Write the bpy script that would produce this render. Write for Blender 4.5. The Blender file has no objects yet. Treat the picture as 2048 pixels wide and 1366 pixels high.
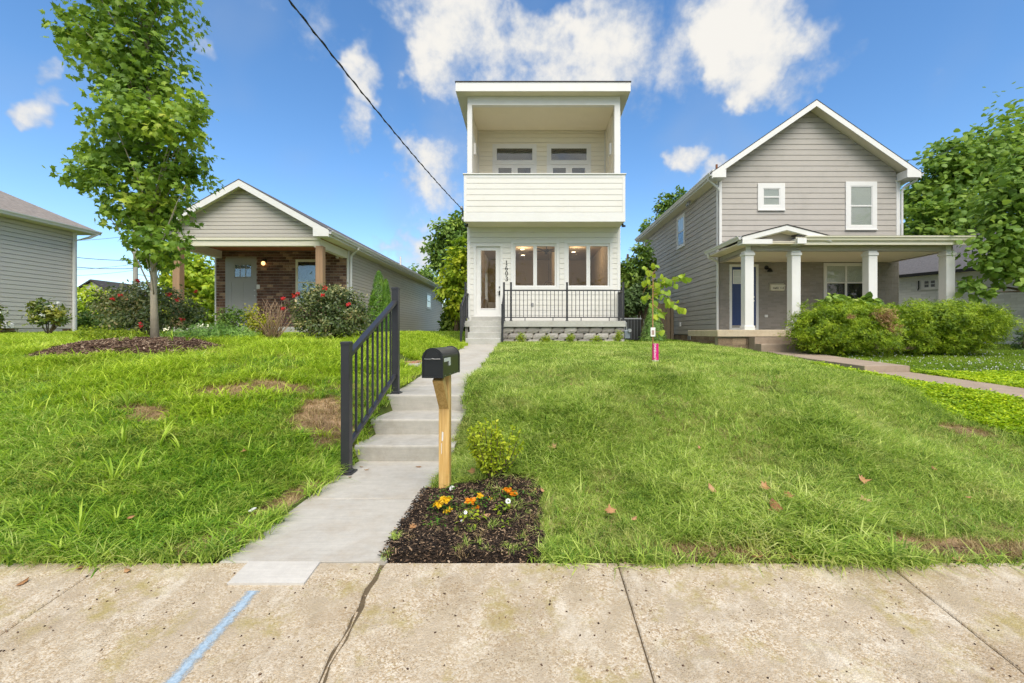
import bpy, math, random
import numpy as np
from mathutils import Vector, Matrix, Euler

R = math.radians
S = bpy.context.scene
COL = S.collection
F, VX, VY, CZ = 870.0, 1061.0, 665.0, 1.36      # focal length in photo pixels, vanishing point, eye height


def PX(px, d):
    return (px - VX) * d / F


def PZ(py, d):
    return CZ - (py - VY) * d / F


# ---------------------------------------------------------------- camera
cam_d = bpy.data.cameras.new('camera')
cam = bpy.data.objects.new('camera', cam_d)
COL.objects.link(cam)
cam.location = (0, 0, CZ)
cam.rotation_euler = (R(90), 0, 0)
cam_d.sensor_width = 36
cam_d.lens = F * 36 / 2048
cam_d.shift_x = -37 / 2048
cam_d.shift_y = -18 / 2048
cam_d.clip_start = 0.05
cam_d.clip_end = 3000
S.camera = cam

# ---------------------------------------------------------------- sky, sun, exposure
SUN_EL, SUN_AZ = 54, 165          # azimuth clockwise from +Y: behind the camera, a little to its right
W = bpy.data.worlds.new('World')
S.world = W
W.use_nodes = True
wn, wl = W.node_tree.nodes, W.node_tree.links
wn.clear()


def wmath(op, a, b=None, c=None, clamp=False):
    n = wn.new('ShaderNodeMath')
    n.operation = op
    n.use_clamp = clamp
    for i, v in enumerate((a, b, c)):
        if v is None:
            continue
        if isinstance(v, (int, float)):
            n.inputs[i].default_value = v
        else:
            wl.new(v, n.inputs[i])
    return n.outputs[0]


def wrange(v, a, b, smooth=True, t0=0.0, t1=1.0):
    n = wn.new('ShaderNodeMapRange')
    n.interpolation_type = 'SMOOTHSTEP' if smooth else 'LINEAR'
    wl.new(v, n.inputs['Value'])
    n.inputs['From Min'].default_value = a
    n.inputs['From Max'].default_value = b
    n.inputs['To Min'].default_value = t0
    n.inputs['To Max'].default_value = t1
    return n.outputs[0]


sky = wn.new('ShaderNodeTexSky')
sky.sky_type = 'NISHITA'
sky.sun_disc = False
sky.sun_elevation = R(SUN_EL)
sky.sun_rotation = R(SUN_AZ)
sky.altitude = 150
sky.air_density = 1.0
sky.dust_density = 0.25
sky.ozone_density = 2.2
tc = wn.new('ShaderNodeTexCoord')
DIR = tc.outputs['Generated']


def wnoise(scale, detail=8, rough=0.58, off=(0, 0, 0), dist=0.0):
    m = wn.new('ShaderNodeMapping')
    m.inputs['Location'].default_value = off
    wl.new(DIR, m.inputs['Vector'])
    n = wn.new('ShaderNodeTexNoise')
    n.inputs['Scale'].default_value = scale
    n.inputs['Detail'].default_value = detail
    n.inputs['Roughness'].default_value = rough
    n.inputs['Distortion'].default_value = dist
    wl.new(m.outputs[0], n.inputs['Vector'])
    return n.outputs['Fac']


def pdir(px, py):
    return Vector(((px - VX) / F, 1, (VY - py) / F)).normalized()


# where cumulus clouds stand on the dome: photo pixel, radius in pixels, weight
CLOUDS = [(1190, 105, 135, 1.0), (1100, 140, 120, .9), (1010, 150, 105, .75), (920, 160, 80, .62),
          (1480, 60, 125, 1.0), (1535, 125, 110, .95), (1600, 175, 70, .5), (1330, 40, 170, .62),
          (930, 25, 115, .78), (850, 15, 80, .5), (1270, 120, 90, .5),
          (730, 150, 62, .72), (700, 225, 60, .66), (1360, 325, 55, .8), (1420, 345, 45, .7),
          (870, 350, 85, .6), (830, 500, 75, .78), (890, 410, 60, .55), (80, 155, 45, .72), (115, 215, 48, .62),
          (600, 40, 90, .42), (1810, 165, 55, .5), (1270, 230, 60, .45), (1660, 160, 40, .5), (390, 45, 45, .5),
          (-300, 260, 190, .8), (2350, 160, 210, .8), (900, -420, 330, .8)]
wnz = wn.new('ShaderNodeTexNoise')
wnz.inputs['Scale'].default_value = 4.2
wnz.inputs['Detail'].default_value = 5
wnz.inputs['Roughness'].default_value = .62
wl.new(DIR, wnz.inputs['Vector'])
wsub = wn.new('ShaderNodeVectorMath')
wsub.operation = 'SUBTRACT'
wl.new(wnz.outputs['Color'], wsub.inputs[0])
wsub.inputs[1].default_value = (.5, .5, .5)
wmad = wn.new('ShaderNodeVectorMath')
wmad.operation = 'MULTIPLY_ADD'
wl.new(wsub.outputs[0], wmad.inputs[0])
wmad.inputs[1].default_value = (.26, .26, .26)
wl.new(DIR, wmad.inputs[2])
wnm = wn.new('ShaderNodeVectorMath')
wnm.operation = 'NORMALIZE'
wl.new(wmad.outputs[0], wnm.inputs[0])
WARP = wnm.outputs[0]
field = None
for (cx, cy, cr, amp) in CLOUDS:
    d0 = pdir(cx, cy)
    ca = math.cos(d0.angle(pdir(cx + cr * 1.25, cy)))
    vm = wn.new('ShaderNodeVectorMath')
    vm.operation = 'DOT_PRODUCT'
    wl.new(WARP, vm.inputs[0])
    vm.inputs[1].default_value = d0
    g = wrange(vm.outputs['Value'], ca, 1.0, True, 0.0, amp)
    field = g if field is None else wmath('MAXIMUM', field, g)
fbm = wnz.outputs['Fac']
fine = wnoise(16, 5, .62, (7, 1, 3))
turb = wmath('ADD', wmath('MULTIPLY', wmath('SUBTRACT', fbm, .5), 1.7), wmath('MULTIPLY', wmath('SUBTRACT', fine, .5), .8))
# cumulus continues behind the camera, with unseen cover added there to lift fill light
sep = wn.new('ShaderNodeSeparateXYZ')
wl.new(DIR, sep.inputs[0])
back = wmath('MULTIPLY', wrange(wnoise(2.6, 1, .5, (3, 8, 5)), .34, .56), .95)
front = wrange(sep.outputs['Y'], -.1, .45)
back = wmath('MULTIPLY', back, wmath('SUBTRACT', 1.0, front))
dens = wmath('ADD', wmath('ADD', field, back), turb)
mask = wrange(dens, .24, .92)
wisp = wmath('MULTIPLY', wrange(wnoise(3.1, 3, .6, (9, 2, 6)), .44, .78), .42)
mask = wmath('MAXIMUM', mask, wisp)
shade = wrange(wmath('ADD', wmath('MULTIPLY', dens, .75), wmath('MULTIPLY', fine, .55)), .42, 1.12)
cmix = wn.new('ShaderNodeMix')
cmix.data_type = 'RGBA'
wl.new(shade, cmix.inputs['Factor'])
cmix.inputs['A'].default_value = (1.5, 1.95, 2.7, 1)
cmix.inputs['B'].default_value = (3.75, 3.65, 3.45, 1)
hsv = wn.new('ShaderNodeHueSaturation')
hsv.inputs['Saturation'].default_value = 1.2
hsv.inputs['Value'].default_value = .9
wl.new(sky.outputs[0], hsv.inputs['Color'])
smix = wn.new('ShaderNodeMix')
smix.data_type = 'RGBA'
wl.new(mask, smix.inputs['Factor'])
wl.new(hsv.outputs[0], smix.inputs['A'])
wl.new(cmix.outputs['Result'], smix.inputs['B'])
bg = wn.new('ShaderNodeBackground')
bg.inputs['Strength'].default_value = 0.07
wl.new(smix.outputs['Result'], bg.inputs['Color'])
wo = wn.new('ShaderNodeOutputWorld')
wl.new(bg.outputs[0], wo.inputs['Surface'])

sun_d = bpy.data.lights.new('sun', 'SUN')
sun_d.energy = 1.3
sun_d.angle = R(50)
sun_d.color = (1.0, .945, .86)
sun = bpy.data.objects.new('sun', sun_d)
COL.objects.link(sun)
sdir = Vector((math.sin(R(SUN_AZ)) * math.cos(R(SUN_EL)), math.cos(R(SUN_AZ)) * math.cos(R(SUN_EL)), math.sin(R(SUN_EL))))
sun.rotation_euler = (-sdir).to_track_quat('-Z', 'Y').to_euler()
sun.location = (-5, -10, 30)

S.view_settings.view_transform = 'Standard'
S.view_settings.look = 'None'
S.view_settings.gamma = 1
S.view_settings.exposure = 1.83
S.cycles.max_bounces = 5
S.cycles.diffuse_bounces = 4
S.cycles.glossy_bounces = 3
S.cycles.transmission_bounces = 3
S.cycles.adaptive_threshold = .02
S.cycles.transparent_max_bounces = 8
S.cycles.use_denoising = True
S.cycles.denoising_prefilter = 'NONE'

# ---------------------------------------------------------------- helpers
rng = random.Random(7)
nrg = np.random.default_rng(11)
WLOC = {}


def tag(o, label=None, cat=None, group=None, kind=None):
    if label:
        o['label'] = label
    if cat:
        o['category'] = cat
    if group:
        o['group'] = group
    if kind:
        o['kind'] = kind
    return o


def empty(name, loc, label=None, cat=None, group=None, kind=None):
    o = bpy.data.objects.new(name, None)
    COL.objects.link(o)
    o.location = loc
    o.empty_display_size = .2
    WLOC[o] = Vector(loc)
    return tag(o, label, cat, group, kind)


def place(o, parent, wloc):
    wloc = Vector(wloc)
    WLOC[o] = wloc
    if parent is not None:
        o.parent = parent
        o.location = wloc - WLOC[parent]
    else:
        o.location = wloc
    return o


def link_mesh(name, me, mat, parent, wloc=(0, 0, 0)):
    o = bpy.data.objects.new(name, me)
    COL.objects.link(o)
    if mat is not None and len(me.materials) == 0:
        me.materials.append(mat)
    return place(o, parent, wloc)


class MB:
    """collects shapes; T maps local (u, n, z) to world"""

    def __init__(self, T=None):
        self.v, self.f, self.T = [], [], T

    def add(self, vs, fs):
        k = len(self.v)
        if self.T:
            vs = [self.T(*p) for p in vs]
        self.v += [tuple(p) for p in vs]
        self.f += [tuple(i + k for i in f) for f in fs]
        return self

    def hexa(self, p):
        return self.add(p, [(0, 3, 2, 1), (4, 5, 6, 7), (0, 1, 5, 4), (1, 2, 6, 5), (2, 3, 7, 6), (3, 0, 4, 7)])

    def box(self, a0, a1, b0, b1, c0, c1):
        return self.hexa([(a0, b0, c0), (a1, b0, c0), (a1, b1, c0), (a0, b1, c0), (a0, b0, c1), (a1, b0, c1), (a1, b1, c1), (a0, b1, c1)])

    def cbox(self, a0, a1, b0, b1, c0, c1, ch=.004):
        """box with chamfered vertical edges and top"""
        o = [(a0 + ch, b0), (a1 - ch, b0), (a1, b0 + ch), (a1, b1 - ch), (a1 - ch, b1), (a0 + ch, b1), (a0, b1 - ch), (a0, b0 + ch)]
        ca, cb = (a0 + a1) / 2, (b0 + b1) / 2
        i = [(a + math.copysign(ch, ca - a), b + math.copysign(ch, cb - b)) for a, b in o]
        vs = [(a, b, c0) for a, b in o] + [(a, b, c1 - ch) for a, b in o] + [(a, b, c1) for a, b in i]
        fs = [tuple(range(7, -1, -1)), tuple(range(16, 24))]
        for r in (0, 8):
            fs += [(r + k, r + (k + 1) % 8, r + 8 + (k + 1) % 8, r + 8 + k) for k in range(8)]
        return self.add(vs, fs)

    def prism(self, poly, b0, b1):
        """poly: list of (a, c); extruded along b"""
        n = len(poly)
        vs = [(a, b0, c) for a, c in poly] + [(a, b1, c) for a, c in poly]
        fs = [tuple(range(n)), tuple(range(2 * n - 1, n - 1, -1))]
        fs += [(k, k + n, (k + 1) % n + n, (k + 1) % n) for k in range(n)]
        return self.add(vs, fs)

    def bar(self, p, q, w, h=None, up=(0, 0, 1)):
        """rectangular bar from p to q, w wide across, h high along up"""
        h = h or w
        p, q = Vector(p), Vector(q)
        d = (q - p).normalized()
        s = d.cross(Vector(up))
        if s.length < 1e-4:
            s = d.cross(Vector((0, 1, 0)))
        s.normalize()
        u = s.cross(d).normalized()
        c = [(-1, -1), (1, -1), (1, 1), (-1, 1)]
        vs = [p + s * a * w / 2 + u * b * h / 2 for a, b in c] + [q + s * a * w / 2 + u * b * h / 2 for a, b in c]
        return self.hexa(vs)

    def tube(self, pts, rad, n=8, caps=True):
        pts = [Vector(p) for p in pts]
        if not isinstance(rad, (list, tuple)):
            rad = [rad] * len(pts)
        vs, fs = [], []
        ref = Vector((0.13, 0.37, 0.92))
        for i, p in enumerate(pts):
            d = (pts[min(i + 1, len(pts) - 1)] - pts[max(i - 1, 0)]).normalized()
            if abs(d.dot(ref)) > .95:
                ref = Vector((.9, .1, .2))
            s = d.cross(ref).normalized()
            u = s.cross(d)
            for k in range(n):
                a = 2 * math.pi * k / n
                vs.append(p + (s * math.cos(a) + u * math.sin(a)) * rad[i])
        for i in range(len(pts) - 1):
            for k in range(n):
                fs.append((i * n + k, i * n + (k + 1) % n, (i + 1) * n + (k + 1) % n, (i + 1) * n + k))
        if caps:
            fs.append(tuple(range(n - 1, -1, -1)))
            fs.append(tuple(range((len(pts) - 1) * n, len(pts) * n)))
        return self.add(vs, fs)

    def lathe(self, c, prof, n=16):
        """prof: list of (radius, z) about vertical axis at c"""
        vs, fs = [], []
        for r, z in prof:
            for k in range(n):
                a = 2 * math.pi * k / n
                vs.append((c[0] + r * math.cos(a), c[1] + r * math.sin(a), c[2] + z))
        for i in range(len(prof) - 1):
            for k in range(n):
                fs.append((i * n + k, i * n + (k + 1) % n, (i + 1) * n + (k + 1) % n, (i + 1) * n + k))
        fs.append(tuple(range(n - 1, -1, -1)))
        fs.append(tuple(range((len(prof) - 1) * n, len(prof) * n)))
        return self.add(vs, fs)

    def build(self, name, mat, parent=None, smooth=False, recalc=True):
        a = np.array(self.v, dtype=float)
        c = Vector(((a[:, 0].min() + a[:, 0].max()) / 2, (a[:, 1].min() + a[:, 1].max()) / 2, a[:, 2].min()))
        me = bpy.data.meshes.new(name)
        me.from_pydata([tuple(p) for p in (a - np.array(c))], [], self.f)
        if recalc:
            import bmesh
            bm = bmesh.new()
            bm.from_mesh(me)
            bmesh.ops.recalc_face_normals(bm, faces=bm.faces)
            bm.to_mesh(me)
            bm.free()
        if smooth:
            me.shade_smooth()
        return link_mesh(name, me, mat, parent, c)


def np_mesh(name, v, tris, val=None):
    me = bpy.data.meshes.new(name)
    v = np.asarray(v, np.float32)
    t = np.asarray(tris, np.int32)
    k = t.shape[1]
    me.vertices.add(len(v))
    me.vertices.foreach_set('co', v.ravel())
    me.loops.add(t.size)
    me.loops.foreach_set('vertex_index', t.ravel())
    me.polygons.add(len(t))
    me.polygons.foreach_set('loop_start', np.arange(0, t.size, k, dtype=np.int32))
    me.polygons.foreach_set('loop_total', np.full(len(t), k, np.int32))
    if val is not None:
        at = me.attributes.new('v', 'FLOAT', 'POINT')
        at.data.foreach_set('value', np.asarray(val, np.float32))
    me.update(calc_edges=True)
    return me


def facing(side, x, y):
    """frame for a wall: u along the wall, n out of it, z up"""
    if side == 'front':
        return lambda u, n, z: (x + u, y - n, z)
    if side == 'left':     # wall facing -X, u runs into depth
        return lambda u, n, z: (x - n, y + u, z)
    if side == 'right':    # wall facing +X
        return lambda u, n, z: (x + n, y + u, z)
    if side == 'back':
        return lambda u, n, z: (x + u, y + n, z)


# ---------------------------------------------------------------- materials
MATS = {}


def new_mat(name):
    m = bpy.data.materials.new(name)
    m.use_nodes = True
    m.node_tree.nodes.clear()
    MATS[name] = m
    return m, m.node_tree.nodes, m.node_tree.links


class NT:
    def __init__(self, name):
        self.m, self.n, self.l = new_mat(name)
        self.geo = self.n.new('ShaderNodeNewGeometry')
        self.pos = self.geo.outputs['Position']

    def math(self, op, a, b=0.0, clamp=False):
        n = self.n.new('ShaderNodeMath')
        n.operation = op
        n.use_clamp = clamp
        for i, v in enumerate((a, b)):
            if isinstance(v, (int, float)):
                n.inputs[i].default_value = v
            else:
                self.l.new(v, n.inputs[i])
        return n.outputs[0]

    def noise(self, scale, detail=4, rough=.55, vec=None, stretch=None, dist=0):
        v = vec or self.pos
        if stretch:
            mp = self.n.new('ShaderNodeMapping')
            mp.inputs['Scale'].default_value = stretch
            self.l.new(v, mp.inputs['Vector'])
            v = mp.outputs[0]
        n = self.n.new('ShaderNodeTexNoise')
        n.inputs['Scale'].default_value = scale
        n.inputs['Detail'].default_value = detail
        n.inputs['Roughness'].default_value = rough
        n.inputs['Distortion'].default_value = dist
        self.l.new(v, n.inputs['Vector'])
        return n.outputs['Fac']

    def voro(self, scale, feature='F1', out='Distance', rnd=1.0, stretch=None):
        v = self.pos
        if stretch:
            mp = self.n.new('ShaderNodeMapping')
            mp.inputs['Scale'].default_value = stretch
            self.l.new(v, mp.inputs['Vector'])
            v = mp.outputs[0]
        n = self.n.new('ShaderNodeTexVoronoi')
        n.feature = feature
        n.inputs['Scale'].default_value = scale
        n.inputs['Randomness'].default_value = rnd
        self.l.new(v, n.inputs['Vector'])
        return n.outputs[out]

    def rng(self, v, a, b, t0=0.0, t1=1.0, smooth=False):
        n = self.n.new('ShaderNodeMapRange')
        n.interpolation_type = 'SMOOTHSTEP' if smooth else 'LINEAR'
        self.l.new(v, n.inputs['Value'])
        for k, x in zip(('From Min', 'From Max', 'To Min', 'To Max'), (a, b, t0, t1)):
            n.inputs[k].default_value = x
        return n.outputs[0]

    def mix(self, f, a, b, mode='MIX'):
        n = self.n.new('ShaderNodeMix')
        n.data_type = 'RGBA'
        n.blend_type = mode
        if isinstance(f, (int, float)):
            n.inputs['Factor'].default_value = f
        else:
            self.l.new(f, n.inputs['Factor'])
        for k, c in (('A', a), ('B', b)):
            if isinstance(c, (tuple, list)):
                n.inputs[k].default_value = (*c[:3], 1)
            else:
                self.l.new(c, n.inputs[k])
        return n.outputs['Result']

    def ramp(self, v, stops):
        n = self.n.new('ShaderNodeValToRGB')
        e = n.color_ramp.elements
        while len(e) < len(stops):
            e.new(.5)
        for k, (p, c) in enumerate(stops):
            e[k].position = p
            e[k].color = (*c, 1)
        self.l.new(v, n.inputs[0])
        return n.outputs[0]

    def attr(self, name='v'):
        n = self.n.new('ShaderNodeAttribute')
        n.attribute_name = name
        return n.outputs['Fac']

    def orand(self):
        n = self.n.new('ShaderNodeObjectInfo')
        return n.outputs['Random']

    def bump(self, h, strength=.3, dist=.01):
        n = self.n.new('ShaderNodeBump')
        n.inputs['Strength'].default_value = strength
        n.inputs['Distance'].default_value = dist
        self.l.new(h, n.inputs['Height'])
        return n.outputs[0]

    def bsdf(self, col, rough=.6, normal=None, metal=0, spec=.5):
        n = self.n.new('ShaderNodeBsdfPrincipled')
        for k, v in (('Base Color', col), ('Roughness', rough), ('Metallic', metal), ('Specular IOR Level', spec)):
            if isinstance(v, (int, float)):
                n.inputs[k].default_value = v
            elif isinstance(v, (tuple, list)):
                n.inputs[k].default_value = (*v[:3], 1)
            else:
                self.l.new(v, n.inputs[k])
        if normal is not None:
            self.l.new(normal, n.inputs['Normal'])
        return n.outputs[0]

    def out(self, sh):
        o = self.n.new('ShaderNodeOutputMaterial')
        self.l.new(sh, o.inputs['Surface'])
        return self.m


def pm(name, c, var=.12, scale=3.0, rough=.6, bump=.0, bscale=60, spec=.4, metal=0, stretch=None, orand=0.0, dirt=None):
    """plain painted or raw surface with two scales of tone variation"""
    t = NT(name)
    a = t.noise(scale, 5, .6, stretch=stretch)
    b = t.noise(scale * 9, 4, .6, stretch=stretch)
    f = t.math('ADD', t.math('MULTIPLY', a, .65), t.math('MULTIPLY', b, .35))
    if orand:
        f = t.math('ADD', f, t.math('MULTIPLY', t.math('SUBTRACT', t.orand(), .5), orand))
    lo = tuple(x * (1 - var) for x in c)
    hi = tuple(min(x * (1 + var), .92) for x in c)
    col = t.mix(t.rng(f, .28, .72), lo, hi)
    if dirt:
        dc, amt, ds = dirt
        col = t.mix(t.math('MULTIPLY', t.rng(t.noise(ds, 6, .7), .5, .75), amt), col, dc)
    nm = None
    if bump:
        nm = t.bump(t.noise(bscale, 5, .6, stretch=stretch), bump, .006)
    return t.out(t.bsdf(col, rough, nm, metal, spec))


def leaf_mat(name, stops, trans=.35, rough=.5, nscale=1.2, namp=.45, spec=.35):
    """foliage: per-leaf tone plus clumps of lighter and darker growth"""
    t = NT(name)
    f = t.math('ADD', t.math('MULTIPLY', t.attr('v'), 1 - namp), t.math('MULTIPLY', t.rng(t.noise(nscale, 3, .5), .3, .7), namp))
    col = t.ramp(f, stops)
    b = t.bsdf(col, rough, None, 0, spec)
    tr = t.n.new('ShaderNodeBsdfTranslucent')
    tc2 = t.mix(.35, col, (.30, .42, .03))
    t.l.new(tc2, tr.inputs['Color'])
    mx = t.n.new('ShaderNodeMixShader')
    mx.inputs[0].default_value = trans
    t.l.new(b, mx.inputs[1])
    t.l.new(tr.outputs[0], mx.inputs[2])
    return t.out(mx.outputs[0])


def glass_mat(name, tint=(.96, .97, .96), base=.06, rough=0.0):
    t = NT(name)
    dt = t.n.new('ShaderNodeVectorMath')
    dt.operation = 'DOT_PRODUCT'
    t.l.new(t.geo.outputs['Normal'], dt.inputs[0])
    t.l.new(t.geo.outputs['Incoming'], dt.inputs[1])
    c1 = t.math('SUBTRACT', 1.0, t.math('ABSOLUTE', dt.outputs['Value']))
    fac = t.math('ADD', t.math('MULTIPLY', t.math('POWER', c1, 5.0), .9), base, True)
    tr = t.n.new('ShaderNodeBsdfTransparent')
    tr.inputs[0].default_value = (*tint, 1)
    gl = t.n.new('ShaderNodeBsdfGlossy')
    gl.inputs['Roughness'].default_value = rough
    w = t.bump(t.noise(1.6, 2, .5), .12, .02)
    t.l.new(w, gl.inputs['Normal'])
    mx = t.n.new('ShaderNodeMixShader')
    t.l.new(fac, mx.inputs[0])
    t.l.new(tr.outputs[0], mx.inputs[1])
    t.l.new(gl.outputs[0], mx.inputs[2])
    return t.out(mx.outputs[0])


def emit_mat(name, c, s):
    t = NT(name)
    e = t.n.new('ShaderNodeEmission')
    e.inputs[0].default_value = (*c, 1)
    e.inputs[1].default_value = s
    return t.out(e.outputs[0])


WHITE = pm('white_siding_paint', (.73, .71, .655), .03, 1.5, .6, .06, 90, orand=.12, dirt=((.50, .46, .36), .16, 1.4))
TRIMW = pm('white_trim_paint', (.735, .725, .695), .03, 2, .5, dirt=((.52, .48, .40), .14, 1.7))
GREYS = pm('warm_grey_siding', (.455, .42, .375), .05, 1.2, .6, .08, 70, orand=.25, dirt=((.25, .23, .2), .25, 1.5))
GREYB = pm('grey_painted_brick', (.33, .30, .265), .09, 4, .7, .3, 90)
VINYL = pm('tan_vinyl_siding', (.51, .47, .41), .035, 1.5, .5, .04, 60, orand=.2)
VINYL2 = pm('pale_vinyl_siding', (.60, .57, .52), .03, 1.5, .5, .04, 60, orand=.2)
CREAM = pm('cream_trim_paint', (.70, .66, .52), .04, 2, .5)
DARKM = pm('black_coated_metal', (.028, .028, .033), .15, 12, .38, .04, 300, .5)
BLACKM = pm('black_mailbox_steel', (.016, .017, .019), .12, 10, .32, .03, 250, .5)
SHING = pm('dark_grey_shingle', (.11, .105, .11), .45, 14, .9, .6, 30)
SHINGB = pm('brown_grey_shingle', (.26, .225, .195), .4, 11, .9, .6, 30)
SHINGD = pm('charcoal_shingle', (.05, .045, .042), .4, 14, .9, .6, 30)
MORTAR = pm('mortar', (.36, .30, .24), .2, 25, .9, .4, 60)
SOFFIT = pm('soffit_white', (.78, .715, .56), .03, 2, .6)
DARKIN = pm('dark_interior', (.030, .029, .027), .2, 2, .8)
GLASS = glass_mat('window_glass', base=.05)
GLASSR = glass_mat('window_glass_reflective', (.8, .84, .84), .13)
BLIND = pm('window_blind', (.66, .68, .64), .04, 3, .6)
CONC = None
DOORG = pm('grey_door_paint', (.32, .32, .31), .05, 2, .4)
DOORN = pm('navy_door_paint', (.035, .06, .16), .1, 2, .35)
NICKEL = pm('brushed_nickel', (.55, .54, .52), .1, 20, .3, metal=1)
BLACKP = pm('black_plastic', (.018, .018, .018), .1, 10, .45)
# ---------------------------------------------------------------- terrain
YT = [2.5, 2.9, 3.5, 4.2, 4.9, 5.6, 6.5, 8, 10, 13.5, 20, 60, 300]
ZR = [-.03, .02, .12, .28, .46, .60, .70, .80, .90, 1.0, 1.12, 1.3, 1.5]
ZL = [-.01, .07, .23, .45, .68, .86, 1.0, 1.14, 1.24, 1.32, 1.36, 1.4, 1.5]
_fy = np.linspace(2.5, 60, 1200)


def _smooth(z):
    v = np.interp(_fy, YT, z)
    k = np.ones(15) / 15
    return np.convolve(np.pad(v, 7, mode='edge'), k, 'valid')


_fr, _fl = _smooth(ZR), _smooth(ZL)


def sst(a, b, x):
    t = np.clip((x - a) / (b - a), 0, 1)
    return t * t * (3 - 2 * t)


def walkz(y):
    return np.interp(y, [4.45, 5.7, 13.3, 14.5], [0, .56, .99, 1.0])


WALK_C = 1.33            # centre line of the front walk is x = -1.33 (a little further left at the house)


def wcx(y):
    return -1.33 - .012 * np.clip(y - 5, 0, 9)


def H(x, y):
    x, y = np.asarray(x, float), np.asarray(y, float)
    sh = .42 * np.clip(x - 2.2, 0, 3.1) - .62 * sst(5.4, 6.6, x)
    zr = np.interp(y - sh, _fy, _fr) - .06 * sst(5.3, 6.2, x) * sst(3, 6, y)
    zr = np.maximum(zr, -.03 + .02 * np.clip(y - 2.5, 0, 30) * sst(4, 6, x))
    zn = np.interp(y, [2.5, 3.5, 4.4, 5.2, 6, 8.6, 10.3, 12, 14, 20, 60], [-.03, .03, .13, .27, .45, .54, .66, .80, .90, 1.0, 1.2])
    wn_ = sst(5.4, 6.3, x)
    zr = zr * (1 - wn_) + zn * wn_
    zl = np.interp(y, _fy, _fl)
    wl_ = 1 - sst(-3.7, -1.9, x)
    z = zr * (1 - wl_) + zl * wl_
    # lumps in the turf
    z = z + (.018 * np.sin(2.3 * x + 1.1 * y) * np.sin(1.7 * y - .8 * x) + .010 * np.sin(5.1 * x - 2.2 * y + 1) * np.sin(4.3 * y + 1.3 * x)) * sst(2.9, 4.2, y)
    dx = np.abs(x - wcx(y))
    w = 1 - sst(.5, 1.15, dx)
    z = z * (1 - w) + (walkz(y) + .015) * w
    # under the walk and its steps
    z = np.where((dx < .49) & (y < 13.4), np.minimum(z, walkz(y - .3) - .09), z)
    # under the neighbour's path
    pz_ = np.interp(y, [2.6, 3.2, 5.2, 6.0, 8.6, 8.62, 10.3, 12.03], [-.02, .02, .30, .50, .56, .70, .75, .83])
    z = np.where((x > 6.60) & (x < 7.60) & (y > 2.6) & (y < 12.6), np.minimum(z, pz_ - .03), z)
    # mulch ring round the maple
    r = np.sqrt(((x + 6.62) / 1.25) ** 2 + ((y - 7.25) / 1.05) ** 2)
    z = z + .10 * (1 - sst(.55, 1.05, r))
    # street side
    z = np.where(y < 2.56, -.122 * (2.57 - y) - .14, z)
    z = np.where(y < .8, -.62, z)
    z = np.where(y < -9, -.62 + .5 * sst(-9, -14, y) + .02, z)
    return z


def ghit(px, py, lo=2.6, hi=40):
    """where the ray through a photo pixel meets the turf"""
    ys = np.linspace(lo, hi, 4000)
    zs = PZ(py, ys)
    g = H((px - VX) * ys / F, ys)
    i = int(np.argmax(zs <= g))
    return float((px - VX) * ys[i] / F), float(ys[i]), float(g[i])


def BARE(x, y):
    """0..1: how far the turf is worn to bare earth"""
    x, y = np.asarray(x, float), np.asarray(y, float)
    b = np.zeros(np.broadcast(x, y).shape)
    for (cx, cy, rx, ry, a) in [(-3.30, 5.05, .62, .27, .55), (-2.30, 4.85, .34, .50, 0), (-2.85, 5.3, .3, .12, -.3), (-3.9, 4.45, .4, .16, -.3),
                                (2.25, 7.65, .42, .25, 0), (1.9, 6.5, .3, .16, 0), (2.6, 2.74, 1.0, .16, 0), (1.1, 2.68, .62, .10, 0), (4.2, 2.74, .8, .14, 0),
                                (-2.1, 2.75, .35, .06, .3), (5.0, 5.0, .3, .2, 0), (-1.98, 3.3, .10, .8, -.1)]:
        ca, sa = math.cos(a), math.sin(a)
        u, v = (x - cx) * ca + (y - cy) * sa, -(x - cx) * sa + (y - cy) * ca
        r = np.sqrt((u / rx) ** 2 + (v / ry) ** 2)
        r = r + .22 * np.sin(9 * x + 4 * y) * np.sin(8 * y - 5 * x)
        b = np.maximum(b, 1 - sst(.65, 1.15, r))
    return b


def BED(x, y):
    """inside the mulch bed by the mailbox"""
    x, y = np.asarray(x, float), np.asarray(y, float)
    e = .025 * np.sin(23 * y) + .03 * np.sin(9 * x + 2)
    return (x > -.87) & (x < .06 + e) & (y > 2.565) & (y < 3.62 + e * 1.5 - .25 * np.clip(x + .3, 0, 1))


def RING(x, y):
    r = np.sqrt(((x + 6.62) / 1.25) ** 2 + ((y - 7.25) / 1.05) ** 2)
    return r + .05 * np.sin(13 * x) + .06 * np.sin(11 * y + 3 * x)


def grid_axis(parts):
    a = []
    for s, e, st in parts:
        a += list(np.arange(s, e - 1e-6, st))
    return np.array(a + [parts[-1][1]])


gx = grid_axis([(-150, -30, 20), (-30, -10, 1.0), (-10, -2.6, .14), (-2.6, .4, .07), (.4, 7, .14), (7, 16, .4), (16, 40, 2), (40, 160, 20)])
gy = grid_axis([(-150, -20, 26), (-20, -8, .8), (-8, .7, .8), (.7, 2.3, .4), (2.3, 6.2, .065), (6.2, 9, .12), (9, 15, .25), (15, 30, 1), (30, 80, 5), (80, 900, 82)])
X2, Y2 = np.meshgrid(gx, gy)
Z2 = H(X2, Y2)
nv, nu = X2.shape
idx = np.arange(nv * nu).reshape(nv, nu)
quads = np.stack([idx[:-1, :-1], idx[:-1, 1:], idx[1:, 1:], idx[1:, :-1]], -1).reshape(-1, 4)
me = np_mesh('ground', np.stack([X2, Y2, Z2], -1).reshape(-1, 3), quads, BARE(X2, Y2).ravel())
me.shade_smooth()
t = NT('turf_soil')
n1, n2 = t.noise(2.2, 5, .6), t.noise(40, 5, .65)
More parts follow.
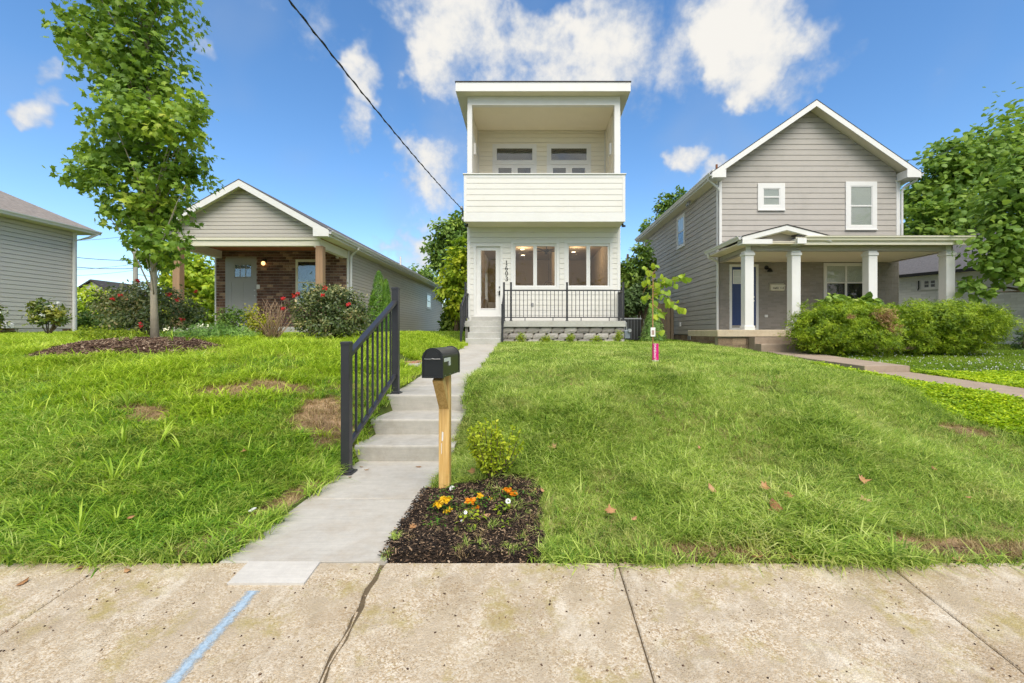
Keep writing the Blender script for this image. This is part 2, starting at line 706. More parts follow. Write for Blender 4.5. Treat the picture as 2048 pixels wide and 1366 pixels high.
soil = t.mix(t.rng(n2, .3, .7), (.10, .062, .030), (.30, .205, .115))
straw = t.mix(t.rng(t.noise(90, 4, .6, stretch=(1, .25, 1)), .35, .65), (.34, .21, .11), (.60, .43, .26))
thatch = t.mix(t.rng(n1, .3, .7), (.055, .085, .018), (.10, .125, .028))
thatch = t.mix(t.rng(n2, .55, .8), thatch, (.16, .14, .05))
col = t.mix(t.rng(t.attr('v'), .15, .6), thatch, t.mix(t.rng(t.noise(3, 3, .5), .4, .6), straw, soil))
GROUND = link_mesh('ground', me, t.out(t.bsdf(col, .95, t.bump(n2, .7, .03), 0, .1)), None)
tag(GROUND, 'turf and soil sloping up from the pavement to the houses', kind='structure')

# ---------------------------------------------------------------- concrete
def concrete(name, c, stain, amt, agg=0.0, broom=False, rough=.85):
    t = NT(name)
    a, b, c2 = t.noise(1.3, 6, .65), t.noise(14, 6, .65), t.noise(120, 4, .6)
    f = t.math('ADD', t.math('ADD', t.math('MULTIPLY', a, .45), t.math('MULTIPLY', b, .35)), t.math('MULTIPLY', c2, .2))
    col = t.mix(t.rng(f, .3, .7), tuple(x * .78 for x in c), tuple(min(x * 1.18, .9) for x in c))
    col = t.mix(t.math('MULTIPLY', t.rng(t.noise(2.4, 7, .72), .48, .72), amt), col, stain)
    h = c2
    if broom:
        br = t.noise(60, 3, .6, stretch=(.06, 1, 1))
        col = t.mix(t.math('MULTIPLY', t.rng(br, .4, .7), .22), col, tuple(x * .6 for x in c))
        h = t.math('ADD', t.math('MULTIPLY', br, .6), t.math('MULTIPLY', c2, .5))
    if agg:
        v = t.voro(125, 'F1', 'Color')
        vd = t.voro(125, 'F1', 'Distance')
        sx = t.n.new('ShaderNodeSeparateColor')
        t.l.new(v, sx.inputs[0])
        pebble = t.ramp(sx.outputs[0], [(0, (.30, .20, .10)), (.2, (.40, .29, .17)), (.5, (.55, .44, .30)), (.8, (.68, .60, .48)), (1, (.72, .65, .53))])
        v2 = t.voro(190, 'F1', 'Color')
        sx2 = t.n.new('ShaderNodeSeparateColor')
        t.l.new(v2, sx2.inputs[0])
        dot = t.rng(sx2.outputs[1], .87, .93)
        col = t.mix(t.math('MULTIPLY', t.rng(t.noise(6, 6, .7), .36, .62), agg), col, pebble)
        col = t.mix(t.math('MULTIPLY', dot, t.math('MULTIPLY', t.rng(t.noise(3.5, 4, .6), .4, .6), .75)), col, (.16, .11, .06))
        och = t.math('MULTIPLY', t.rng(t.noise(3.1, 8, .75), .52, .64), .85)
        col = t.mix(och, col, (.33, .265, .085))
        pale = t.math('MULTIPLY', t.rng(t.noise(4.3, 9, .8, stretch=(1, .6, 1)), .52, .68), .6)
        col = t.mix(pale, col, (.76, .70, .59))
        col = t.mix(t.math('MULTIPLY', t.orand(), .22), col, (.36, .28, .17))
        dk = t.math('MULTIPLY', t.rng(t.noise(1.7, 8, .75), .52, .70), .6)
        col = t.mix(dk, col, (.26, .18, .10))
        h = t.math('ADD', t.math('MULTIPLY', vd, -.9), t.math('MULTIPLY', t.noise(30, 5, .7), .8))
    return t.out(t.bsdf(col, rough, t.bump(h, .45 if agg else .22, .008), 0, .25))


WALKC = concrete('new_walk_concrete', (.47, .44, .385), (.34, .26, .17), .5, broom=True)
STEPC = concrete('step_concrete', (.43, .405, .355), (.25, .22, .17), .55, broom=True)
PAVEC = concrete('old_pavement_concrete', (.42, .345, .25), (.29, .225, .13), .6, agg=.75)
PATCH = concrete('patch_concrete', (.52, .49, .44), (.42, .38, .32), .35, broom=True)
OLDC = concrete('weathered_concrete', (.36, .28, .21), (.20, .15, .11), .5)
SLABC = concrete('porch_concrete', (.47, .46, .42), (.33, .30, .26), .5)
BEIGEC = concrete('beige_concrete', (.55, .46, .33), (.34, .25, .16), .45)
JOINT = pm('joint_dirt', (.11, .08, .045), .4, 20, .95, .5, 60)

side = empty('sidewalk', (0, 1.8, 0), 'old tan concrete pavement running along the foot of the lawns', kind='structure')


def swz(y):
    return -.122 * (2.57 - y)


JX = [-10.2, -8.7, -7.15, -5.6, -4.05, -2.5, -.874, .515, 2.1, 3.6, 5.1, 6.7, 8.2, 9.8]
Y0, Y1 = .95, 2.565
for k in range(len(JX) - 1):
    g0 = .014 if k == 6 else .0035
    g1 = .014 if k == 5 else .0035
    a, b = JX[k] + g0, JX[k + 1] - g1
    m = MB()
    n = 24
    jag = k in (5, 6)
    ring = []
    for s in range(n + 1):
        y = Y0 + (Y1 - Y0) * s / n
        j = (.007 * math.sin(s * 2.1 + k) + .006 * math.sin(s * 5.3)) if jag else .0015 * math.sin(s * 3.7 + k)
        ring.append((a + (j if (k == 6 or not jag) else 0), b + (j if (k == 5 or not jag) else 0), y))
    vs, fs = [], []
    for (p, q, y) in ring:
        z = swz(y)
        vs += [(p, y, z - .1), (p, y, z - .006), (p + .006, y, z), (q - .006, y, z), (q, y, z - .006), (q, y, z - .1)]
    for s in range(n):
        o = s * 6
        fs += [(o + i, o + i + 1, o + i + 7, o + i + 6) for i in range(5)]
    fs += [(0, 1, 2, 3, 4, 5), tuple(n * 6 + i for i in (5, 4, 3, 2, 1, 0))]
    m.add(vs, fs).build('slab', PAVEC, side)
m = MB()
m.hexa([(JX[0], Y0, swz(Y0) - .105), (JX[-1], Y0, swz(Y0) - .105), (JX[-1], Y1, swz(Y1) - .105), (JX[0], Y1, swz(Y1) - .105),
        (JX[0], Y0, swz(Y0) - .012), (JX[-1], Y0, swz(Y0) - .012), (JX[-1], Y1, swz(Y1) - .012), (JX[0], Y1, swz(Y1) - .012)])
m.build('joint_bed', JOINT, side)
# crumbled sliver of concrete left in the wide joint
m = MB()
pts = []
for s in range(13):
    y = 1.0 + 1.2 * s / 12
    c = JX[6] + .006 * math.sin(s * 1.9)
    w = .006 + .003 * math.sin(s * 2.7)
    pts.append((c - w, c + w, y))
vs, fs = [], []
for p, q, y in pts:
    vs += [(p, y, swz(y) - .03), (p + .002, y, swz(y) - .006), (q - .002, y, swz(y) - .008), (q, y, swz(y) - .03)]
for s in range(12):
    fs += [(s * 4 + i, s * 4 + i + 1, s * 4 + i + 5, s * 4 + i + 4) for i in range(3)]
m.add(vs, fs).build('joint_filler', PAVEC, side)
# cast-in newer patch
m = MB()
m.hexa([(-1.665, 2.375, swz(2.375) - .05), (-1.235, 2.375, swz(2.375) - .05), (-1.235, 2.568, swz(2.568) - .05), (-1.665, 2.568, swz(2.568) - .05),
        (-1.66, 2.38, swz(2.38) + .012), (-1.24, 2.38, swz(2.38) + .012), (-1.24, 2.565, swz(2.565) + .012), (-1.66, 2.565, swz(2.565) + .012)])
m.build('concrete_patch', PATCH, side)
# sprayed survey line
t = NT('blue_spray_paint')
sp = t.n.new('ShaderNodeSeparateXYZ')
t.l.new(t.pos, sp.inputs[0])
off = t.math('ABSOLUTE', t.math('ADD', sp.outputs[0], 1.487))
edge = t.rng(off, .055, .0, 0, 1)
al = t.rng(t.math('ADD', t.math('MULTIPLY', edge, .75), t.math('MULTIPLY', t.noise(38, 7, .8), 1.3)), .85, 1.30)
b = t.bsdf(t.mix(t.rng(t.noise(90, 4, .6), .35, .65), (.26, .37, .47), (.42, .52, .60)), .7)
tr = t.n.new('ShaderNodeBsdfTransparent')
mx = t.n.new('ShaderNodeMixShader')
t.l.new(t.math('MULTIPLY', al, .9), mx.inputs[0])
t.l.new(tr.outputs[0], mx.inputs[1])
t.l.new(b, mx.inputs[2])
SPRAY = t.out(mx.outputs[0])
m = MB()
m.add([(-1.55, 1.0, swz(1.0) + .003), (-1.42, 1.0, swz(1.0) + .003), (-1.42, 2.335, swz(2.335) + .003), (-1.55, 2.335, swz(2.335) + .003)], [(0, 1, 2, 3)])
tag(m.build('spray_paint_line', SPRAY), 'faded blue spray paint stripe across the tan pavement', 'paint mark')

# kerb and road behind the camera
m = MB()
m.box(-60, 60, .78, .93, -.7, -.215)
tag(m.build('kerb', SLABC), 'concrete kerb along the road', kind='structure')
ASPH = pm('asphalt', (.05, .05, .052), .3, 3, .9, .4, 80)
m = MB()
m.box(-150, 150, -8.6, .775, -.7, -.36)
tag(m.build('road', ASPH), 'dark asphalt road in front of the pavement', kind='structure')

# ---------------------------------------------------------------- front walk and its steps
walk = empty('front_walk', (-1.33, 2.57, 0), 'pale concrete walk climbing three steps to the white house', kind='structure')


def slab(parent, xs, y0, y1, z0, z1, mat, th=.1, name='slab', ch=.008):
    (a0, b0), (a1, b1) = xs
    m = MB()
    vs = []
    for (a, b, y, z) in ((a0, b0, y0, z0), (a1, b1, y1, z1)):
        e = ch if y == y0 else -ch
        vs += [(a, y, z - th), (a, y, z - ch), (a + ch, y + e, z), (b - ch, y + e, z), (b, y, z - ch), (b, y, z - th)]
    fs = [(i, i + 1, i + 7, i + 6) for i in range(5)] + [(0, 1, 2, 3, 4, 5), (11, 10, 9, 8, 7, 6), (0, 6, 11, 5)]
    return m.add(vs, fs).build(name, mat, parent)


slab(walk, ((-1.845, -.855), (-1.845, -.855)), 2.572, 3.545, .004, .004, WALKC)
slab(walk, ((-1.845, -.855), (-1.845, -.80)), 3.552, 4.60, .004, .004, WALKC)


def step_block(parent, x0, x1, y0, y1, z0, z1, mat, r=.025, name='step'):
    m = MB(lambda a, b, c: (b, a, c))
    poly = [(y0, z0), (y0 - .012, z1 - r)]
    for k in range(1, 6):
        a = math.pi / 2 * k / 5
        poly.append((y0 - .012 + r * (1 - math.cos(a)), z1 - r + r * math.sin(a)))
    poly += [(y1, z1), (y1, z0)]
    m.prism(poly, x0, x1)
    return m.build(name, mat, parent, smooth=False)


ST = [(4.586, 5.09, .174), (5.06, 5.64, .353), (5.61, 6.5, .559)]
pz = -.08
for k, (a, b, z) in enumerate(ST):
    step_block(walk, -1.85 - .004 * k, -.80 - .004 * k, a, b, pz, z, STEPC)
    pz = z - .02
ys = [6.5, 8.2, 9.9, 11.6, 13.32]
for k in range(4):
    a, b = ys[k] + .005, ys[k + 1] - .005
    za, zb = .563 + (a - 6.5) * .0632, .563 + (b - 6.5) * .0632
    slab(walk, ((wcx(a) - .52, wcx(a) + .52), (wcx(b) - .52, wcx(b) + .52)), a, b, za, zb, WALKC)

# flush cover in the lawn beside the upper walk
REDW = pm('red_brown_board', (.36, .17, .10), .2, 8, .7, .3, 40, stretch=(.3, 3, 1))
cx, cy, cz = ghit(812, 731)
cov = empty('meter_box', (cx, cy, cz), 'flat red brown lid with pale rim set in the grass beside the walk', 'utility box')
m = MB()
m.cbox(cx - .30, cx + .22, cy - .03, cy + .62, cz - .05, cz + .035, .01)
m.build('rim', PATCH, cov)
for k in range(3):
    m = MB()
    m.cbox(cx - .28 + k * .16, cx - .125 + k * .16, cy - .01, cy + .60, cz + .036, cz + .055, .006)
    m.build('board', REDW, cov)
m = MB()
m.lathe((cx + .02, cy + .40, cz + .056), [(.06, 0), (.055, .006)], 16)
m.build('reader_cap', BLACKP, cov)

# ---------------------------------------------------------------- hand rail beside the steps
def post(parent, x, y, z0, z1, w=.083, plate=.155, name='post'):
    m = MB()
    m.cbox(x - w / 2, x + w / 2, y - w / 2, y + w / 2, z0 + .012, z1 - .012, .004)
    p = m.build(name, DARKM, parent)
    m = MB()
    m.cbox(x - w / 2 - .005, x + w / 2 + .005, y - w / 2 - .005, y + w / 2 + .005, z1 - .03, z1, .008)
    m.build('post_cap', DARKM, p)
    if plate:
        m = MB()
        m.cbox(x - plate / 2, x + plate / 2, y - plate / 2, y + plate / 2, z0 - .002, z0 + .014, .004)
        q = plate * .37
        m.cbox(x - q, x + q, y - q, y + q, z0 + .014, z0 + .034, .012)
        m.build('base_plate', DARKM, p)
    return p


hr = empty('handrail', (-1.78, 4.2, 0), 'black metal handrail with eight balusters beside the lower concrete steps', 'handrail')
HX = -1.775
post(hr, HX, 4.20, .006, PZ(683, 4.2))
post(hr, HX, 5.73, .561, PZ(575, 5.73), plate=.14)
ra, rb = Vector((HX, 4.243, 1.14)), Vector((HX, 5.688, 1.76))
ba, bb = Vector((HX, 4.243, .262)), Vector((HX, 5.688, .80))
m = MB()
m.bar(ra, rb, .062, .038)
m.build('top_rail', DARKM, hr)
m = MB()
m.bar(ba, bb, .042, .036)
m.build('bottom_rail', DARKM, hr)
for k in range(8):
    f = (k + 1) / 9.3 + .02
    p, q = ra.lerp(rb, f), ba.lerp(bb, f)
    m = MB()
    m.box(HX - .010, HX + .010, p.y - .010, p.y + .010, q.z, p.z)
    m.build('baluster', DARKM, hr)

# ---------------------------------------------------------------- mailbox
t = NT('pine_post')
rg = t.noise(14, 4, .6, stretch=(3, 3, .12), dist=.6)
gr = t.noise(70, 4, .6, stretch=(2, 2, .05))
colw = t.mix(t.rng(rg, .35, .65), (.56, .32, .085), (.78, .52, .20))
colw = t.mix(t.math('MULTIPLY', t.rng(gr, .5, .75), .5), colw, (.46, .24, .07))
PINE = t.out(t.bsdf(colw, .6, t.bump(gr, .25, .004)))
mbx = empty('mailbox', (-.724, 3.66, .03), 'black arched mailbox on a new pine post in the mulch bed', 'mailbox')
m = MB()
PXC, PYC = -.724, 3.685
m.cbox(PXC - .045, PXC + .045, PYC - .045, PYC + .045, -.1, 1.012, .004)
pp = m.build('post', PINE, mbx)
t = NT('white_paint_scrape')
PAINTW = pm('white_paint_smear', (.75, .73, .68), .1, 30, .6)
for (u, z, w, h) in [(-.012, .45, .008, .075), (-.02, .34, .003, .09)]:
    m = MB()
    m.add([(PXC + u - w, PYC - .0465, z), (PXC + u + w * .7, PYC - .0465, z + h * .1), (PXC + u + w, PYC - .0465, z + h), (PXC + u - w * .6, PYC - .0465, z + h * 1.1)], [(0, 1, 2, 3)])
    m.build('paint_smear', PAINTW, pp)
m = MB()
m.hexa([(PXC - .04, PYC - .046, .72), (PXC + .04, PYC - .046, .72), (PXC + .04, PYC - .046, .81), (PXC - .04, PYC - .046, .81),
        (PXC - .04, PYC - .30, .985), (PXC + .04, PYC - .30, .985), (PXC + .04, PYC - .22, 1.012), (PXC - .04, PYC - .22, 1.012)])
m.build('brace', PINE, mbx)
MA = R(-5)
BX0, BY0, BZ0 = -.745, 3.31, 1.016
W2, HS = .079, .145        # half width, straight side height


def mb_T(u, v, z):
    return (BX0 + u * math.cos(MA) - v * math.sin(MA), BY0 + u * math.sin(MA) + v * math.cos(MA), BZ0 + z)


def arch(w, hs, z0=0.0, n=14):
    return [(-w, z0)] + [(-w * math.cos(math.pi * k / n), hs + w * math.sin(math.pi * k / n)) for k in range(n + 1)] + [(w, z0)]


m = MB(lambda a, b, c: mb_T(a, b, c))
m.prism(arch(W2, HS), .012, .50)
bd = m.build('body', BLACKM, mbx)
for (y0, y1) in ((-.004, .016), (.488, .508)):
    m = MB(lambda a, b, c: mb_T(a, b, c))
    o, i = arch(W2 + .004, HS, -.003), arch(W2 - .008, HS - .002, .009)
    n = len(o)
    vs = [(a, y0, c) for a, c in o] + [(a, y0, c) for a, c in i] + [(a, y1, c) for a, c in o] + [(a, y1, c) for a, c in i]
    fs = []
    for k in range(n):
        j = (k + 1) % n
        fs += [(k, j, n + j, n + k), (2 * n + k, 3 * n + k, 3 * n + j, 2 * n + j), (k, 2 * n + k, 2 * n + j, j), (n + k, n + j, 3 * n + j, 3 * n + k)]
    m.add(vs, fs)
    m.build('rolled_rim', BLACKM, bd)
m = MB(lambda a, b, c: mb_T(a, b, c))
m.prism(arch(W2 - .008, HS - .002, .006), .002, .013)
dr = m.build('front_door', BLACKM, mbx)
m = MB(lambda a, b, c: mb_T(a, b, c))
m.prism(arch(W2 - .022, .158, .150), -.002, .003)
m.build('raised_panel', BLACKM, dr)
m = MB(lambda a, b, c: mb_T(a, b, c))
m.tube([(-.062 + .0155 * k, -.008 - .006 * math.sin(math.pi * k / 8), .142 + (.003 if k == 4 else 0)) for k in range(9)], .0032, 8)
m.build('handle', NICKEL, dr)
SILV = pm('silver_flag', (.72, .73, .74), .06, 20, .35, metal=.3)
m = MB(lambda a, b, c: mb_T(a, b, c))
m.box(W2 + .002, W2 + .006, .03, .20, .118, .146)
m.box(W2 + .0025, W2 + .0065, .155, .20, .082, .118)
m.build('flag', SILV, mbx)
for (v, z) in ((.06, .012), (.2, .012), (.34, .012), (.46, .012)):
    m = MB(lambda a, b, c: mb_T(a, b, c))
    m.lathe((W2 + .001, v, z), [(.005, -.003), (.005, .003)], 8)
    m.build('rivet', NICKEL, bd)
# ---------------------------------------------------------------- building helpers
def cut(lo, hi, holes):
    iv = [(lo, hi)]
    for (a, b) in holes:
        nx = []
        for (p, q) in iv:
            if b <= p or a >= q:
                nx.append((p, q))
            else:
                if a > p:
                    nx.append((p, a))
                if b < q:
                    nx.append((b, q))
        iv = nx
    return iv


def siding(parent, T, u0, u1, z0, z1, ex, mat, holes=(), clip=None, t=.018, name='siding_board', n0=0.0, gap=.012):
    z = z0
    while z < z1 - 1e-4:
        za, zb = z, min(z + ex, z1)
        cuts = sorted({za, zb} | {h for hh in holes for h in hh[2:4] if za + .004 < h < zb - .004})
        bands = []
        for a, b in zip(cuts[:-1], cuts[1:]):
            hs = tuple((h[0], h[1]) for h in holes if h[2] < b - .002 and h[3] > a + .002)
            lo, hi = u0, u1
            iv = tuple(cut(lo, hi, hs))
            if bands and bands[-1][2] == iv:
                bands[-1] = (bands[-1][0], b, iv)
            else:
                bands.append((a, b, iv))
        for a, b, iv in bands:
            if a == za:
                a = min(za + gap, b - .004)
            na, nb = t - .005 * (a - za) / ex, t - .005 * (b - za) / ex
            if not clip:
                ivs = []
                for (p, q) in iv:
                    while q - p > 3.9:
                        w_ = rng.uniform(2.0, 3.6)
                        ivs.append((p, p + w_))
                        p += w_ + .003
                    ivs.append((p, q))
            else:
                ivs = iv
            for (p, q) in ivs:
                p0, q0, p1, q1 = p, q, p, q
                if clip:
                    l0, h0 = clip(a)
                    l1, h1 = clip(b)
                    p0, q0, p1, q1 = max(p, l0), min(q, h0), max(p, l1), min(q, h1)
                    if q0 - p0 < .02:
                        continue
                    if q1 < p1:
                        p1 = q1 = (p1 + q1) / 2
                if q0 - p0 < .01:
                    continue
                m = MB(T)
                m.hexa([(p0, n0 - .01, a), (q0, n0 - .01, a), (q0, n0 + na, a), (p0, n0 + na, a), (p1, n0 - .01, b), (q1, n0 - .01, b), (q1, n0 + nb, b), (p1, n0 + nb, b)])
                m.build(name, mat, parent, recalc=True)
        z = zb


def wall_holes(parent, T, u0, u1, z0, z1, th, holes, mat, name='wall'):
    us = sorted({u0, u1} | {h for hh in holes for h in hh[:2]})
    zs = sorted({z0, z1} | {h for hh in holes for h in hh[2:]})
    m = MB(T)
    solid = {}
    for i in range(len(us) - 1):
        for j in range(len(zs) - 1):
            cu, cz = (us[i] + us[i + 1]) / 2, (zs[j] + zs[j + 1]) / 2
            solid[i, j] = not any(h[0] < cu < h[1] and h[2] < cz < h[3] for h in holes)
    for (i, j), s in solid.items():
        if not s:
            continue
        a, b, c, d = us[i], us[i + 1], zs[j], zs[j + 1]
        m.add([(a, 0, c), (b, 0, c), (b, 0, d), (a, 0, d)], [(0, 1, 2, 3)])
        m.add([(a, -th, c), (b, -th, c), (b, -th, d), (a, -th, d)], [(3, 2, 1, 0)])
        for (di, dj, e) in ((-1, 0, ((a, c), (a, d))), (1, 0, ((b, d), (b, c))), (0, -1, ((b, c), (a, c))), (0, 1, ((a, d), (b, d)))):
            if not solid.get((i + di, j + dj), False):
                (p, r), (q, s2) = e
                m.add([(p, 0, r), (q, 0, s2), (q, -th, s2), (p, -th, r)], [(0, 1, 2, 3)])
    return m.build(name, mat, parent, recalc=False)


def frame(m, u0, u1, z0, z1, w, n0, n1):
    m.box(u0, u1, n0, n1, z1 - w, z1)
    m.box(u0, u1, n0, n1, z0, z0 + w)
    m.box(u0, u0 + w, n0, n1, z0 + w, z1 - w)
    m.box(u1 - w, u1, n0, n1, z0 + w, z1 - w)
    return m


def window(parent, T, u0, u1, z0, z1, trim=.11, style='hung', blind=None, glass=None, tm=None, deep=.05, mull=0, sill=True):
    """surface-built window: casing, sashes, panes, blind and the dark room behind"""
    glass, tm = glass or GLASS, tm or TRIMW
    w = frame(MB(T), u0, u1, z0, z1, trim, -.005, deep).build('window', tm, parent)
    a, b, c, d = u0 + trim, u1 - trim, z0 + trim, z1 - trim
    if sill:
        MB(T).box(u0 - .01, u1 + .01, deep, deep + .022, z0 - .002, z0 + .035).build('sill', tm, w)
    MB(T).box(a, b, .002, .006, c, d).build('room_dark', DARKIN, w)
    us = [a] + [a + (b - a) * k / (mull + 1) for k in range(1, mull + 1)] + [b]
    for k in range(len(us) - 1):
        p, q = us[k], us[k + 1]
        if style == 'hung':
            mz = c + (d - c) * .5
            frame(MB(T), p, q, c, d, .035, .008, .038).build('sash', tm, w)
            MB(T).box(p + .035, q - .035, .008, .042, mz - .022, mz + .022).build('meeting_rail', tm, w)
            for (e, f) in ((c + .035, mz - .022), (mz + .022, d - .035)):
                MB(T).box(p + .033, q - .033, .028, .031, e - .002, f + .002).build('pane', glass, w)
        else:
            frame(MB(T), p, q, c, d, .03, .008, .038).build('sash', tm, w)
            MB(T).box(p + .028, q - .028, .028, .031, c + .028, d - .028).build('pane', glass, w)
        if blind:
            m = MB(T)
            zz, zb = d - .03, c + (d - c) * (1 - blind)
            while zz > zb + .02:
                m.hexa([(p + .036, .010, zz - .021), (q - .036, .010, zz - .021), (q - .036, .013, zz - .021), (p + .036, .013, zz - .021),
                        (p + .036, .019, zz), (q - .036, .019, zz), (q - .036, .022, zz), (p + .036, .022, zz)])
                zz -= .024
            m.build('blind', BLIND, w)
    return w


def bricks(parent, T, u0, u1, z0, z1, mat, holes=(), bw=.2, bh=.080, gap=.014, n0=-.03, n1=.012, focus=None, most=300, name='brick', clip=None):
    full = None
    lst = []
    k = 0
    z = z0
    while z + bh * .5 < z1:
        zb = min(z + bh, z1)
        off = (k % 2) * (bw + gap) / 2
        lo, hi = u0, u1
        if clip:
            lo, hi = clip((z + zb) / 2)
        hs = [(h[0], h[1]) for h in holes if h[2] < zb - .005 and h[3] > z + .005]
        u = u0 - off
        while u < hi:
            for (p, q) in cut(max(u, lo), min(u + bw, hi), hs):
                if q - p > .025:
                    lst.append((p, q, z, zb))
            u += bw + gap
        z += bh + gap
        k += 1
    fu, fz = focus or ((u0 + u1) / 2, (z0 + z1) / 2)
    lst.sort(key=lambda b: (abs((b[0] + b[1]) / 2 - fu) + abs(b[2] - fz) * 1.2) - (10 if b[1] - b[0] > bw * .9 else 0))
    own, rest = lst[:most], lst[most:]
    for (p, q, a, b) in own:
        isf = abs(q - p - bw) < 1e-6 and abs(b - a - bh) < 1e-6
        if isf and full is not None:
            o = bpy.data.objects.new(name, full)
            COL.objects.link(o)
            w0, w1 = Vector(T(p, n0, a)), Vector(T(q, n1, b))
            c = (w0 + w1) / 2
            c.z = min(w0.z, w1.z)
            place(o, parent, c)
            continue
        m = MB(T)
        m.box(p, q, n0, n1, a, b)
        o = m.build(name, mat, parent)
        if isf:
            full = o.data
    if rest:
        m = MB(T)
        vals = []
        for (p, q, a, b) in rest:
            m.box(p, q, n0, n1, a, b)
            vals += [rng.random()] * 8
        o = m.build('brick_courses', mat, parent, recalc=True)
        o['kind'] = 'stuff'
        at = o.data.attributes.new('v', 'FLOAT', 'POINT')
        at.data.foreach_set('value', vals)


def brick_mat(name, stops, rough=.85, bump=.4, nmix=.35):
    t = NT(name)
    f = t.math('FRACT', t.math('ADD', t.orand(), t.attr('v')))
    f = t.math('ADD', t.math('MULTIPLY', f, 1 - nmix), t.math('MULTIPLY', t.noise(22, 5, .65), nmix))
    col = t.ramp(f, stops)
    return t.out(t.bsdf(col, rough, t.bump(t.noise(80, 4, .6), bump, .006), 0, .2))


BRICK = brick_mat('brown_brick', [(.05, (.070, .040, .031)), (.38, (.135, .075, .055)), (.64, (.20, .115, .082)), (.80, (.34, .22, .145)), (.95, (.60, .45, .30))])
BRICKG = brick_mat('grey_brick_paint', [(.1, (.27, .245, .215)), (.9, (.34, .31, .275))], .7, .2)
BRICKW = brick_mat('white_brick_paint', [(.05, (.60, .60, .58)), (.5, (.74, .74, .72)), (.95, (.82, .82, .80))], .75, .3)
STONEB = brick_mat('grey_split_block', [(.05, (.16, .145, .13)), (.4, (.28, .255, .235)), (.7, (.40, .37, .335)), (.95, (.52, .48, .44))], .9, .9, .55)
STONET = brick_mat('tan_foundation_block', [(.05, (.10, .07, .05)), (.4, (.24, .17, .11)), (.7, (.38, .28, .18)), (.95, (.5, .4, .28))], .9, .9, .6)


def slope_slabs(parent, xc, half, ze, za, y0, y1, t0, t1, mat, name, dx=0.0):
    """both slopes of a gable roof between depths t0 (top) and t1 (below) of the roof line"""
    sl = (za - ze) / half
    out = None
    for s in (-1, 1):
        m = MB(lambda a, b, c: (a, b, c))
        e = half + dx
        m.prism([(xc, za - t0), (xc + s * e, za - sl * e - t0), (xc + s * e, za - sl * e - t1), (xc, za - t1)], y0, y1)
        out = m.build(name, mat, parent)
    return out


def gable_roof(parent, xc, half, ze, za, y0, y1, shing, rake=.20, wy=None):
    slope_slabs(parent, xc, half, ze, za, y0 - .03, y1 + .03, 0, .028, shing, 'roof_slope', .03)
    slope_slabs(parent, xc, half, ze, za, y0 + .002, y1, .030, .13, SOFFIT, 'soffit')
    slope_slabs(parent, xc, half, ze, za, y0 - .026, y0, .030, .030 + rake, TRIMW, 'rake_board', .012)
    slope_slabs(parent, xc, half, ze, za, y1, y1 + .026, .030, .030 + rake, TRIMW, 'rake_board', .012)


def gutter(parent, x, z, y0, y1, side=1, mat=None):
    """K-style gutter along depth; side +1 hangs to +X"""
    m = MB(lambda a, b, c: (x + side * a, b, z + c))
    m.prism([(0, 0), (.012, -.10), (.07, -.105), (.085, -.06), (.115, -.03), (.12, .0), (.11, 0), (.105, -.025), (.078, -.055), (.065, -.095), (.02, -.092), (.012, 0)], y0, y1)
    return m.build('gutter', mat or TRIMW, parent)


def downspout(parent, pts, mat=None, r=.038):
    m = MB()
    m.tube(pts, r, 8)
    return m.build('downspout', mat or TRIMW, parent)


# ================================================================= WHITE HOUSE
D = 15.05
WX0, WX1 = -2.18, 3.10
UPY = 14.25                       # front face of balcony and porch
wh = empty('white_house', (.46, D, 1.0), 'narrow two storey white house with open balcony and number 1603', 'house')
Tf = facing('front', 0, D)


def Zx(z):
    return PX(880 + z * .20508, D)


def Zy(z):
    return PZ(430 + z * .20508, D)


SOF = PZ(443, UPY)                # underside of balcony
SL = PZ(642, UPY)                 # porch floor
door_h = (Zx(345), Zx(592), Zy(985), Zy(300))
win1 = (Zx(718), Zx(1137), Zy(705), Zy(285))
win2 = (Zx(1238), Zx(1655), Zy(705), Zy(285))
lower = wall_holes(wh, Tf, WX0 + .02, WX1 - .02, .9, SOF + .3, .12, [door_h, win1, win2], WHITE, 'lower_wall')
casing = [(Zx(328), Zx(612), SL, Zy(283)), (Zx(690), Zx(1166), Zy(728), Zy(250)), (Zx(1212), Zx(1680), Zy(728), Zy(250))]
siding(wh, Tf, WX0 + .10, WX1 - .10, SL + .02, SOF - .02, .18, WHITE, casing, t=.026)
for (a, b) in ((WX0, WX0 + .10), (WX1 - .10, WX1)):
    MB(Tf).box(a, b, -.02, .034, .95, SOF - .003).build('corner_board', TRIMW, wh)
MB(Tf).box(WX0 + .1, WX1 - .1, -.005, .02, SOF - .02, SOF - .003).build('frieze_board', TRIMW, wh)

# front door
dr = MB(Tf)
frame(dr, Zx(328), Zx(612), SL + .16, Zy(283),   .085, -.003, .032)
df = dr.build('door_casing', TRIMW, wh)
dm = MB(Tf)
g = (Zx(398), Zx(543), Zy(910), Zy(345))
a, b, c, e = door_h[0] + .012, door_h[1] - .012, door_h[2] + .012, door_h[3] - .012
dm.box(a, g[0], -.075, -.03, c, e)
dm.box(g[1], b, -.075, -.03, c, e)
dm.box(g[0], g[1], -.075, -.03, c, g[2])
dm.box(g[0], g[1], -.075, -.03, g[3], e)
door = dm.build('front_door', TRIMW, wh)
frame(MB(Tf), g[0] - .03, g[1] + .03, g[2] - .03, g[3] + .03, .03, -.031, -.020).build('glazing_bead', TRIMW, door)
MB(Tf).box(g[0], g[1], -.056, -.050, g[2], g[3]).build('pane', GLASS, door)
for zz, r in ((703, .026), (742, .022)):
    m = MB()
    x, z = Zx(581), Zy(zz)
    m.tube([(x, D + .032, z), (x, D + .015, z), (x, D - .005, z)], [r, r, r * .85], 12)
    m.build('deadbolt' if zz == 703 else 'latch_rose', BLACKP, door)
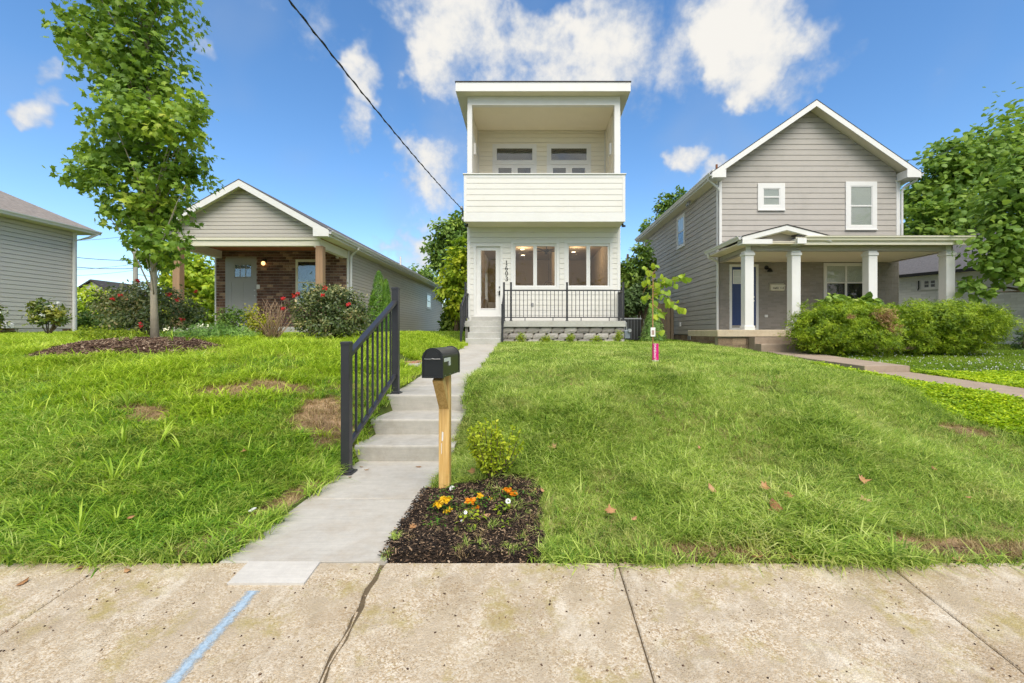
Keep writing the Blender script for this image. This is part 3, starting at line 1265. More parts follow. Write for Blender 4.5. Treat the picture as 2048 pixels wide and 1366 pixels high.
MB(Tf).cbox(Zx(572), Zx(590), -.03, .012, Zy(782), Zy(745), .004).build('handle_plate', BLACKP, door)
m = MB()
m.tube([(Zx(580), D - .01, Zy(752)), (Zx(580), D - .045, Zy(752)), (Zx(556), D - .05, Zy(752))], .009, 8)
m.build('lever', BLACKP, door)
MB(Tf).box(door_h[0], door_h[1], -.10, .03, door_h[2] - .03, door_h[2] + .008).build('threshold', NICKEL, door)

# front windows: two mulled pairs
for (u0, u1, z0, z1) in (win1, win2):
    w = frame(MB(Tf), u0 - .095, u1 + .095, z0 - .08, z1 + .125, .095, -.004, .032).build('window', TRIMW, wh)
    um = (u0 + u1) / 2
    for (p, q) in ((u0, um), (um, u1)):
        frame(MB(Tf), p + .001, q - .001, z0 + .001, z1 - .001, .062, -.085, -.01).build('sash', TRIMW, w)
        MB(Tf).box(p + .06, q - .06, -.052, -.046, z0 + .06, z1 - .06).build('pane', GLASS, w)


def text_obj(body, size, T, u, z, n, mat, parent, name='numeral', ext=.006, rot=0, bold=False):
    cu = bpy.data.curves.new('txt', 'FONT')
    cu.body = body
    cu.size = size
    cu.extrude = ext
    cu.offset = .008 * size if bold else 0
    cu.align_x = 'CENTER'
    cu.align_y = 'CENTER'
    cu.resolution_u = 3
    ob = bpy.data.objects.new('txt', cu)
    COL.objects.link(ob)
    dg = bpy.context.evaluated_depsgraph_get()
    me = bpy.data.meshes.new_from_object(ob.evaluated_get(dg))
    bpy.data.objects.remove(ob)
    m = MB(T)
    cr, sr = math.cos(rot), math.sin(rot)
    m.add([(u + v.co.x * cr - v.co.y * sr, n + v.co.z, z + v.co.x * sr + v.co.y * cr) for v in me.vertices], [tuple(p.vertices) for p in me.polygons])
    return m.build(name, mat, parent, recalc=False)


def serif(m, ch, u, z, h, n0, n1):
    """slender serif house numerals"""
    w = h * .52

    def strip(pts, ws):
        for i in range(len(pts) - 1):
            (a, b), (c, d) = pts[i], pts[i + 1]
            L = math.hypot(c - a, d - b) or 1
            nx, nz = -(d - b) / L, (c - a) / L
            p, q = ws[i] / 2, ws[i + 1] / 2
            m.hexa([(u + a - nx * p, n0, z + b - nz * p), (u + c - nx * q, n0, z + d - nz * q), (u + c + nx * q, n0, z + d + nz * q), (u + a + nx * p, n0, z + b + nz * p),
                    (u + a - nx * p, n1, z + b - nz * p), (u + c - nx * q, n1, z + d - nz * q), (u + c + nx * q, n1, z + d + nz * q), (u + a + nx * p, n1, z + b + nz * p)])
    tk, tn = h * .17, h * .06

    def arc(cx, cz, rx, rz, a0, a1, n=14):
        P, Wd = [], []
        for k in range(n + 1):
            a = a0 + (a1 - a0) * k / n
            P.append((cx + rx * math.cos(a), cz + rz * math.sin(a)))
            Wd.append(tn + (tk - tn) * abs(math.cos(a)))
        strip(P, Wd)
    if ch == '1':
        strip([(0, 0), (0, h)], [tk, tk])
        strip([(-w * .38, tn / 2), (w * .38, tn / 2)], [tn, tn])
        strip([(0, h - tn), (-w * .34, h * .82)], [tn, tn])
    elif ch == '0':
        arc(0, h / 2, w * .42, h * .46, 0, 2 * math.pi, 20)
    elif ch == '6':
        arc(0, h * .28, w * .40, h * .25, 0, 2 * math.pi, 18)
        arc(w * .30, h * .28, w * .70, h * .70, math.pi, math.pi * .56, 8)
    elif ch == '3':
        arc(-w * .02, h * .74, w * .36, h * .22, math.pi * .85, -math.pi * .5, 12)
        arc(-w * .02, h * .27, w * .42, h * .25, math.pi * .5, -math.pi * .85, 12)


for ch, zy in (('1', 470), ('6', 521), ('0', 573), ('3', 625)):
    m = MB(Tf)
    serif(m, ch, Zx(650), Zy(zy + 19), .155, .024, .036)
    m.build('house_number', BLACKP, wh)
# wall outlet, balcony cameras
MB(Tf).cbox(Zx(890), Zx(914), .0, .045, Zy(890), Zy(858), .006).build('outlet_cover', pm('grey_plastic', (.30, .30, .30), .1, 20, .5), wh)
for zx in (285, 1752):
    x = Zx(zx)
    m = MB()
    m.tube([(x, UPY + .30, SOF - .002), (x, UPY + .30, SOF - .06)], .035, 10)
    m.tube([(x, UPY + .34, SOF - .07), (x + (.05 if zx > 900 else -.05), UPY + .20, SOF - .10)], .034, 10)
    m.build('security_camera', BLACKP, wh)

# porch floor, steps, split-block skirt
porch = MB()
porch.cbox(PX(929, UPY - .05), PX(1251.5, UPY - .05), UPY - .05, D - .03, PZ(653.5, UPY), SL, .008)
porch.build('porch_slab', SLABC, wh)
k = 0
zt, zb = PZ(654.2, UPY), 1.0
rows = 3
rh = (zt - zb + .06) / rows
sx0, sx1 = PX(1003, UPY), PX(1249, UPY)
full = None
for r in range(rows):
    x = sx0 - (.2 if r % 2 else 0)
    while x < sx1 - .03:
        a, b = max(x, sx0) + .004, min(x + .405, sx1) - .004
        if b - a > .05:
            m = MB()
            z0, z1 = zt - (r + 1) * rh + .004, zt - r * rh - .004
            y = UPY + .03 - rng.random() * .012
            n = 5
            vs, fs = [], []
            for i in range(n + 1):
                for j in range(4):
                    e = (0 < i < n) and (0 < j < 3)
                    vs.append((a + (b - a) * i / n, y - (.012 + rng.random() * .016 if e else 0), z0 + (z1 - z0) * j / 3))
            for i in range(n):
                for j in range(3):
                    q = i * 4 + j
                    fs.append((q, q + 4, q + 5, q + 1))
            m.add(vs, fs)
            m.box(a, b, y, y + .15, z0, z1)
            m.build('split_block', STONEB, wh)
        x += .413
MB().box(sx0 + .002, sx1 - .002, UPY + .045, UPY + .2, zb - .1, zt - .001).build('skirt_mortar', MORTAR, wh)
MB().box(PX(929, UPY) + .02, PX(936, UPY), UPY + .03, D - .04, zb - .1, zt - .002).build('skirt_return', STONEB, wh)
sxa, sxb = PX(933, 13.5) - .0, PX(1002, 13.6)
zz = 1.0
rr = (SL - zz) / 4
for k in range(3):
    step_block(wh, sxa + .02 * k, sxb - .004 * k, 13.32 + .29 * k, UPY - .052, zz - .1, zz + rr * (k + 1), SLABC, .015)
step_block(wh, Zx(322), Zx(600), D - .42, D - .035, SL - .02, door_h[2] - .032, SLABC, .012)

# balcony parapet
PT = PZ(348, UPY)
Tp = facing('front', 0, UPY)
MB().box(WX0 + .01, WX1 - .01, UPY + .005, UPY + .12, SOF, PT - .02).build('parapet_wall', WHITE, wh)
for (a, b) in ((WX0 + .01, WX0 + .12), (WX1 - .12, WX1 - .01)):
    MB().box(a, b, UPY + .12, D, SOF, PT - .02).build('parapet_return', WHITE, wh)
zb2 = PZ(425, UPY)
siding(wh, Tp, WX0 + .09, WX1 - .09, zb2 + .004, PT - .13, (PT - .13 - zb2) / 6.0, WHITE, t=.018)
for (a, b) in ((WX0, WX0 + .09), (WX1 - .09, WX1)):
    MB(Tp).box(a, b, -.01, .026, zb2, PT - .021).build('corner_board', TRIMW, wh)
MB(Tp).box(WX0 + .09, WX1 - .09, -.004, .022, PT - .13, PT - .022).build('top_board', TRIMW, wh)
MB(Tp).box(WX0 - .002, WX1 + .002, -.012, .030, SOF - .008, zb2 - .001).build('band_board', TRIMW, wh)
MB().cbox(WX0 - .03, WX1 + .03, UPY - .055, UPY + .15, PT - .02, PT + .008, .004).build('parapet_cap', TRIMW, wh)
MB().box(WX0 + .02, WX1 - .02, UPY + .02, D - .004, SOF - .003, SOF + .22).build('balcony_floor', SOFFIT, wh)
for (T2, xx) in ((facing('left', WX0 + .01, UPY), 0), (facing('right', WX1 - .01, UPY), 1)):
    siding(wh, T2, .03, D - UPY, zb2 + .004, PT - .13, (PT - .13 - zb2) / 6.0, WHITE, t=.01)

# upper storey: frame round the balcony recess, its walls, doors, ceiling
YB = 17.1
ZT = PZ(192, D)                  # top of front frame
ZC = PZ(210, D)                  # ceiling line
LP, RP = PX(944, D), PX(1229, D)
MB().box(WX0, LP, D + .001, D + .16, SOF + .22, ZC).build('corner_post', TRIMW, wh)
MB().box(RP, WX1, D + .001, D + .16, SOF + .22, ZC).build('corner_post', TRIMW, wh)
MB().box(WX0, WX1, D + .0, D + .16, ZC, ZT).build('front_beam', TRIMW, wh)
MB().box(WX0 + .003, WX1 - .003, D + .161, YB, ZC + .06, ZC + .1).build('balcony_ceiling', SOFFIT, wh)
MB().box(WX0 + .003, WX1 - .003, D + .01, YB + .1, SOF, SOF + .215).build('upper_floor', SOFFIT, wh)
Ti = facing('front', 0, YB)
BOUNCEW = pm('white_siding_bounce_tint', (.77, .715, .58), .03, 1.5, .6, .06, 90, orand=.1)  # white siding with warm bounce light painted into its colour, for the recess boards
MB(Ti).box(WX0 + .1, WX1 - .1, -.12, 0, SOF + .2, ZC + .06).build('recess_wall', WHITE, wh)


def Ux(z):
    return PX(880 + z * .2415, YB)


def Uz(z):
    return PZ(140 + z * .2415, YB)


uh = []
for (a, b) in ((435, 800), (885, 1250)):
    uh.append((Ux(a), Ux(b), SOF + .2, Uz(615)))
siding(wh, Ti, LP + .01, RP - .01, SOF + .22, ZC + .05, .18, BOUNCEW, uh, t=.022)
for (u0, u1, z0, z1) in uh:
    w = frame(MB(Ti), u0, u1, z0, z1, .12, -.004, .03).build('balcony_doorway', TRIMW, wh)
    tz0, tz1 = Uz(748), Uz(655)
    MB(Ti).box(u0 + .12, u1 - .12, -.003, .028, Uz(785), tz0 - .05).build('transom_bar', TRIMW, w)
    frame(MB(Ti), u0 + .12, u1 - .12, tz0 - .05, z1 - .12, .05, -.002, .02).build('transom_frame', TRIMW, w)
    MB(Ti).box(u0 + .15, u1 - .15, .002, .004, tz0 - .03, z1 - .14).build('room_dark', DARKIN, w)
    MB(Ti).box(u0 + .165, u1 - .165, .008, .012, tz0 - .005, z1 - .165).build('pane', GLASSR, w)
    um = (u0 + u1) / 2
    for (p, q) in ((u0 + .12, um - .004), (um + .004, u1 - .12)):
        m = MB(Ti)
        frame(m, p, q, z0, Uz(788), .115, -.002, .022)
        dl = m.build('door_leaf', TRIMW, w)
        MB(Ti).box(p + .11, q - .11, .001, .003, z0 + .11, Uz(788) - .11).build('room_dark', DARKIN, dl)
        MB(Ti).box(p + .112, q - .112, .006, .010, z0 + .112, Uz(788) - .112).build('pane', GLASSR, dl)
# recess side walls with siding towards the balcony
for s, (T2, x) in enumerate(((facing('right', LP - .06, D), LP), (facing('left', RP + .06, D), RP))):
    siding(wh, T2, .16, YB - D - .004, SOF + .22, ZC + .05, .18, BOUNCEW)
    MB(T2).cbox(.75, .95, .016, .09, Uz(808), Uz(722), .01).build('wall_light', TRIMW, wh)
# outer side walls
YE = 27.0
SLP = .055
sidewins = [(2.0, 3.3, 2.9, 4.2), (4.6, 5.8, 2.9, 4.2)]
wall_holes(wh, facing('left', WX0, D), .121, YE - D, .9, ZC - .66, .12, sidewins, WHITE, 'side_wall')
wall_holes(wh, facing('right', WX1, D), .121, YE - D, .9, ZC - .66, .12, sidewins, WHITE, 'side_wall')
for (T2) in (facing('left', WX0, D), facing('right', WX1, D)):
    m = MB(T2)
    L = YE - D
    m.hexa([(.161, -.1, ZC - .66), (L, -.1, ZC - .66), (L, 0, ZC - .66), (.161, 0, ZC - .66),
            (.161, -.1, ZT - .01), (L, -.1, ZT - .01 - SLP * L), (L, 0, ZT - .01 - SLP * L), (.161, 0, ZT - .01)])
    m.build('side_wall_top', WHITE, wh)
    siding(wh, T2, .03, YE - D, 1.2, ZC - .2, .18, WHITE, sidewins)
MB().box(WX0 + .12, WX1 - .12, YE - .12, YE, .9, ZC - .3).build('rear_wall', WHITE, wh)
# shed roof, higher at the front
RY = 14.75
rx0, rx1 = PX(911.5, RY), PX(1261, RY)
rz0, rz1 = PZ(183, RY), PZ(164.5, RY)
m = MB(lambda a, b, c: (b, a, c))
Lr = YE + .4 - RY
m.prism([(RY, rz0 + .02), (RY, rz1), (RY + Lr, rz1 - SLP * Lr), (RY + Lr, rz0 + .02 - SLP * Lr)], rx0 + .02, rx1 - .02)
m.build('roof_deck', SOFFIT, wh)
m = MB()
m.box(rx0, rx1, RY - .025, RY - .001, rz0, rz1 - .012)
m.build('fascia_board', TRIMW, wh)
for x in (rx0, rx1 - .02):
    m = MB(lambda a, b, c: (b, a, c))
    m.prism([(RY - .001, rz0 + .0), (RY - .001, rz1 - .012), (RY + Lr, rz1 - .012 - SLP * Lr), (RY + Lr, rz0 - SLP * Lr)], x, x + .02)
    m.build('fascia_board', TRIMW, wh)
m = MB(lambda a, b, c: (b, a, c))
m.prism([(RY - .045, rz1 - .01), (RY - .045, rz1 + .022), (RY + Lr, rz1 + .022 - SLP * Lr), (RY + Lr, rz1 + .001 - SLP * Lr)], rx0 - .02, rx1 + .02)
m.build('roof_membrane', SHINGD, wh)

# rooms behind the front windows
ROOM = pm('warm_room_wall', (.44, .35, .24), .06, 1, .7)
FLOORW = pm('oak_floor', (.30, .17, .08), .2, 6, .4, stretch=(6, .5, 1))
FZ = door_h[2] - .04
MB().box(WX0 + .121, WX1 - .121, D + .121, 22, FZ - .1, FZ).build('room_floor', FLOORW, wh)
MB().box(WX0 + .121, WX1 - .121, D + .121, 22, SOF - .08, SOF - .01).build('room_ceiling', ROOM, wh)
MB().box(WX0 + .121, WX1 - .121, 21.4, 21.5, FZ, SOF - .08).build('room_wall', ROOM, wh)
MB().box(WX1 - .140, WX1 - .121, D + .121, 21.4, FZ, SOF - .08).build('room_wall', ROOM, wh)
for (y0, y1) in ((D + .121, D + 1.95), (D + 3.35, D + 4.55), (D + 5.85, 21.4)):
    MB().box(WX0 + .121, WX0 + .140, y0, y1, FZ, SOF - .08).build('room_wall', ROOM, wh)
MB().box(.95, 1.15, 19.0, 21.4, FZ, SOF - .08).build('room_wall', ROOM, wh)
MB().box(WX0 + .14, .0, 20.6, 21.3, FZ, FZ + .9).build('kitchen_counter', pm('counter_white', (.6, .57, .52), .05, 2, .5), wh)
LAMP = emit_mat('warm_lamp', (1.0, .78, .48), 1.6)
lamp_pos = [(-.35, 17.2), (-.35, 18.6), (-.35, 20.0), (1.75, 17.0), (1.9, 19.2)]
for k, (x, y) in enumerate(lamp_pos):
    m = MB()
    m.lathe((x, y, SOF - .092), [(.085, 0), (.085, .010)], 14)
    dl = m.build('downlight', LAMP, wh)
for k, (x, y) in enumerate(((-.3, 18.2), (1.9, 18.0))):
    ld = bpy.data.lights.new('room_light', 'POINT')
    ld.energy = 8.5
    ld.color = (1.0, .78, .52)
    ld.shadow_soft_size = .25
    lo = bpy.data.objects.new('room_light', ld)
    COL.objects.link(lo)
    place(lo, wh, (x, y, SOF - .35))
# ceiling fan and pendant lantern
fan = empty('ceiling_fan', (.62, 17.0, SOF - .08), 'dark ceiling fan behind the left window pair', 'ceiling fan')
m = MB()
m.tube([(.62, 17.0, SOF - .082), (.62, 17.0, SOF - .42)], .018, 8)
m.lathe((.62, 17.0, SOF - .5), [(.06, 0), (.11, .03), (.11, .10), (.05, .12)], 14)
m.build('motor', BLACKP, fan)
for k in range(5):
    a = 2 * math.pi * k / 5 + .3
    m = MB()
    p = Vector((.62 + .12 * math.cos(a), 17.0 + .12 * math.sin(a), SOF - .44))
    q = Vector((.62 + .72 * math.cos(a), 17.0 + .72 * math.sin(a), SOF - .45))
    m.bar(p, q, .12, .012)
    m.build('blade', BLACKP, fan)
pn = empty('pendant_lantern', (.78, 18.6, SOF - .08), 'geometric wire pendant lantern glowing behind the left window pair', 'lantern')
lz = SOF - 2.05
m = MB()
m.tube([(.78, 18.6, SOF - .082), (.78, 18.6, lz + .62)], .008, 6)
m.build('rod', BLACKP, pn)
m = MB()
ri = [(.78 + .16 * math.cos(math.pi / 3 * k), 18.6 + .16 * math.sin(math.pi / 3 * k), lz + .55) for k in range(6)]
ro = [(.78 + .30 * math.cos(math.pi / 3 * k), 18.6 + .30 * math.sin(math.pi / 3 * k), lz + .20) for k in range(6)]
rl = [(.78 + .20 * math.cos(math.pi / 3 * k), 18.6 + .20 * math.sin(math.pi / 3 * k), lz) for k in range(6)]
for k in range(6):
    j = (k + 1) % 6
    for p, q in ((ri[k], (.78, 18.6, lz + .64)), (ri[k], ro[k]), (ro[k], rl[k]), (ri[k], ri[j]), (ro[k], ro[j]), (rl[k], rl[j])):
        m.tube([p, q], .011, 5)
m.build('cage', pm('bronze', (.12, .07, .04), .2, 10, .4, metal=.6), pn)
m = MB()
m.lathe((.78, 18.6, lz + .28), [(.015, 0), (.05, .05), (.035, .11), (.015, .13)], 12)
m.build('bulb', emit_mat('bulb_glow', (1.0, .78, .45), 2.5), pn, smooth=True)

# porch railings
def railing(root, p, q, z0, n, ph=None, posts=(0, 1), gap=.09, hgt=.95, bal=.019):
    p, q = Vector(p), Vector(q)
    for (zo, w, hh, nm) in ((hgt, .045, .035, 'top_rail'), (gap + .03, .035, .03, 'bottom_rail')):
        m = MB()
        m.bar(p + Vector((0, 0, zo)), q + Vector((0, 0, zo)), w, hh)
        m.build(nm, DARKM, root)
    for k in range(1, n + 1):
        c = p.lerp(q, k / (n + 1))
        m = MB()
        m.box(c.x - bal / 2, c.x + bal / 2, c.y - bal / 2, c.y + bal / 2, c.z + gap + .03, c.z + hgt)
        m.build('baluster', DARKM, root)


RYP = UPY + .04
pr = empty('porch_railing', (1.2, RYP, SL), 'black metal balustrade along the white house porch edge', 'railing')
pxs = [PX(p, RYP) for p in (1008, 1022, 1134, 1246.5)]
PH = PZ(564.5, RYP) - SL
for k, x in enumerate(pxs):
    post(pr, x, RYP, SL, SL + PH, .062, .115)
for k, n in ((0, 1), (1, 13), (2, 13)):
    if k == 0:
        railing(pr, (pxs[0] + .03, RYP, SL), (pxs[1] - .03, RYP, SL), 0, 1, hgt=PZ(581, RYP) - SL)
    else:
        railing(pr, (pxs[k] + .03, RYP, SL), (pxs[k + 1] - .03, RYP, SL), 0, n, hgt=PZ(581, RYP) - SL)
        for f in (.25, .75):
            c = pxs[k] + (pxs[k + 1] - pxs[k]) * f
            MB().box(c - .012, c + .012, RYP - .012, RYP + .012, SL + .001, SL + .105).build('support_foot', DARKM, pr)
railing(pr, (pxs[3], RYP + .03, SL), (pxs[3], D - .09, SL), 0, 5, hgt=PZ(581, RYP) - SL)
post(pr, pxs[3], D - .07, SL, SL + PZ(581, RYP) - SL + .02, .062, .115)
for s, (px0, px1, lab) in enumerate(((922, 931, 'black stair rail on the downspout side of the white house steps'), (1004.6, 1008, 'black stair rail between the white house steps and the block skirt'))):
    x = PX(px0, 13.45)
    sr = empty('stair_rail', (x, 13.45, 1.0), lab if s else 'black stair rail on the grass side of the white house steps', 'stair rail')
    zb0 = 1.0
    post(sr, x, 13.45, zb0 - .02, PZ(608, 13.45), .062, 0)
    x2 = PX(px1, RYP) if s == 0 else x + .0
    if s == 0:
        post(sr, x2, RYP, SL - .02, SL + PH, .062, .11)
    zt0, zt1 = PZ(612, 13.45), SL + .9
    y1 = RYP - (.03 if s == 0 else .05)
    a, b = Vector((x, 13.48, zt0 - .02)), Vector((x2, y1, zt1))
    a2, b2 = Vector((x, 13.48, zb0 + .26)), Vector((x2, y1, SL + .12))
    MB().bar(a, b, .05, .035).build('top_rail', DARKM, sr)
    MB().bar(a2, b2, .035, .03).build('bottom_rail', DARKM, sr)
    for k in range(1, 7):
        c, e = a.lerp(b, k / 7), a2.lerp(b2, k / 7)
        MB().box(c.x - .009, c.x + .009, c.y - .009, c.y + .009, e.z, c.z).build('baluster', DARKM, sr)
    if s == 0:
        railing(sr, (x2, RYP + .03, SL), (x2, D - .05, SL), 0, 4, hgt=PZ(585, RYP) - SL)

# service drop: weatherhead and cable
GALV = pm('galvanised_steel', (.42, .43, .44), .15, 10, .4, metal=.7)
at = Vector((WX0 - .06, UPY + .10, PZ(418, UPY)))
wt = empty('service_weatherhead', (at.x, at.y, at.z - .5), 'grey weatherhead and cable clamps on the corner of the white balcony', 'cable bracket')
m = MB()
m.tube([(at.x, at.y, at.z - .38), (at.x, at.y, at.z + .05)], .022, 8)
m.build('mast', BLACKP, wt)
m = MB()
m.lathe((at.x - .03, at.y - .05, at.z - .02), [(.03, 0), (.055, .05), (.05, .11), (.02, .14)], 10)
m.lathe((at.x + .03, at.y - .05, at.z - .38), [(.03, 0), (.06, .05), (.05, .12), (.02, .15)], 10)
m.build('insulator', GALV, wt)
CABLE = pm('cable_black', (.03, .03, .032), .2, 10, .6)
A = at + Vector((-.02, -.06, .02))
m = MB()
pts = []
n = 46
for k in range(n + 1):
    f = k / n
    y = A.y + (-4 - A.y) * f
    x = A.x + (-4.05 - A.x) * f
    z = A.z + (6.9 - A.z) * f - 1.15 * 4 * f * (1 - f) * .42
    pts.append(Vector((x, y, z)))
m.tube(pts, .011, 6)
tw = []
for k in range(n * 6 + 1):
    f = k / (n * 6)
    i = min(int(f * n), n - 1)
    c = pts[i].lerp(pts[i + 1], f * n - i)
    a = k * .9
    tw.append(c + Vector((math.cos(a) * .016, 0, math.sin(a) * .016)))
m.tube(tw, .007, 4)
tag(m.build('service_cable', CABLE), 'twisted black overhead cable running to the white balcony corner', 'cable')
# ================================================================= BRICK-FRONTED HOUSE (left)
DB, DG = 14.7, 12.5
LX0, LX1 = -10.61, -6.15
LXC, LHALF = -8.37, 2.57
LZA, LZE = PZ(358, DG), PZ(458, DG)
lh = empty('brick_front_house', (LXC, DB, 1.3), 'single storey gabled house with brown brick porch wall and tan vinyl sides', 'house')
LT = facing('front', 0, DB)
LBEAM = PZ(475, DG + .25)         # underside of gable siding
CEIL = LBEAM + .02


def Lx(z, d=DB):
    return PX(360 + z * .28557, d)


def Lz(z, d=DB):
    return PZ(330 + z * .28557, d)


MB().box(LX0 + .03, LX1 - .03, DB + .03, 30.4, 1.0, CEIL).build('wall_core', MORTAR, lh)
ld = (Lx(320), Lx(538), 1.3, Lz(655))
lw = (Lx(812), Lx(1012), Lz(985), Lz(662))
bricks(lh, LT, LX0, LX1 - .02, 1.2, CEIL - .08, BRICK, [ld, lw], focus=(Lx(680), Lz(700)))
MB(LT).box(LX0, LX1 - .02, -.03, -.0005, 1.1, CEIL - .1).build('mortar_joints', MORTAR, lh)
# door
dc = frame(MB(LT), ld[0], ld[1], ld[2] + .2, ld[3], .05, -.02, .02).build('door_casing', DOORG, lh)
LTd = lambda u, n, z: LT(u, n + .020, z)
MB(LTd).box(ld[0] + .05, ld[0] + .11, -.02, .0, ld[2] + .2, ld[3] - .05).build('door_jamb', DOORG, dc)
a, b, c, e = ld[0] + .11, ld[1] - .05, ld[2] + .22, ld[3] - .05
g0, g1, gz0, gz1 = Lx(383), Lx(502), Lz(785), Lz(697)
m = MB(LTd)
frame(m, a, b, c, e, .10, -.018, -.002)
m.box(a + .1, b - .1, -.018, -.002, Lz(820), gz0 - .02)
m.box(a + .1, b - .1, -.018, -.002, gz1 + .02, e - .1)
um = (a + b) / 2
m.box(um - .05, um + .05, -.018, -.002, c + .1, Lz(820))
m.box(a + .1, um - .05, -.0185, -.010, c + .1, Lz(820))
m.box(um + .05, b - .1, -.0185, -.010, c + .1, Lz(820))
m.box(a + .1, g0, -.018, -.002, gz0 - .02, gz1 + .02)
m.box(g1, b - .1, -.018, -.002, gz0 - .02, gz1 + .02)
d2 = m.build('front_door', DOORG, lh)
MB(LTd).box(g0 - .01, g1 + .01, -.0175, -.016, gz0 - .02, gz1 + .02).build('room_dark', DARKIN, d2)
for k in range(3):
    for j in range(2):
        p, q = g0 + (g1 - g0) * k / 3, g0 + (g1 - g0) * (k + 1) / 3
        r, s = (gz0, gz0 + (gz1 - gz0) * .70) if j == 0 else (gz0 + (gz1 - gz0) * .70, gz1)
        MB(LTd).box(p + .012, q - .012, -.014, -.009, r + .012, s - .012).build('pane', GLASSR, d2)
m = MB(LTd)
for k in range(4):
    p = g0 + (g1 - g0) * k / 3
    m.box(p - .012, p + .012, -.016, -.004, gz0 - .012, gz1 + .012)
for z in (gz0, gz0 + (gz1 - gz0) * .70, gz1):
    m.box(g0, g1, -.016, -.0045, z - .012, z + .012)
m.build('glazing_bars', DOORG, d2)
m = MB()
for z in (Lz(878), Lz(915)):
    x = Lx(527)
    m.tube([(x, DB + .01, z), (x, DB - .04, z)], [.026, .022], 10)
m.build('lock_set', NICKEL, d2)
MB(LT).cbox(Lx(540), Lx(562), .012, .04, Lz(868), Lz(838), .004).build('keypad', TRIMW, lh)
window(lh, LT, *lw[:4], trim=.05, style='hung', glass=GLASSR, tm=CREAM, deep=.03)
# lantern on the brick (lit)
lx, lz = Lx(597), Lz(690)
ln = empty('porch_lantern', (lx, DB - .02, lz - .12), 'lit black porch lantern on the brown brick wall', 'wall lantern')
m = MB()
m.box(lx - .05, lx + .05, DB - .03, DB - .014, lz + .02, lz + .16)
m.bar((lx, DB - .03, lz + .09), (lx, DB - .11, lz + .09), .02)
m.lathe((lx, DB - .11, lz + .05), [(.075, 0), (.06, .03), (.02, .07)], 12)
m.build('bracket', BLACKP, ln)
m = MB()
m.lathe((lx, DB - .11, lz - .07), [(.03, 0), (.055, .03), (.055, .09), (.03, .12)], 12)
m.build('globe', emit_mat('amber_globe', (1.0, .55, .2), .9), ln, smooth=True)
# beam, ceiling, posts
YP = DG + .35
OR_ = pm('cedar_soffit', (.36, .12, .045), .25, 5, .6, stretch=(1, 6, 1))
MB().box(LX0 + .12, LX1 - .04, YP - .09, YP + .09, CEIL - .26, CEIL - .045).build('porch_beam', CREAM, lh)
for x in (LX0 + .02, LX1 - .20):
    MB().box(x, x + .18, YP - .08, DB - .02, CEIL - .30, CEIL - .05).build('side_beam', CREAM, lh)
MB().box(LX0 + .01, LX1 - .01, DG + .27, DB - .014, CEIL - .04, CEIL).build('porch_ceiling', OR_, lh)
CEDAR = pm('weathered_cedar', (.36, .225, .13), .28, 5, .75, .25, 50, stretch=(4, 4, .25))
for px in (641, 357):
    x = PX(px, YP)
    m = MB()
    m.cbox(x - .105, x + .105, YP - .10, YP + .10, 1.2, CEIL - .262, .012)
    m.build('porch_post', CEDAR, lh)
MB().cbox(LX0 + .1, LX1 - .1, YP - .15, DB - .04, 1.1, 1.52, .01).build('porch_floor', SLABC, lh)
# gable
TG = facing('front', 0, DG + .25)
sl = (LZA - LZE) / LHALF
MB().prism([(LXC - LHALF + .1, LBEAM + .01), (LXC + LHALF - .1, LBEAM + .01), (LXC, LZA - .14)], DG + .255, DG + .30).build('gable_sheathing', VINYL, lh)
siding(lh, TG, LXC - 3, LXC + 3, LBEAM, LZA - .2, .113, VINYL, clip=lambda z: (LXC - (LZA - .13 - z) / sl, LXC + (LZA - .13 - z) / sl), t=.024)
MB(TG).box(LXC - 2.22, LXC + 2.22, -.0, .024, LBEAM - .075, LBEAM - .002).build('frieze_board', CREAM, lh)
gable_roof(lh, LXC, LHALF, LZE, LZA, DG, 30.7, SHING, .19)
for s in (-1, 1):
    xe = LXC + s * LHALF
    MB().box(min(xe, xe - s * .44), max(xe, xe - s * .44), DG - .03, DG + .26, LBEAM - .02, LZE + .02).build('eave_return', TRIMW, lh)
    MB().box(min(xe - s * .02, LXC + s * 2.2), max(xe - s * .02, LXC + s * 2.2), DG + .262, 30.7, LZE - .20, LZE - .16).build('eave_soffit', SOFFIT, lh)
    gutter(lh, xe, LZE - .04, DG - .02, 30.7, s)
    MB().box(min(xe, xe - s * .02), max(xe, xe - s * .02), DG + .262, 30.7, LZE - .20, LZE - .045).build('eave_fascia', TRIMW, lh)
# vinyl side wall towards the white house, its corner, foundation and window
TR = facing('right', LX1 - .03, DB)
SB = PZ(664, 24)
dw0 = (-(LX1 - .03)) * F / (VX - 852.5)
dw1 = (-(LX1 - .03)) * F / (VX - 861)
wz0, wz1 = PZ(617.5, dw0), PZ(585, dw0)
holes = [(dw0 - DB - .05, dw1 - DB + .05, wz0, wz1)]
siding(lh, TR, .12, 30.4 - DB, 1.42, LZE - .21, .113, VINYL, holes, t=.026, gap=.018)
window(lh, TR, *holes[0], trim=.09, style='hung', glass=GLASSR, deep=.04)
MB(TR).box(-.02, .12, -.02, .03, 1.3, LZE - .21).build('corner_board', TRIMW, lh)
MB(TR).box(30.4 - DB - .1, 30.4 - DB + .03, -.02, .03, 1.3, LZE - .21).build('corner_board', CREAM, lh)
bricks(lh, TR, .1, 30.3 - DB, 1.1, 1.41, brick_mat('tan_brick', [(0, (.25, .13, .08)), (.5, (.42, .28, .18)), (1, (.55, .42, .30))]), most=60)
TLs = facing('left', LX0 + .03, DB)
siding(lh, TLs, 0, 30.4 - DB, 1.42, LZE - .21, .113, VINYL)
xg = LXC + LHALF + .06
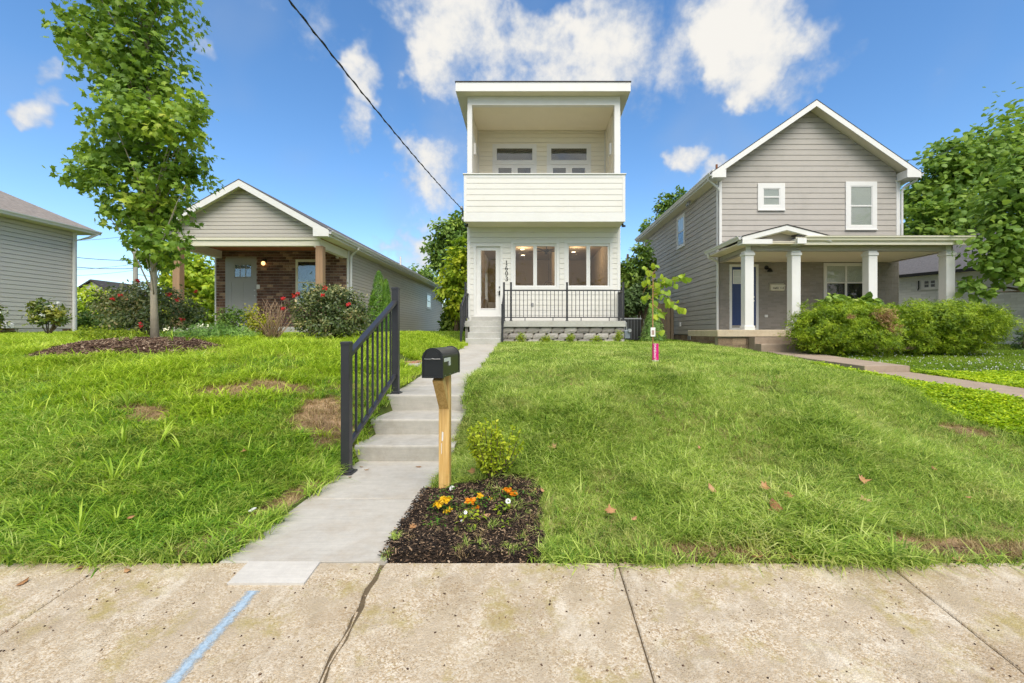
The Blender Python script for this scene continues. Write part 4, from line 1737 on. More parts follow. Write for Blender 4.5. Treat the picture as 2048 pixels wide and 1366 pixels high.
downspout(lh, [(xg, DB - .2, LZE - .12), (xg, DB - .2, LZE - .2), (LX1 + .08, DB + .06, LZE - .36), (LX1 + .06, DB + .06, LZE - .5), (LX1 + .06, DB + .06, 1.25)])
downspout(lh, [(xg, 30.3, LZE - .12), (xg, 30.3, LZE - .25), (LX1 + .06, 30.4, LZE - .55), (LX1 + .06, 30.4, 1.25)])
xg = LXC - LHALF - .06
downspout(lh, [(xg, DB - .2, LZE - .12), (xg, DB - .2, LZE - .2), (LX0 - .08, DB + .06, LZE - .36), (LX0 - .06, DB + .06, LZE - .5), (LX0 - .06, DB + .06, 1.25)])
m = MB()
x, z = Lx(1107), Lz(650)
m.cbox(x - .035, x + .035, DB - .12, DB - .012, z - .03, z + .03, .008)
m.build('security_camera', TRIMW, lh)
m = MB()
m.tube([(LXC + 1.2, 24, LZA - sl * 1.2 - .05), (LXC + 1.2, 24, LZA - sl * 1.2 + .45)], .05, 10)
m.build('vent_pipe', TRIMW, lh)

# ================================================================= GREY HOUSE (right)
GX0, GX1, GYE = 6.5, 12.75, 24.7
gh = empty('grey_gabled_house', (9.62, D, .9), 'two storey warm grey clapboard house with gable and white columned porch', 'house')
GYF = 14.63
GXC, GHALF = 9.61, 3.50
GZA, GZE = PZ(199, GYF), PZ(343, GYF)
gs = (GZA - GZE) / GHALF
GT = facing('front', 0, D)
PRZ = 4.62                        # where the porch roof meets the wall
MB().box(GX0 + .02, GX1 - .02, D + .02, GYE, .7, GZE - .05).build('wall_core', GREYB, gh)


def Gx(z, d=D):
    return PX(1250 + z * .23419, d)


def Gz(z, d=D):
    return PZ(180 + z * .23419, d)


def Hx(z, d=D):
    return PX(1390 + z * .27344, d)


def Hz(z, d=D):
    return PZ(430 + z * .27344, d)


w1 = (Gx(1130), Gx(1360), Gz(1033), Gz(800))
w2 = (PX(1690, D), PX(1752, D), PZ(461, D), PZ(364, D))
clipg = lambda z: (GXC - (GZA - .14 - z) / gs, GXC + (GZA - .14 - z) / gs)
MB().prism([(GX0 + .02, PRZ - .4), (GX1 - .02, PRZ - .4), (GX1 - .02, GZE - .06), (GXC, GZA - .16), (GX0 + .02, GZE - .06)], D + .004, D + .02).build('gable_sheathing', GREYB, gh)
siding(gh, GT, GX0 + .11, GX1 - .11, 4.30, GZA - .2, .187, GREYS, [w1, w2], clip=clipg, gap=.018)
for (a, b) in ((GX0 - .02, GX0 + .11), (GX1 - .11, GX1 + .02)):
    MB(GT).box(a, b, -.02, .028, 4.25, GZE - .17).build('corner_board', TRIMW, gh)
window(gh, GT, *w1, trim=.17, style='hung', blind=1.0)
window(gh, GT, *w2, trim=.15, style='hung', blind=1.0)
gable_roof(gh, GXC, GHALF, GZE, GZA, GYF, GYE + .4, SHINGD, .20)
for s in (-1, 1):
    xe = GXC + s * GHALF
    MB().box(min(xe, xe - s * .46), max(xe, xe - s * .46), GYF - .03, D - .02, GZE - .20, GZE + .06).build('eave_return', TRIMW, gh)
    xa, xb = sorted((xe - s * .02, xe - s * .5))
    MB().box(xa, xb, D - .018, GYE + .38, GZE - .20, GZE - .15).build('eave_soffit', SOFFIT, gh)
    xa, xb = sorted((xe, xe - s * .02))
    MB().box(xa, xb, D - .018, GYE + .38, GZE - .20, GZE - .045).build('eave_fascia', TRIMW, gh)
    gutter(gh, xe, GZE - .04, GYF - .02, GYE + .4, s)
# left side
GTL = facing('left', GX0, D)
sw = (GX0 * F / (1370.6 - VX) - D, GX0 * F / (1355.4 - VX) - D)
swin = (sw[0], sw[1], PZ(491.5, GX0 * F / (1370.6 - VX)), PZ(425, GX0 * F / (1370.6 - VX)))
siding(gh, GTL, .02, GYE - D, 1.27, GZE - .2, .187, GREYS, [swin], gap=.02)
window(gh, GTL, *swin, trim=.10, style='hung', blind=.5)
MB(GTL).box(-.028, .10, -.0, .032, 1.27, GZE - .205).build('corner_board', TRIMW, gh)
MB(GTL).box(GYE - D - .1, GYE - D + .02, -.0, .03, 1.27, GZE - .205).build('corner_board', TRIMW, gh)
siding(gh, facing('right', GX1, D), .02, GYE - D, 1.27, GZE - .2, .187, GREYS)
bricks(gh, GTL, 0, GYE - D, .72, 1.262, STONET, bw=.40, bh=.17, gap=.012, n0=-.05, n1=-.005, most=80, name='foundation_block')
for u in (2.6, 5.5):
    w = MB(GTL).box(u, u + .34, -.004, .012, 1.07, 1.22).build('crawl_vent', TRIMW, gh)
    for k in range(4):
        MB(GTL).box(u + .02, u + .32, .012, .016, 1.085 + k * .034, 1.102 + k * .034).build('louvre', DARKIN, w)
MB(GTL).cbox(3.7, 3.82, .01, .06, 1.62, 1.8, .006).build('outlet_cover', TRIMW, gh)
m = MB()
fy = GX0 * F / (1388 - VX)
m.cbox(GX0 - .26, GX0 - .16, fy - .1, fy + .1, GZE - .28, GZE - .20, .01)
m.lathe((GX0 - .24, fy - .08, GZE - .36), [(.05, 0), (.06, .05), (.03, .09)], 10)
m.lathe((GX0 - .24, fy + .12, GZE - .36), [(.05, 0), (.06, .05), (.03, .09)], 10)
m.build('flood_light', GALV, gh)
downspout(gh, [(GXC - GHALF - .06, D - .25, GZE - .12), (GXC - GHALF - .05, D - .22, GZE - .22), (GX0 - .08, D - .09, GZE - .42), (GX0 + .02, D - .075, GZE - .55), (GX0 + .02, D - .075, 4.3)])
downspout(gh, [(GXC + GHALF + .06, D - .25, GZE - .12), (GXC + GHALF + .05, D - .22, GZE - .22), (GX1 + .10, D - .09, GZE - .42), (GX1 + .06, D - .05, GZE - .55), (GX1 + .06, D - .05, 4.5)])
downspout(gh, [(GX0 - .07, GYE + .1, GZE - .12), (GX0 - .07, GYE + .1, 1.0)])
# porch wall of painted brick
PFL = PZ(659.6, 12.65)
gd = (Hx(250), Hx(462), PFL, Hz(362))
gw = (Hx(938), Hx(1262), Hz(640), Hz(352))
bricks(gh, GT, GX0 + .05, GX1 - .02, PFL, 4.0, BRICKG, [gd, gw], bw=.2, bh=.064, gap=.008, n0=-.03, n1=.008, focus=(Hx(560), Hz(550)))
MB(GT).box(GX0 + .03, GX1 - .02, -.03, 0, PFL - .3, 4.28).build('mortar_joints', GREYB, gh)
m = MB(GT)
frame(m, gd[0], gd[1], gd[2] + .0, gd[3], .085, -.01, .03)
dc = m.build('door_casing', TRIMW, gh)
m = MB(GT)
a, b, c, e = gd[0] + .085, gd[1] - .085, gd[2] + .17, gd[3] - .085
q0, q1, qz0, qz1 = Hx(280), Hx(408), Hz(500), Hz(405)
m.box(a, q0, -.008, .014, c, e)
m.box(q1, b, -.008, .014, c, e)
m.box(q0, q1, -.008, .014, qz1, e)
m.box(q0, q1, -.008, .014, c, qz0)
nd = m.build('front_door', DOORN, gh)
MB(GT).box(a, b, -.01, .02, gd[2] + .0, c).build('door_sill', GREYB, gh)
for (p, q) in ((a + .12, (a + b) / 2 - .06), ((a + b) / 2 + .06, b - .12)):
    frame(MB(GT), p, q, c + .15, qz0 - .14, .03, .014, .020).build('panel_mould', DOORN, nd)
frame(MB(GT), q0 - .02, q1 + .02, qz0 - .02, qz1 + .02, .025, .013, .022).build('glazing_bead', TRIMW, nd)
MB(GT).box(q0, q1, .001, .003, qz0, qz1).build('curtain', BLIND, nd)
for k in range(2):
    for j in range(2):
        MB(GT).box(q0 + (q1 - q0) * k / 2 + .008, q0 + (q1 - q0) * (k + 1) / 2 - .008, .006, .010, qz0 + (qz1 - qz0) * j / 2 + .008, qz0 + (qz1 - qz0) * (j + 1) / 2 - .008).build('pane', GLASS, nd)
m = MB(GT)
m.box((q0 + q1) / 2 - .008, (q0 + q1) / 2 + .008, .004, .014, qz0, qz1)
m.box(q0, q1, .004, .0135, (qz0 + qz1) / 2 - .008, (qz0 + qz1) / 2 + .008)
m.build('glazing_bars', TRIMW, nd)
for z in (Hz(600), Hz(628)):
    m = MB()
    m.tube([(Hx(424), D - .01, z), (Hx(424), D - .06, z)], [.024, .03], 10)
    m.build('door_knob', NICKEL, nd)
window(gh, GT, *gw, trim=.07, style='hung', blind=.5, mull=1, deep=.04)
# wall light and letter box
x, z = Hx(528), Hz(400)
wl2 = empty('wall_lamp', (x, D - .02, z - .1), 'dark metal porch lamp on the grey brick wall', 'wall lamp')
m = MB()
m.tube([(x - .04, D - .008, z + .07), (x - .04, D - .05, z + .07)], .07, 12)
m.tube([(x - .04, D - .05, z + .06), (x, D - .12, z + .03)], .02, 8)
m.build('bracket', BLACKP, wl2)
m = MB()
m.lathe((x + .02, D - .14, z - .09), [(.095, 0), (.07, .06), (.03, .12)], 14)
m.build('lamp_shade', BLACKP, wl2)
lb = (Hx(545), Hx(648), Hz(555), Hz(505))
lbx = empty('letter_box', ((lb[0] + lb[1]) / 2, D - .02, lb[2]), 'white wall letter box marked 1603 1-2 on the grey brick', 'letter box')
m = MB(lambda a, b, c: (b, D - a, c))
m.prism([(.012, lb[2]), (.095, lb[2]), (.11, lb[2] + .02), (.12, lb[3] - .05), (.10, lb[3] - .03), (.012, lb[3])], lb[0], lb[1] - .03)
m.build('box', CREAM, lbx)
m = MB(lambda a, b, c: (b, D - a, c))
m.prism([(.121, lb[3] - .065), (.128, lb[3] - .045), (.02, lb[3] + .02), (.012, lb[3] + .006)], lb[0] - .01, lb[1] - .01)
m.build('lid', CREAM, lbx)
text_obj('1603  1-2', .098, GT, (lb[0] + lb[1]) / 2 - .005, (lb[2] + lb[3]) / 2 - .035, .124, BLACKP, lbx, 'numerals', .002, bold=True)
MB(GT).cbox(Hx(508), Hx(530), .006, .03, Hz(748), Hz(730), .004).build('outlet_cover', TRIMW, gh)
# porch floor, foundation, steps
MB().cbox(PX(1435, 12.65), 12.65, 12.65, D - .035, PZ(673, 12.65), PFL, .012).build('porch_slab', BEIGEC, gh)
TPF = facing('front', 0, 12.72)
bricks(gh, TPF, PX(1437, 12.7), 12.6, .6, PZ(673.4, 12.65), STONET, bw=.40, bh=.19, gap=.012, n0=-.05, n1=0, most=60, name='foundation_block')
MB().box(PX(1437, 12.7), 12.6, 12.75, 12.95, .5, PZ(673.6, 12.65)).build('foundation_core', MORTAR, gh)
sx0, sx1 = PX(1511, 12.3), PX(1603, 12.3)
step_block(gh, sx0, sx1, 12.35, 12.68, .5, PZ(675, 12.35), OLDC, .015)
step_block(gh, PX(1523, 12.0), sx1 + .1, 12.02, 12.36, .5, PZ(688, 12.02), OLDC, .015)
# porch columns, beam, roof
CB = PZ(502.5, 12.9)
colx = [PX(p, 12.9) for p in (1494.6, 1587.5, 1739.6, 1893.5)]
for x in colx:
    m = MB()
    m.cbox(x - .13, x + .13, 12.77, 13.03, PFL + .002, CB - .001, .01)
    c = m.build('column', TRIMW, gh)
    MB().cbox(x - .155, x + .155, 12.745, 13.055, CB - .14, CB - .06, .012).build('capital', TRIMW, c)
    MB().cbox(x - .155, x + .155, 12.745, 13.055, PFL + .001, PFL + .12, .012).build('base', TRIMW, c)
BT = PZ(480, 12.9)
siding(gh, facing('front', 0, 12.86), GX0 + .03, 12.48, CB + .004, BT + .02, .187, GREYS, t=.012)
MB().box(GX0 + .02, 12.48, 12.865, 13.0, CB, BT + .02).build('porch_beam', GREYS, gh)
MB().box(GX0 + .02, GX0 + .14, 13.0, D - .03, CB, BT + .02).build('side_beam', GREYS, gh)
MB().box(12.36, 12.48, 13.0, D - .03, CB, BT + .02).build('side_beam', GREYS, gh)
for x in (colx[0], colx[3]):
    MB().box(x - .07, x + .07, 12.835, 12.864, CB, BT + .02).build('beam_block', TRIMW, gh)
MB().box(GX0 + .02, 12.48, 13.0, D - .035, CB + .02, CB + .04).build('porch_ceiling', SOFFIT, gh)
PE = 12.55
pz0 = PZ(472, PE)
RXa, RXb = 6.09, PX(1945, PE)
EC, EA = PX(1572, PE), PZ(449, PE)
MB().box(RXa + .02, EC + .9, PE + .02, D - .035, pz0 - .19, pz0 - .15).build('porch_soffit', SOFFIT, gh)
m = MB(lambda a, b, c: (b, a, c))
m.prism([(PE, pz0 - .16), (PE, pz0 - .02), (D - .03, PRZ - .02), (D - .03, PRZ - .2)], EC + .9, RXb - .01)
m.build('porch_roof_deck', SOFFIT, gh)
m = MB(lambda a, b, c: (b, a, c))
m.prism([(PE - .03, pz0 - .015), (PE - .03, pz0 + .015), (D - .03, PRZ + .02), (D - .03, PRZ - .015)], EC + .3, RXb + .02)
m.build('porch_roof', SHINGD, gh)
MB().box(GX0 + .02, 12.48, PE + .02, 12.835, CB + .16, CB + .20).build('porch_soffit', SOFFIT, gh)
m = MB(lambda a, b, c: (b, PE - a, pz0 + c))
m.prism([(0, -.01), (.0, -.13), (.06, -.135), (.075, -.08), (.105, -.05), (.11, -.012)], PX(1608, PE), RXb)
m.build('gutter', CREAM, gh)
MB().box(PX(1592, PE), RXb, PE + .001, PE + .02, pz0 - .25, pz0 - .021).build('porch_fascia', CREAM, gh)
gutter(gh, RXa, pz0 - .0, PE, D - .05, -1)
downspout(gh, [(RXa - .05, D - .25, pz0 - .1), (RXa - .03, D - .22, pz0 - .22), (GX0 - .12, D - .12, pz0 - .32), (GX0 - .07, D - .1, pz0 - .45), (GX0 - .07, D - .1, .95)])
# low entry gable
EC, EA = PX(1572, PE), PZ(449, PE)
eh = EC - RXa
es = (EA - pz0) / eh
for s in (-1, 1):
    MB().prism([(EC, EA), (EC + s * eh, EA - es * eh), (EC + s * eh, EA - es * eh - .03), (EC, EA - .03)], PE - .06, D - .1).build('roof_slope', SHINGD, gh)
    MB().prism([(EC, EA - .032), (EC + s * eh, EA - es * eh - .032), (EC + s * eh, EA - es * eh - .17), (EC, EA - .17)], PE - .05, PE - .004).build('rake_board', TRIMW, gh)
    MB().prism([(EC, EA - .172), (EC + s * eh, EA - es * eh - .172), (EC + s * eh, EA - es * eh - .19), (EC, EA - .19)], PE - .03, 12.83).build('rake_soffit', CREAM, gh)
MB().prism([(EC - .62, pz0 - .28), (EC + .62, pz0 - .28), (EC + .62, pz0 - .04), (EC, EA - .18), (EC - .62, pz0 - .04)], 12.80, 12.84).build('entry_gable_panel', GREYS, gh)
MB().box(RXa, PX(1543, PE), PE - .055, 12.8, pz0 - .235, pz0 - .10).build('eave_return', TRIMW, gh)
MB().box(PX(1591, PE), PX(1609, PE), PE - .10, 12.8, pz0 - .235, pz0 - .08).build('eave_return', TRIMW, gh)
m = MB()
m.tube([(GXC - 2.55, 16.5, GZA - gs * 2.55 - .05), (GXC - 2.55, 16.5, GZA - gs * 2.55 + .3)], .04, 8)
m.build('vent_pipe', pm('rust', (.25, .1, .05), .2, 10, .8), gh)

# path from the grey house
gp = empty('garden_path', (6.9, 9, .6), 'weathered brown concrete path stepping down from the grey house', kind='structure')
pl, pr_ = PX(1530, 12.0), PX(1612, 12.0)
slab(gp, ((6.62, 7.52), (6.55, 7.55)), 8.62, 10.3, .70, .75, OLDC, .30)
slab(gp, ((6.55, 7.55), (6.5, 7.55)), 10.31, 12.03, .752, .83, OLDC, .30)
slab(gp, ((6.70, 7.58), (6.65, 7.55)), 6.0, 8.61, .485, .575, OLDC, .25)
slab(gp, ((6.72, 7.60), (6.70, 7.58)), 5.2, 5.99, .305, .483, OLDC, .25)
slab(gp, ((6.75, 7.62), (6.72, 7.60)), 3.2, 5.19, .02, .303, OLDC, .25)

# ================================================================= PALE HOUSE (far left)
FX = -14.55
fz0 = PZ(661, 13.9)
fze = PZ(463, 13.9)
fh = empty('pale_vinyl_house', (FX - 2.5, 11, 1.35), 'pale vinyl sided house with hipped brown shingle roof beside the shrub', 'house')
MB().box(FX - 6, FX - .02, 8.0, 13.88, 1.2, fze).build('wall_core', VINYL2, fh)
FT = facing('right', FX, 8.0)
siding(fh, FT, 0, 5.8, fz0 + .05, fze - .02, .122, VINYL2, t=.024, gap=.014)
MB(FT).box(5.8, 5.93, -.02, .03, fz0 + .0, fze - .02).build('corner_board', TRIMW, fh)
bricks(fh, FT, 0, 4.3, fz0 - .16, fz0 + .045, BRICK, bw=.2, bh=.06, n0=-.02, n1=.01, most=60)
MB(FT).box(4.35, 5.5, -.02, .02, fz0 - .2, fz0 + .045).build('foundation_panel', SLABC, fh)
bricks(fh, FT, 5.52, 5.9, fz0 - .16, fz0 + .045, BRICK, bw=.2, bh=.06, n0=-.02, n1=.01, most=60)
e0, eX, eY = fze + .08, FX + .38, 14.28
t_ = 3.3
hp = [(eX, eY, e0), (eX, 7.6, e0), (eX - t_, 7.6 + t_, e0 + .6 * t_), (eX - t_, eY - t_, e0 + .6 * t_), (eX - 2 * t_, eY, e0), (eX - 2 * t_, 7.6, e0)]
m = MB()
m.add(hp, [(0, 1, 2, 3), (0, 3, 4), (1, 5, 2), (4, 3, 2, 5)])
m.add([(p[0], p[1], p[2] - .06) for p in hp], [(0, 1, 2, 3), (0, 3, 4), (1, 5, 2), (4, 3, 2, 5)])
m.add([hp[i] for i in (0, 1, 5, 4)] + [(hp[i][0], hp[i][1], hp[i][2] - .06) for i in (0, 1, 5, 4)], [(0, 1, 5, 4), (1, 2, 6, 5), (2, 3, 7, 6), (3, 0, 4, 7)])
m.build('hipped_roof', SHINGB, fh)
MB().box(FX - 6, eX - .02, 7.65, eY - .03, fze - .03, fze + .015).build('eave_soffit', SOFFIT, fh)
MB().box(eX - .02, eX, 7.62, eY - .01, fze - .04, e0 - .062).build('eave_fascia', TRIMW, fh)
MB().box(FX - 6, eX - .02, eY - .03, eY - .01, fze - .04, e0 - .062).build('eave_fascia', TRIMW, fh)
gutter(fh, eX, e0 - .02, 7.6, eY, 1)
downspout(fh, [(eX + .05, eY - .1, e0 - .1), (eX - .05, eY - .25, e0 - .25), (FX + .07, 13.80, e0 - .4), (FX + .07, 13.80, 1.35)], r=.045)
m = MB()
ry = -FX * F / (VX - 12)
m.cbox(FX + .012, FX + .14, ry - .14, ry + .10, fz0 + .06, fz0 + .2, .03)
m.build('dryer_vent', TRIMW, fh)

# ================================================================= WHITE PAINTED BRICK HOUSE (far right)
A_, B_ = Vector((15.3, 18.0, 0)), Vector((16.9, 14.9, 0))
ud = (B_ - A_).normalized()
ndv = Vector((ud.y, -ud.x, 0))
if ndv.x > 0:
    ndv = -ndv
bh_ = empty('white_brick_house', (16.5, 16.5, .7), 'low white painted brick house with grey shingle roof behind the tree', 'house')
Lw = (B_ - A_).length


def WT(u, n, z):
    p = A_ + ud * u + ndv * n
    return (p.x, p.y, z)


wez = PZ(556, 18.0)
MB(WT).box(-3, 9, -.3, -.01, .3, wez).build('wall_core', BRICKW, bh_)
ub = lambda px: ((px - VX) / F * A_.y - A_.x) / (ud.x - (px - VX) / F * ud.y)
dpt = lambda u: A_.y + ud.y * u
u0, u1 = ub(1849.5), ub(1869.5)
wwin = (u0 - .10, u1 + .12, PZ(577, dpt(u0)) - .06, PZ(560, dpt(u0)) + .05)
bricks(bh_, WT, -1.5, 7.5, .55, wez - .18, BRICKW, [wwin], bw=.30, bh=.10, gap=.012, n0=-.05, n1=.0, focus=(ub(1990), 1.4))
w = window(bh_, WT, *wwin, trim=.07, style='fixed', glass=GLASSR, deep=.03, mull=1)
MB(WT).box((wwin[0] + .1), (wwin[1] - .1), .03, .04, (wwin[2] + wwin[3]) / 2 - .012, (wwin[2] + wwin[3]) / 2 + .012).build('glazing_bar', TRIMW, w)
MB(WT).box(-1.9, 8, -.02, .04, wez - .18, wez - .02).build('frieze_board', TRIMW, bh_)
m = MB(WT)
m.prism([(-1.9, wez - .02), (8, wez - .02), (8, wez + .10), (-1.9, wez + .10)], .25, .34)
m.build('gutter', BLACKP, bh_)
m = MB(WT)
m.hexa([(-1.9, .3, wez + .03), (8, .3, wez + .03), (8, -5, wez + 2.4), (0.5, -5, wez + 2.4), (-1.9, .3, wez + .10), (8, .3, wez + .10), (8, -5, wez + 2.47), (0.5, -5, wez + 2.47)])
m.build('roof_slope', SHING, bh_)
MB(WT).box(-1.9, 8, -.01, .30, wez - .018, wez + .02).build('eave_soffit', SOFFIT, bh_)
m = MB(WT)
u = ub(1838)
m.tube([(u, .03, PZ(562, 17.5)), (u, .03, PZ(577, 17.5)), (u, .1, PZ(581, 17.5))], .02, 6)
m.build('cable_conduit', BLACKP, bh_)
# ---------------------------------------------------------------- foliage helpers
def fan(outline, fold=.12, droop=.0):
    v = [(0, .42, 0)] + [(x, y, -abs(x) * fold - droop * y * y) for x, y in outline]
    n = len(outline)
    return np.array(v, float), np.array([(0, k + 1, (k + 1) % n + 1) for k in range(n)])


_mo = [(0, 0), (.16, .06), (.44, .02), (.30, .22), (.62, .42), (.36, .46), (.34, .60), (.16, .62), (0, 1.0)]
MAPLE = fan(_mo + [(-x, y) for x, y in _mo[-2:0:-1]], .25, .15)
_ho = [(0, .06), (.2, 0), (.46, .12), (.5, .38), (.32, .72), (0, 1.0)]
HEART = fan(_ho + [(-x, y) for x, y in _ho[-2:0:-1]], .3, .15)
OVAL = (np.array([(0, 0, 0), (.24, .3, -.05), (.2, .7, -.06), (0, 1, -.1), (-.2, .7, -.06), (-.24, .3, -.05)], float), np.array([(0, 1, 5), (1, 2, 5), (2, 4, 5), (2, 3, 4)]))
DIAM = (np.array([(0, 0, 0), (.22, .45, -.04), (0, 1, -.06), (-.22, .45, -.04)], float), np.array([(0, 1, 2), (0, 2, 3)]))
SPRAY_ = (np.array([(0, 0, 0), (.07, .4, 0), (0, 1, -.08), (-.07, .4, 0), (.30, .55, .05), (.08, .28, .02), (-.30, .60, .05), (-.08, .33, .02)], float),
          np.array([(0, 1, 2), (0, 2, 3), (5, 4, 1), (7, 3, 6)]))


def norm(a):
    return a / np.maximum(np.linalg.norm(a, axis=-1, keepdims=True), 1e-6)


def leaves(name, parent, pos, outw, size, tmpl, mat, up=.4, spread=.6, vary=.3, tip=-.35, val=None, seed=0, group_n=1):
    """one mesh of many leaves: pos (n,3), outward vectors (n,3)"""
    r = np.random.default_rng(seed + len(pos))
    n = len(pos)
    nrm = norm(outw * (1 - up) + np.array([0, 0, 1.0]) * up + r.normal(0, spread, (n, 3)) * .7)
    d = norm(outw + np.array([0, 0, 1.0]) * tip + r.normal(0, spread, (n, 3)))
    d = norm(d - nrm * np.sum(d * nrm, -1, keepdims=True))
    s = np.cross(d, nrm)
    sz = (size * (1 + r.uniform(-vary, vary, n)))[:, None, None]
    tv, tf = tmpl
    V = pos[:, None, :] + sz * (tv[None, :, 0:1] * s[:, None, :] + tv[None, :, 1:2] * d[:, None, :] + tv[None, :, 2:3] * nrm[:, None, :])
    k = len(tv)
    T = (tf[None] + (np.arange(n) * k)[:, None, None]).reshape(-1, 3)
    if val is None:
        g = max(group_n, 1)
        val = .5 * r.uniform(0, 1, n) + .5 * np.repeat(r.uniform(0, 1, n // g + 1), g)[:n]
    me = np_mesh(name, V.reshape(-1, 3), T, np.repeat(val, k))
    return link_mesh(name, me, mat, parent, (0, 0, 0))


def crown_pts(blobs, n, seed=0, shell=.45, clump=10, sig=.16, lump=.2):
    """clumped points inside a union of ellipsoids, denser towards the outside"""
    r = np.random.default_rng(seed)
    P, O = [], []
    vol = np.array([b[3] * b[4] * b[5] for b in blobs]) ** .67
    for b, w in zip(blobs, vol / vol.sum()):
        m = max(int(n * w / clump), 3)
        d = norm(r.normal(0, 1, (m, 3)))
        lm = 1 + lump * (np.sin(d[:, 0] * 5 + seed) * np.sin(d[:, 1] * 4 + b[0]) + .6 * np.sin(d[:, 2] * 7 + b[1]) * np.sin(d[:, 0] * 8))
        rad = (1 - shell * r.uniform(0, 1, m) ** 1.5) * lm
        R3 = np.array(b[3:6])
        c = np.array(b[:3]) + d * rad[:, None] * R3
        cc = np.repeat(c, clump, 0) + r.normal(0, 1, (m * clump, 3)) * sig * R3.mean() * np.array([1, 1, .65])
        P.append(cc)
        O.append(norm(np.repeat(d, clump, 0) + r.normal(0, .35, (m * clump, 3))))
    return np.concatenate(P), np.concatenate(O)


def limbs(name, parent, base, tips, r0, mat, mid=.5, bend=.25, seed=1, n=6):
    m = MB()
    q = random.Random(seed)
    for tpt in tips:
        b, e = Vector(base), Vector(tpt)
        c = b.lerp(e, mid) + Vector((q.uniform(-bend, bend), q.uniform(-bend, bend), q.uniform(0, bend)))
        pts = [b.lerp(c, f).lerp(c.lerp(e, f), f) for f in (0, .25, .5, .75, 1)]
        m.tube(pts, [r0, r0 * .8, r0 * .6, r0 * .42, r0 * .2], n)
    return m.build(name, mat, parent, smooth=True)


BARKG = pm('pale_grey_bark', (.40, .345, .255), .22, 9, .85, .5, 40, stretch=(3, 3, .5), dirt=((.14, .11, .08), .4, 8))
BARKB = pm('brown_bark', (.12, .085, .055), .3, 9, .9, .7, 30, stretch=(3, 3, .4))
TWIG = pm('dead_twig', (.34, .23, .14), .25, 12, .85)
LM_MAPLE = leaf_mat('maple_leaf', [(0, (.08, .16, .028)), (.35, (.17, .30, .040)), (.65, (.31, .46, .05)), (.88, (.52, .60, .07)), (1, (.66, .60, .13))], .42, nscale=1.1)
LM_MULB = leaf_mat('mulberry_leaf', [(0, (.08, .16, .03)), (.4, (.17, .30, .045)), (.75, (.32, .46, .07)), (1, (.50, .58, .12))], .42, nscale=.8)
LM_BRIGHT = leaf_mat('bright_leaf', [(0, (0.136, 0.246, 0.025)), (.4, (0.352, 0.515, 0.034)), (.75, (0.677, 0.720, 0.049)), (1, (0.720, 0.720, 0.099))], .4, nscale=.7)
LM_MID = leaf_mat('mid_leaf', [(0, (0.054, 0.112, 0.025)), (.4, (0.150, 0.269, 0.045)), (.75, (0.325, 0.448, 0.074)), (1, (0.541, 0.627, 0.123))], .32, nscale=.6)
LM_DARK = leaf_mat('dark_leaf', [(0, (0.033, 0.067, 0.025)), (.5, (0.095, 0.168, 0.054)), (1, (0.243, 0.336, 0.123))], .25, nscale=.8)
LM_ROSE = leaf_mat('rose_leaf', [(0, (0.024, 0.042, 0.015)), (.40, (0.083, 0.123, 0.040)), (.66, (0.227, 0.245, 0.085)), (.85, (0.544, 0.406, 0.185)), (1, (0.720, 0.350, 0.154))], .2, .4, 1.9, .45, .4)
LM_YEW = leaf_mat('yew_needle', [(0, (.035, .075, .008)), (.3, (.12, .21, .012)), (.6, (.32, .45, .018)), (1, (.62, .70, .05))], .35, nscale=4.5, namp=.5)
LM_BOX = leaf_mat('boxwood_leaf', [(0, (0.088, 0.150, 0.013)), (.4, (0.237, 0.338, 0.019)), (.8, (0.475, 0.525, 0.025)), (1, (0.625, 0.600, 0.062))], .35, nscale=6)
LM_PRIV = leaf_mat('privet_leaf', [(0, (.16, .24, .015)), (.4, (.36, .46, .02)), (.75, (.58, .64, .04)), (1, (.70, .66, .08))], .4, nscale=9)
LM_RED = leaf_mat('redbud_leaf', [(0, (0.200, 0.325, 0.037)), (.4, (0.325, 0.475, 0.050)), (.8, (0.550, 0.625, 0.037)), (1, (0.725, 0.575, 0.075))], .45, nscale=3)
LM_MAG = leaf_mat('magnolia_leaf', [(0, (0.025, 0.062, 0.013)), (.45, (0.112, 0.163, 0.025)), (.8, (0.350, 0.338, 0.037)), (1, (0.525, 0.413, 0.075))], .2, .3, 3, .45, .6)
LM_YEL = leaf_mat('yellow_leaf', [(0, (0.175, 0.213, 0.025)), (.5, (0.413, 0.413, 0.025)), (1, (0.688, 0.562, 0.037))], .3, nscale=3)
LM_JUN = leaf_mat('juniper_needle', [(0, (0.068, 0.168, 0.045)), (.5, (0.203, 0.370, 0.074)), (1, (0.434, 0.627, 0.148))], .2, nscale=2)
LM_ARB = leaf_mat('arborvitae', [(0, (0.033, 0.101, 0.015)), (.5, (0.122, 0.269, 0.025)), (1, (0.325, 0.493, 0.040))], .2, nscale=5)
LM_DEAD = leaf_mat('dead_foliage', [(0, (.20, .10, .04)), (.5, (.42, .24, .11)), (1, (.58, .38, .20))], .2, nscale=5)
LM_FLOW = leaf_mat('annual_leaf', [(0, (.03, .10, .012)), (.5, (.09, .22, .02)), (1, (.26, .36, .03))], .3, nscale=8)
LM_RRED = leaf_mat('red_petal', [(0, (.42, .012, .016)), (1, (.72, .035, .035))], .2, nscale=8)
LM_ORG = leaf_mat('orange_petal', [(0, (.72, .20, .005)), (1, (.90, .34, .01))], .2, nscale=20)
LM_GOLD = leaf_mat('gold_petal', [(0, (.80, .42, .005)), (1, (.92, .62, .02))], .2, nscale=20)
LM_WHT = leaf_mat('white_petal', [(0, (.74, .74, .72)), (1, (.88, .88, .86))], .2, nscale=20)


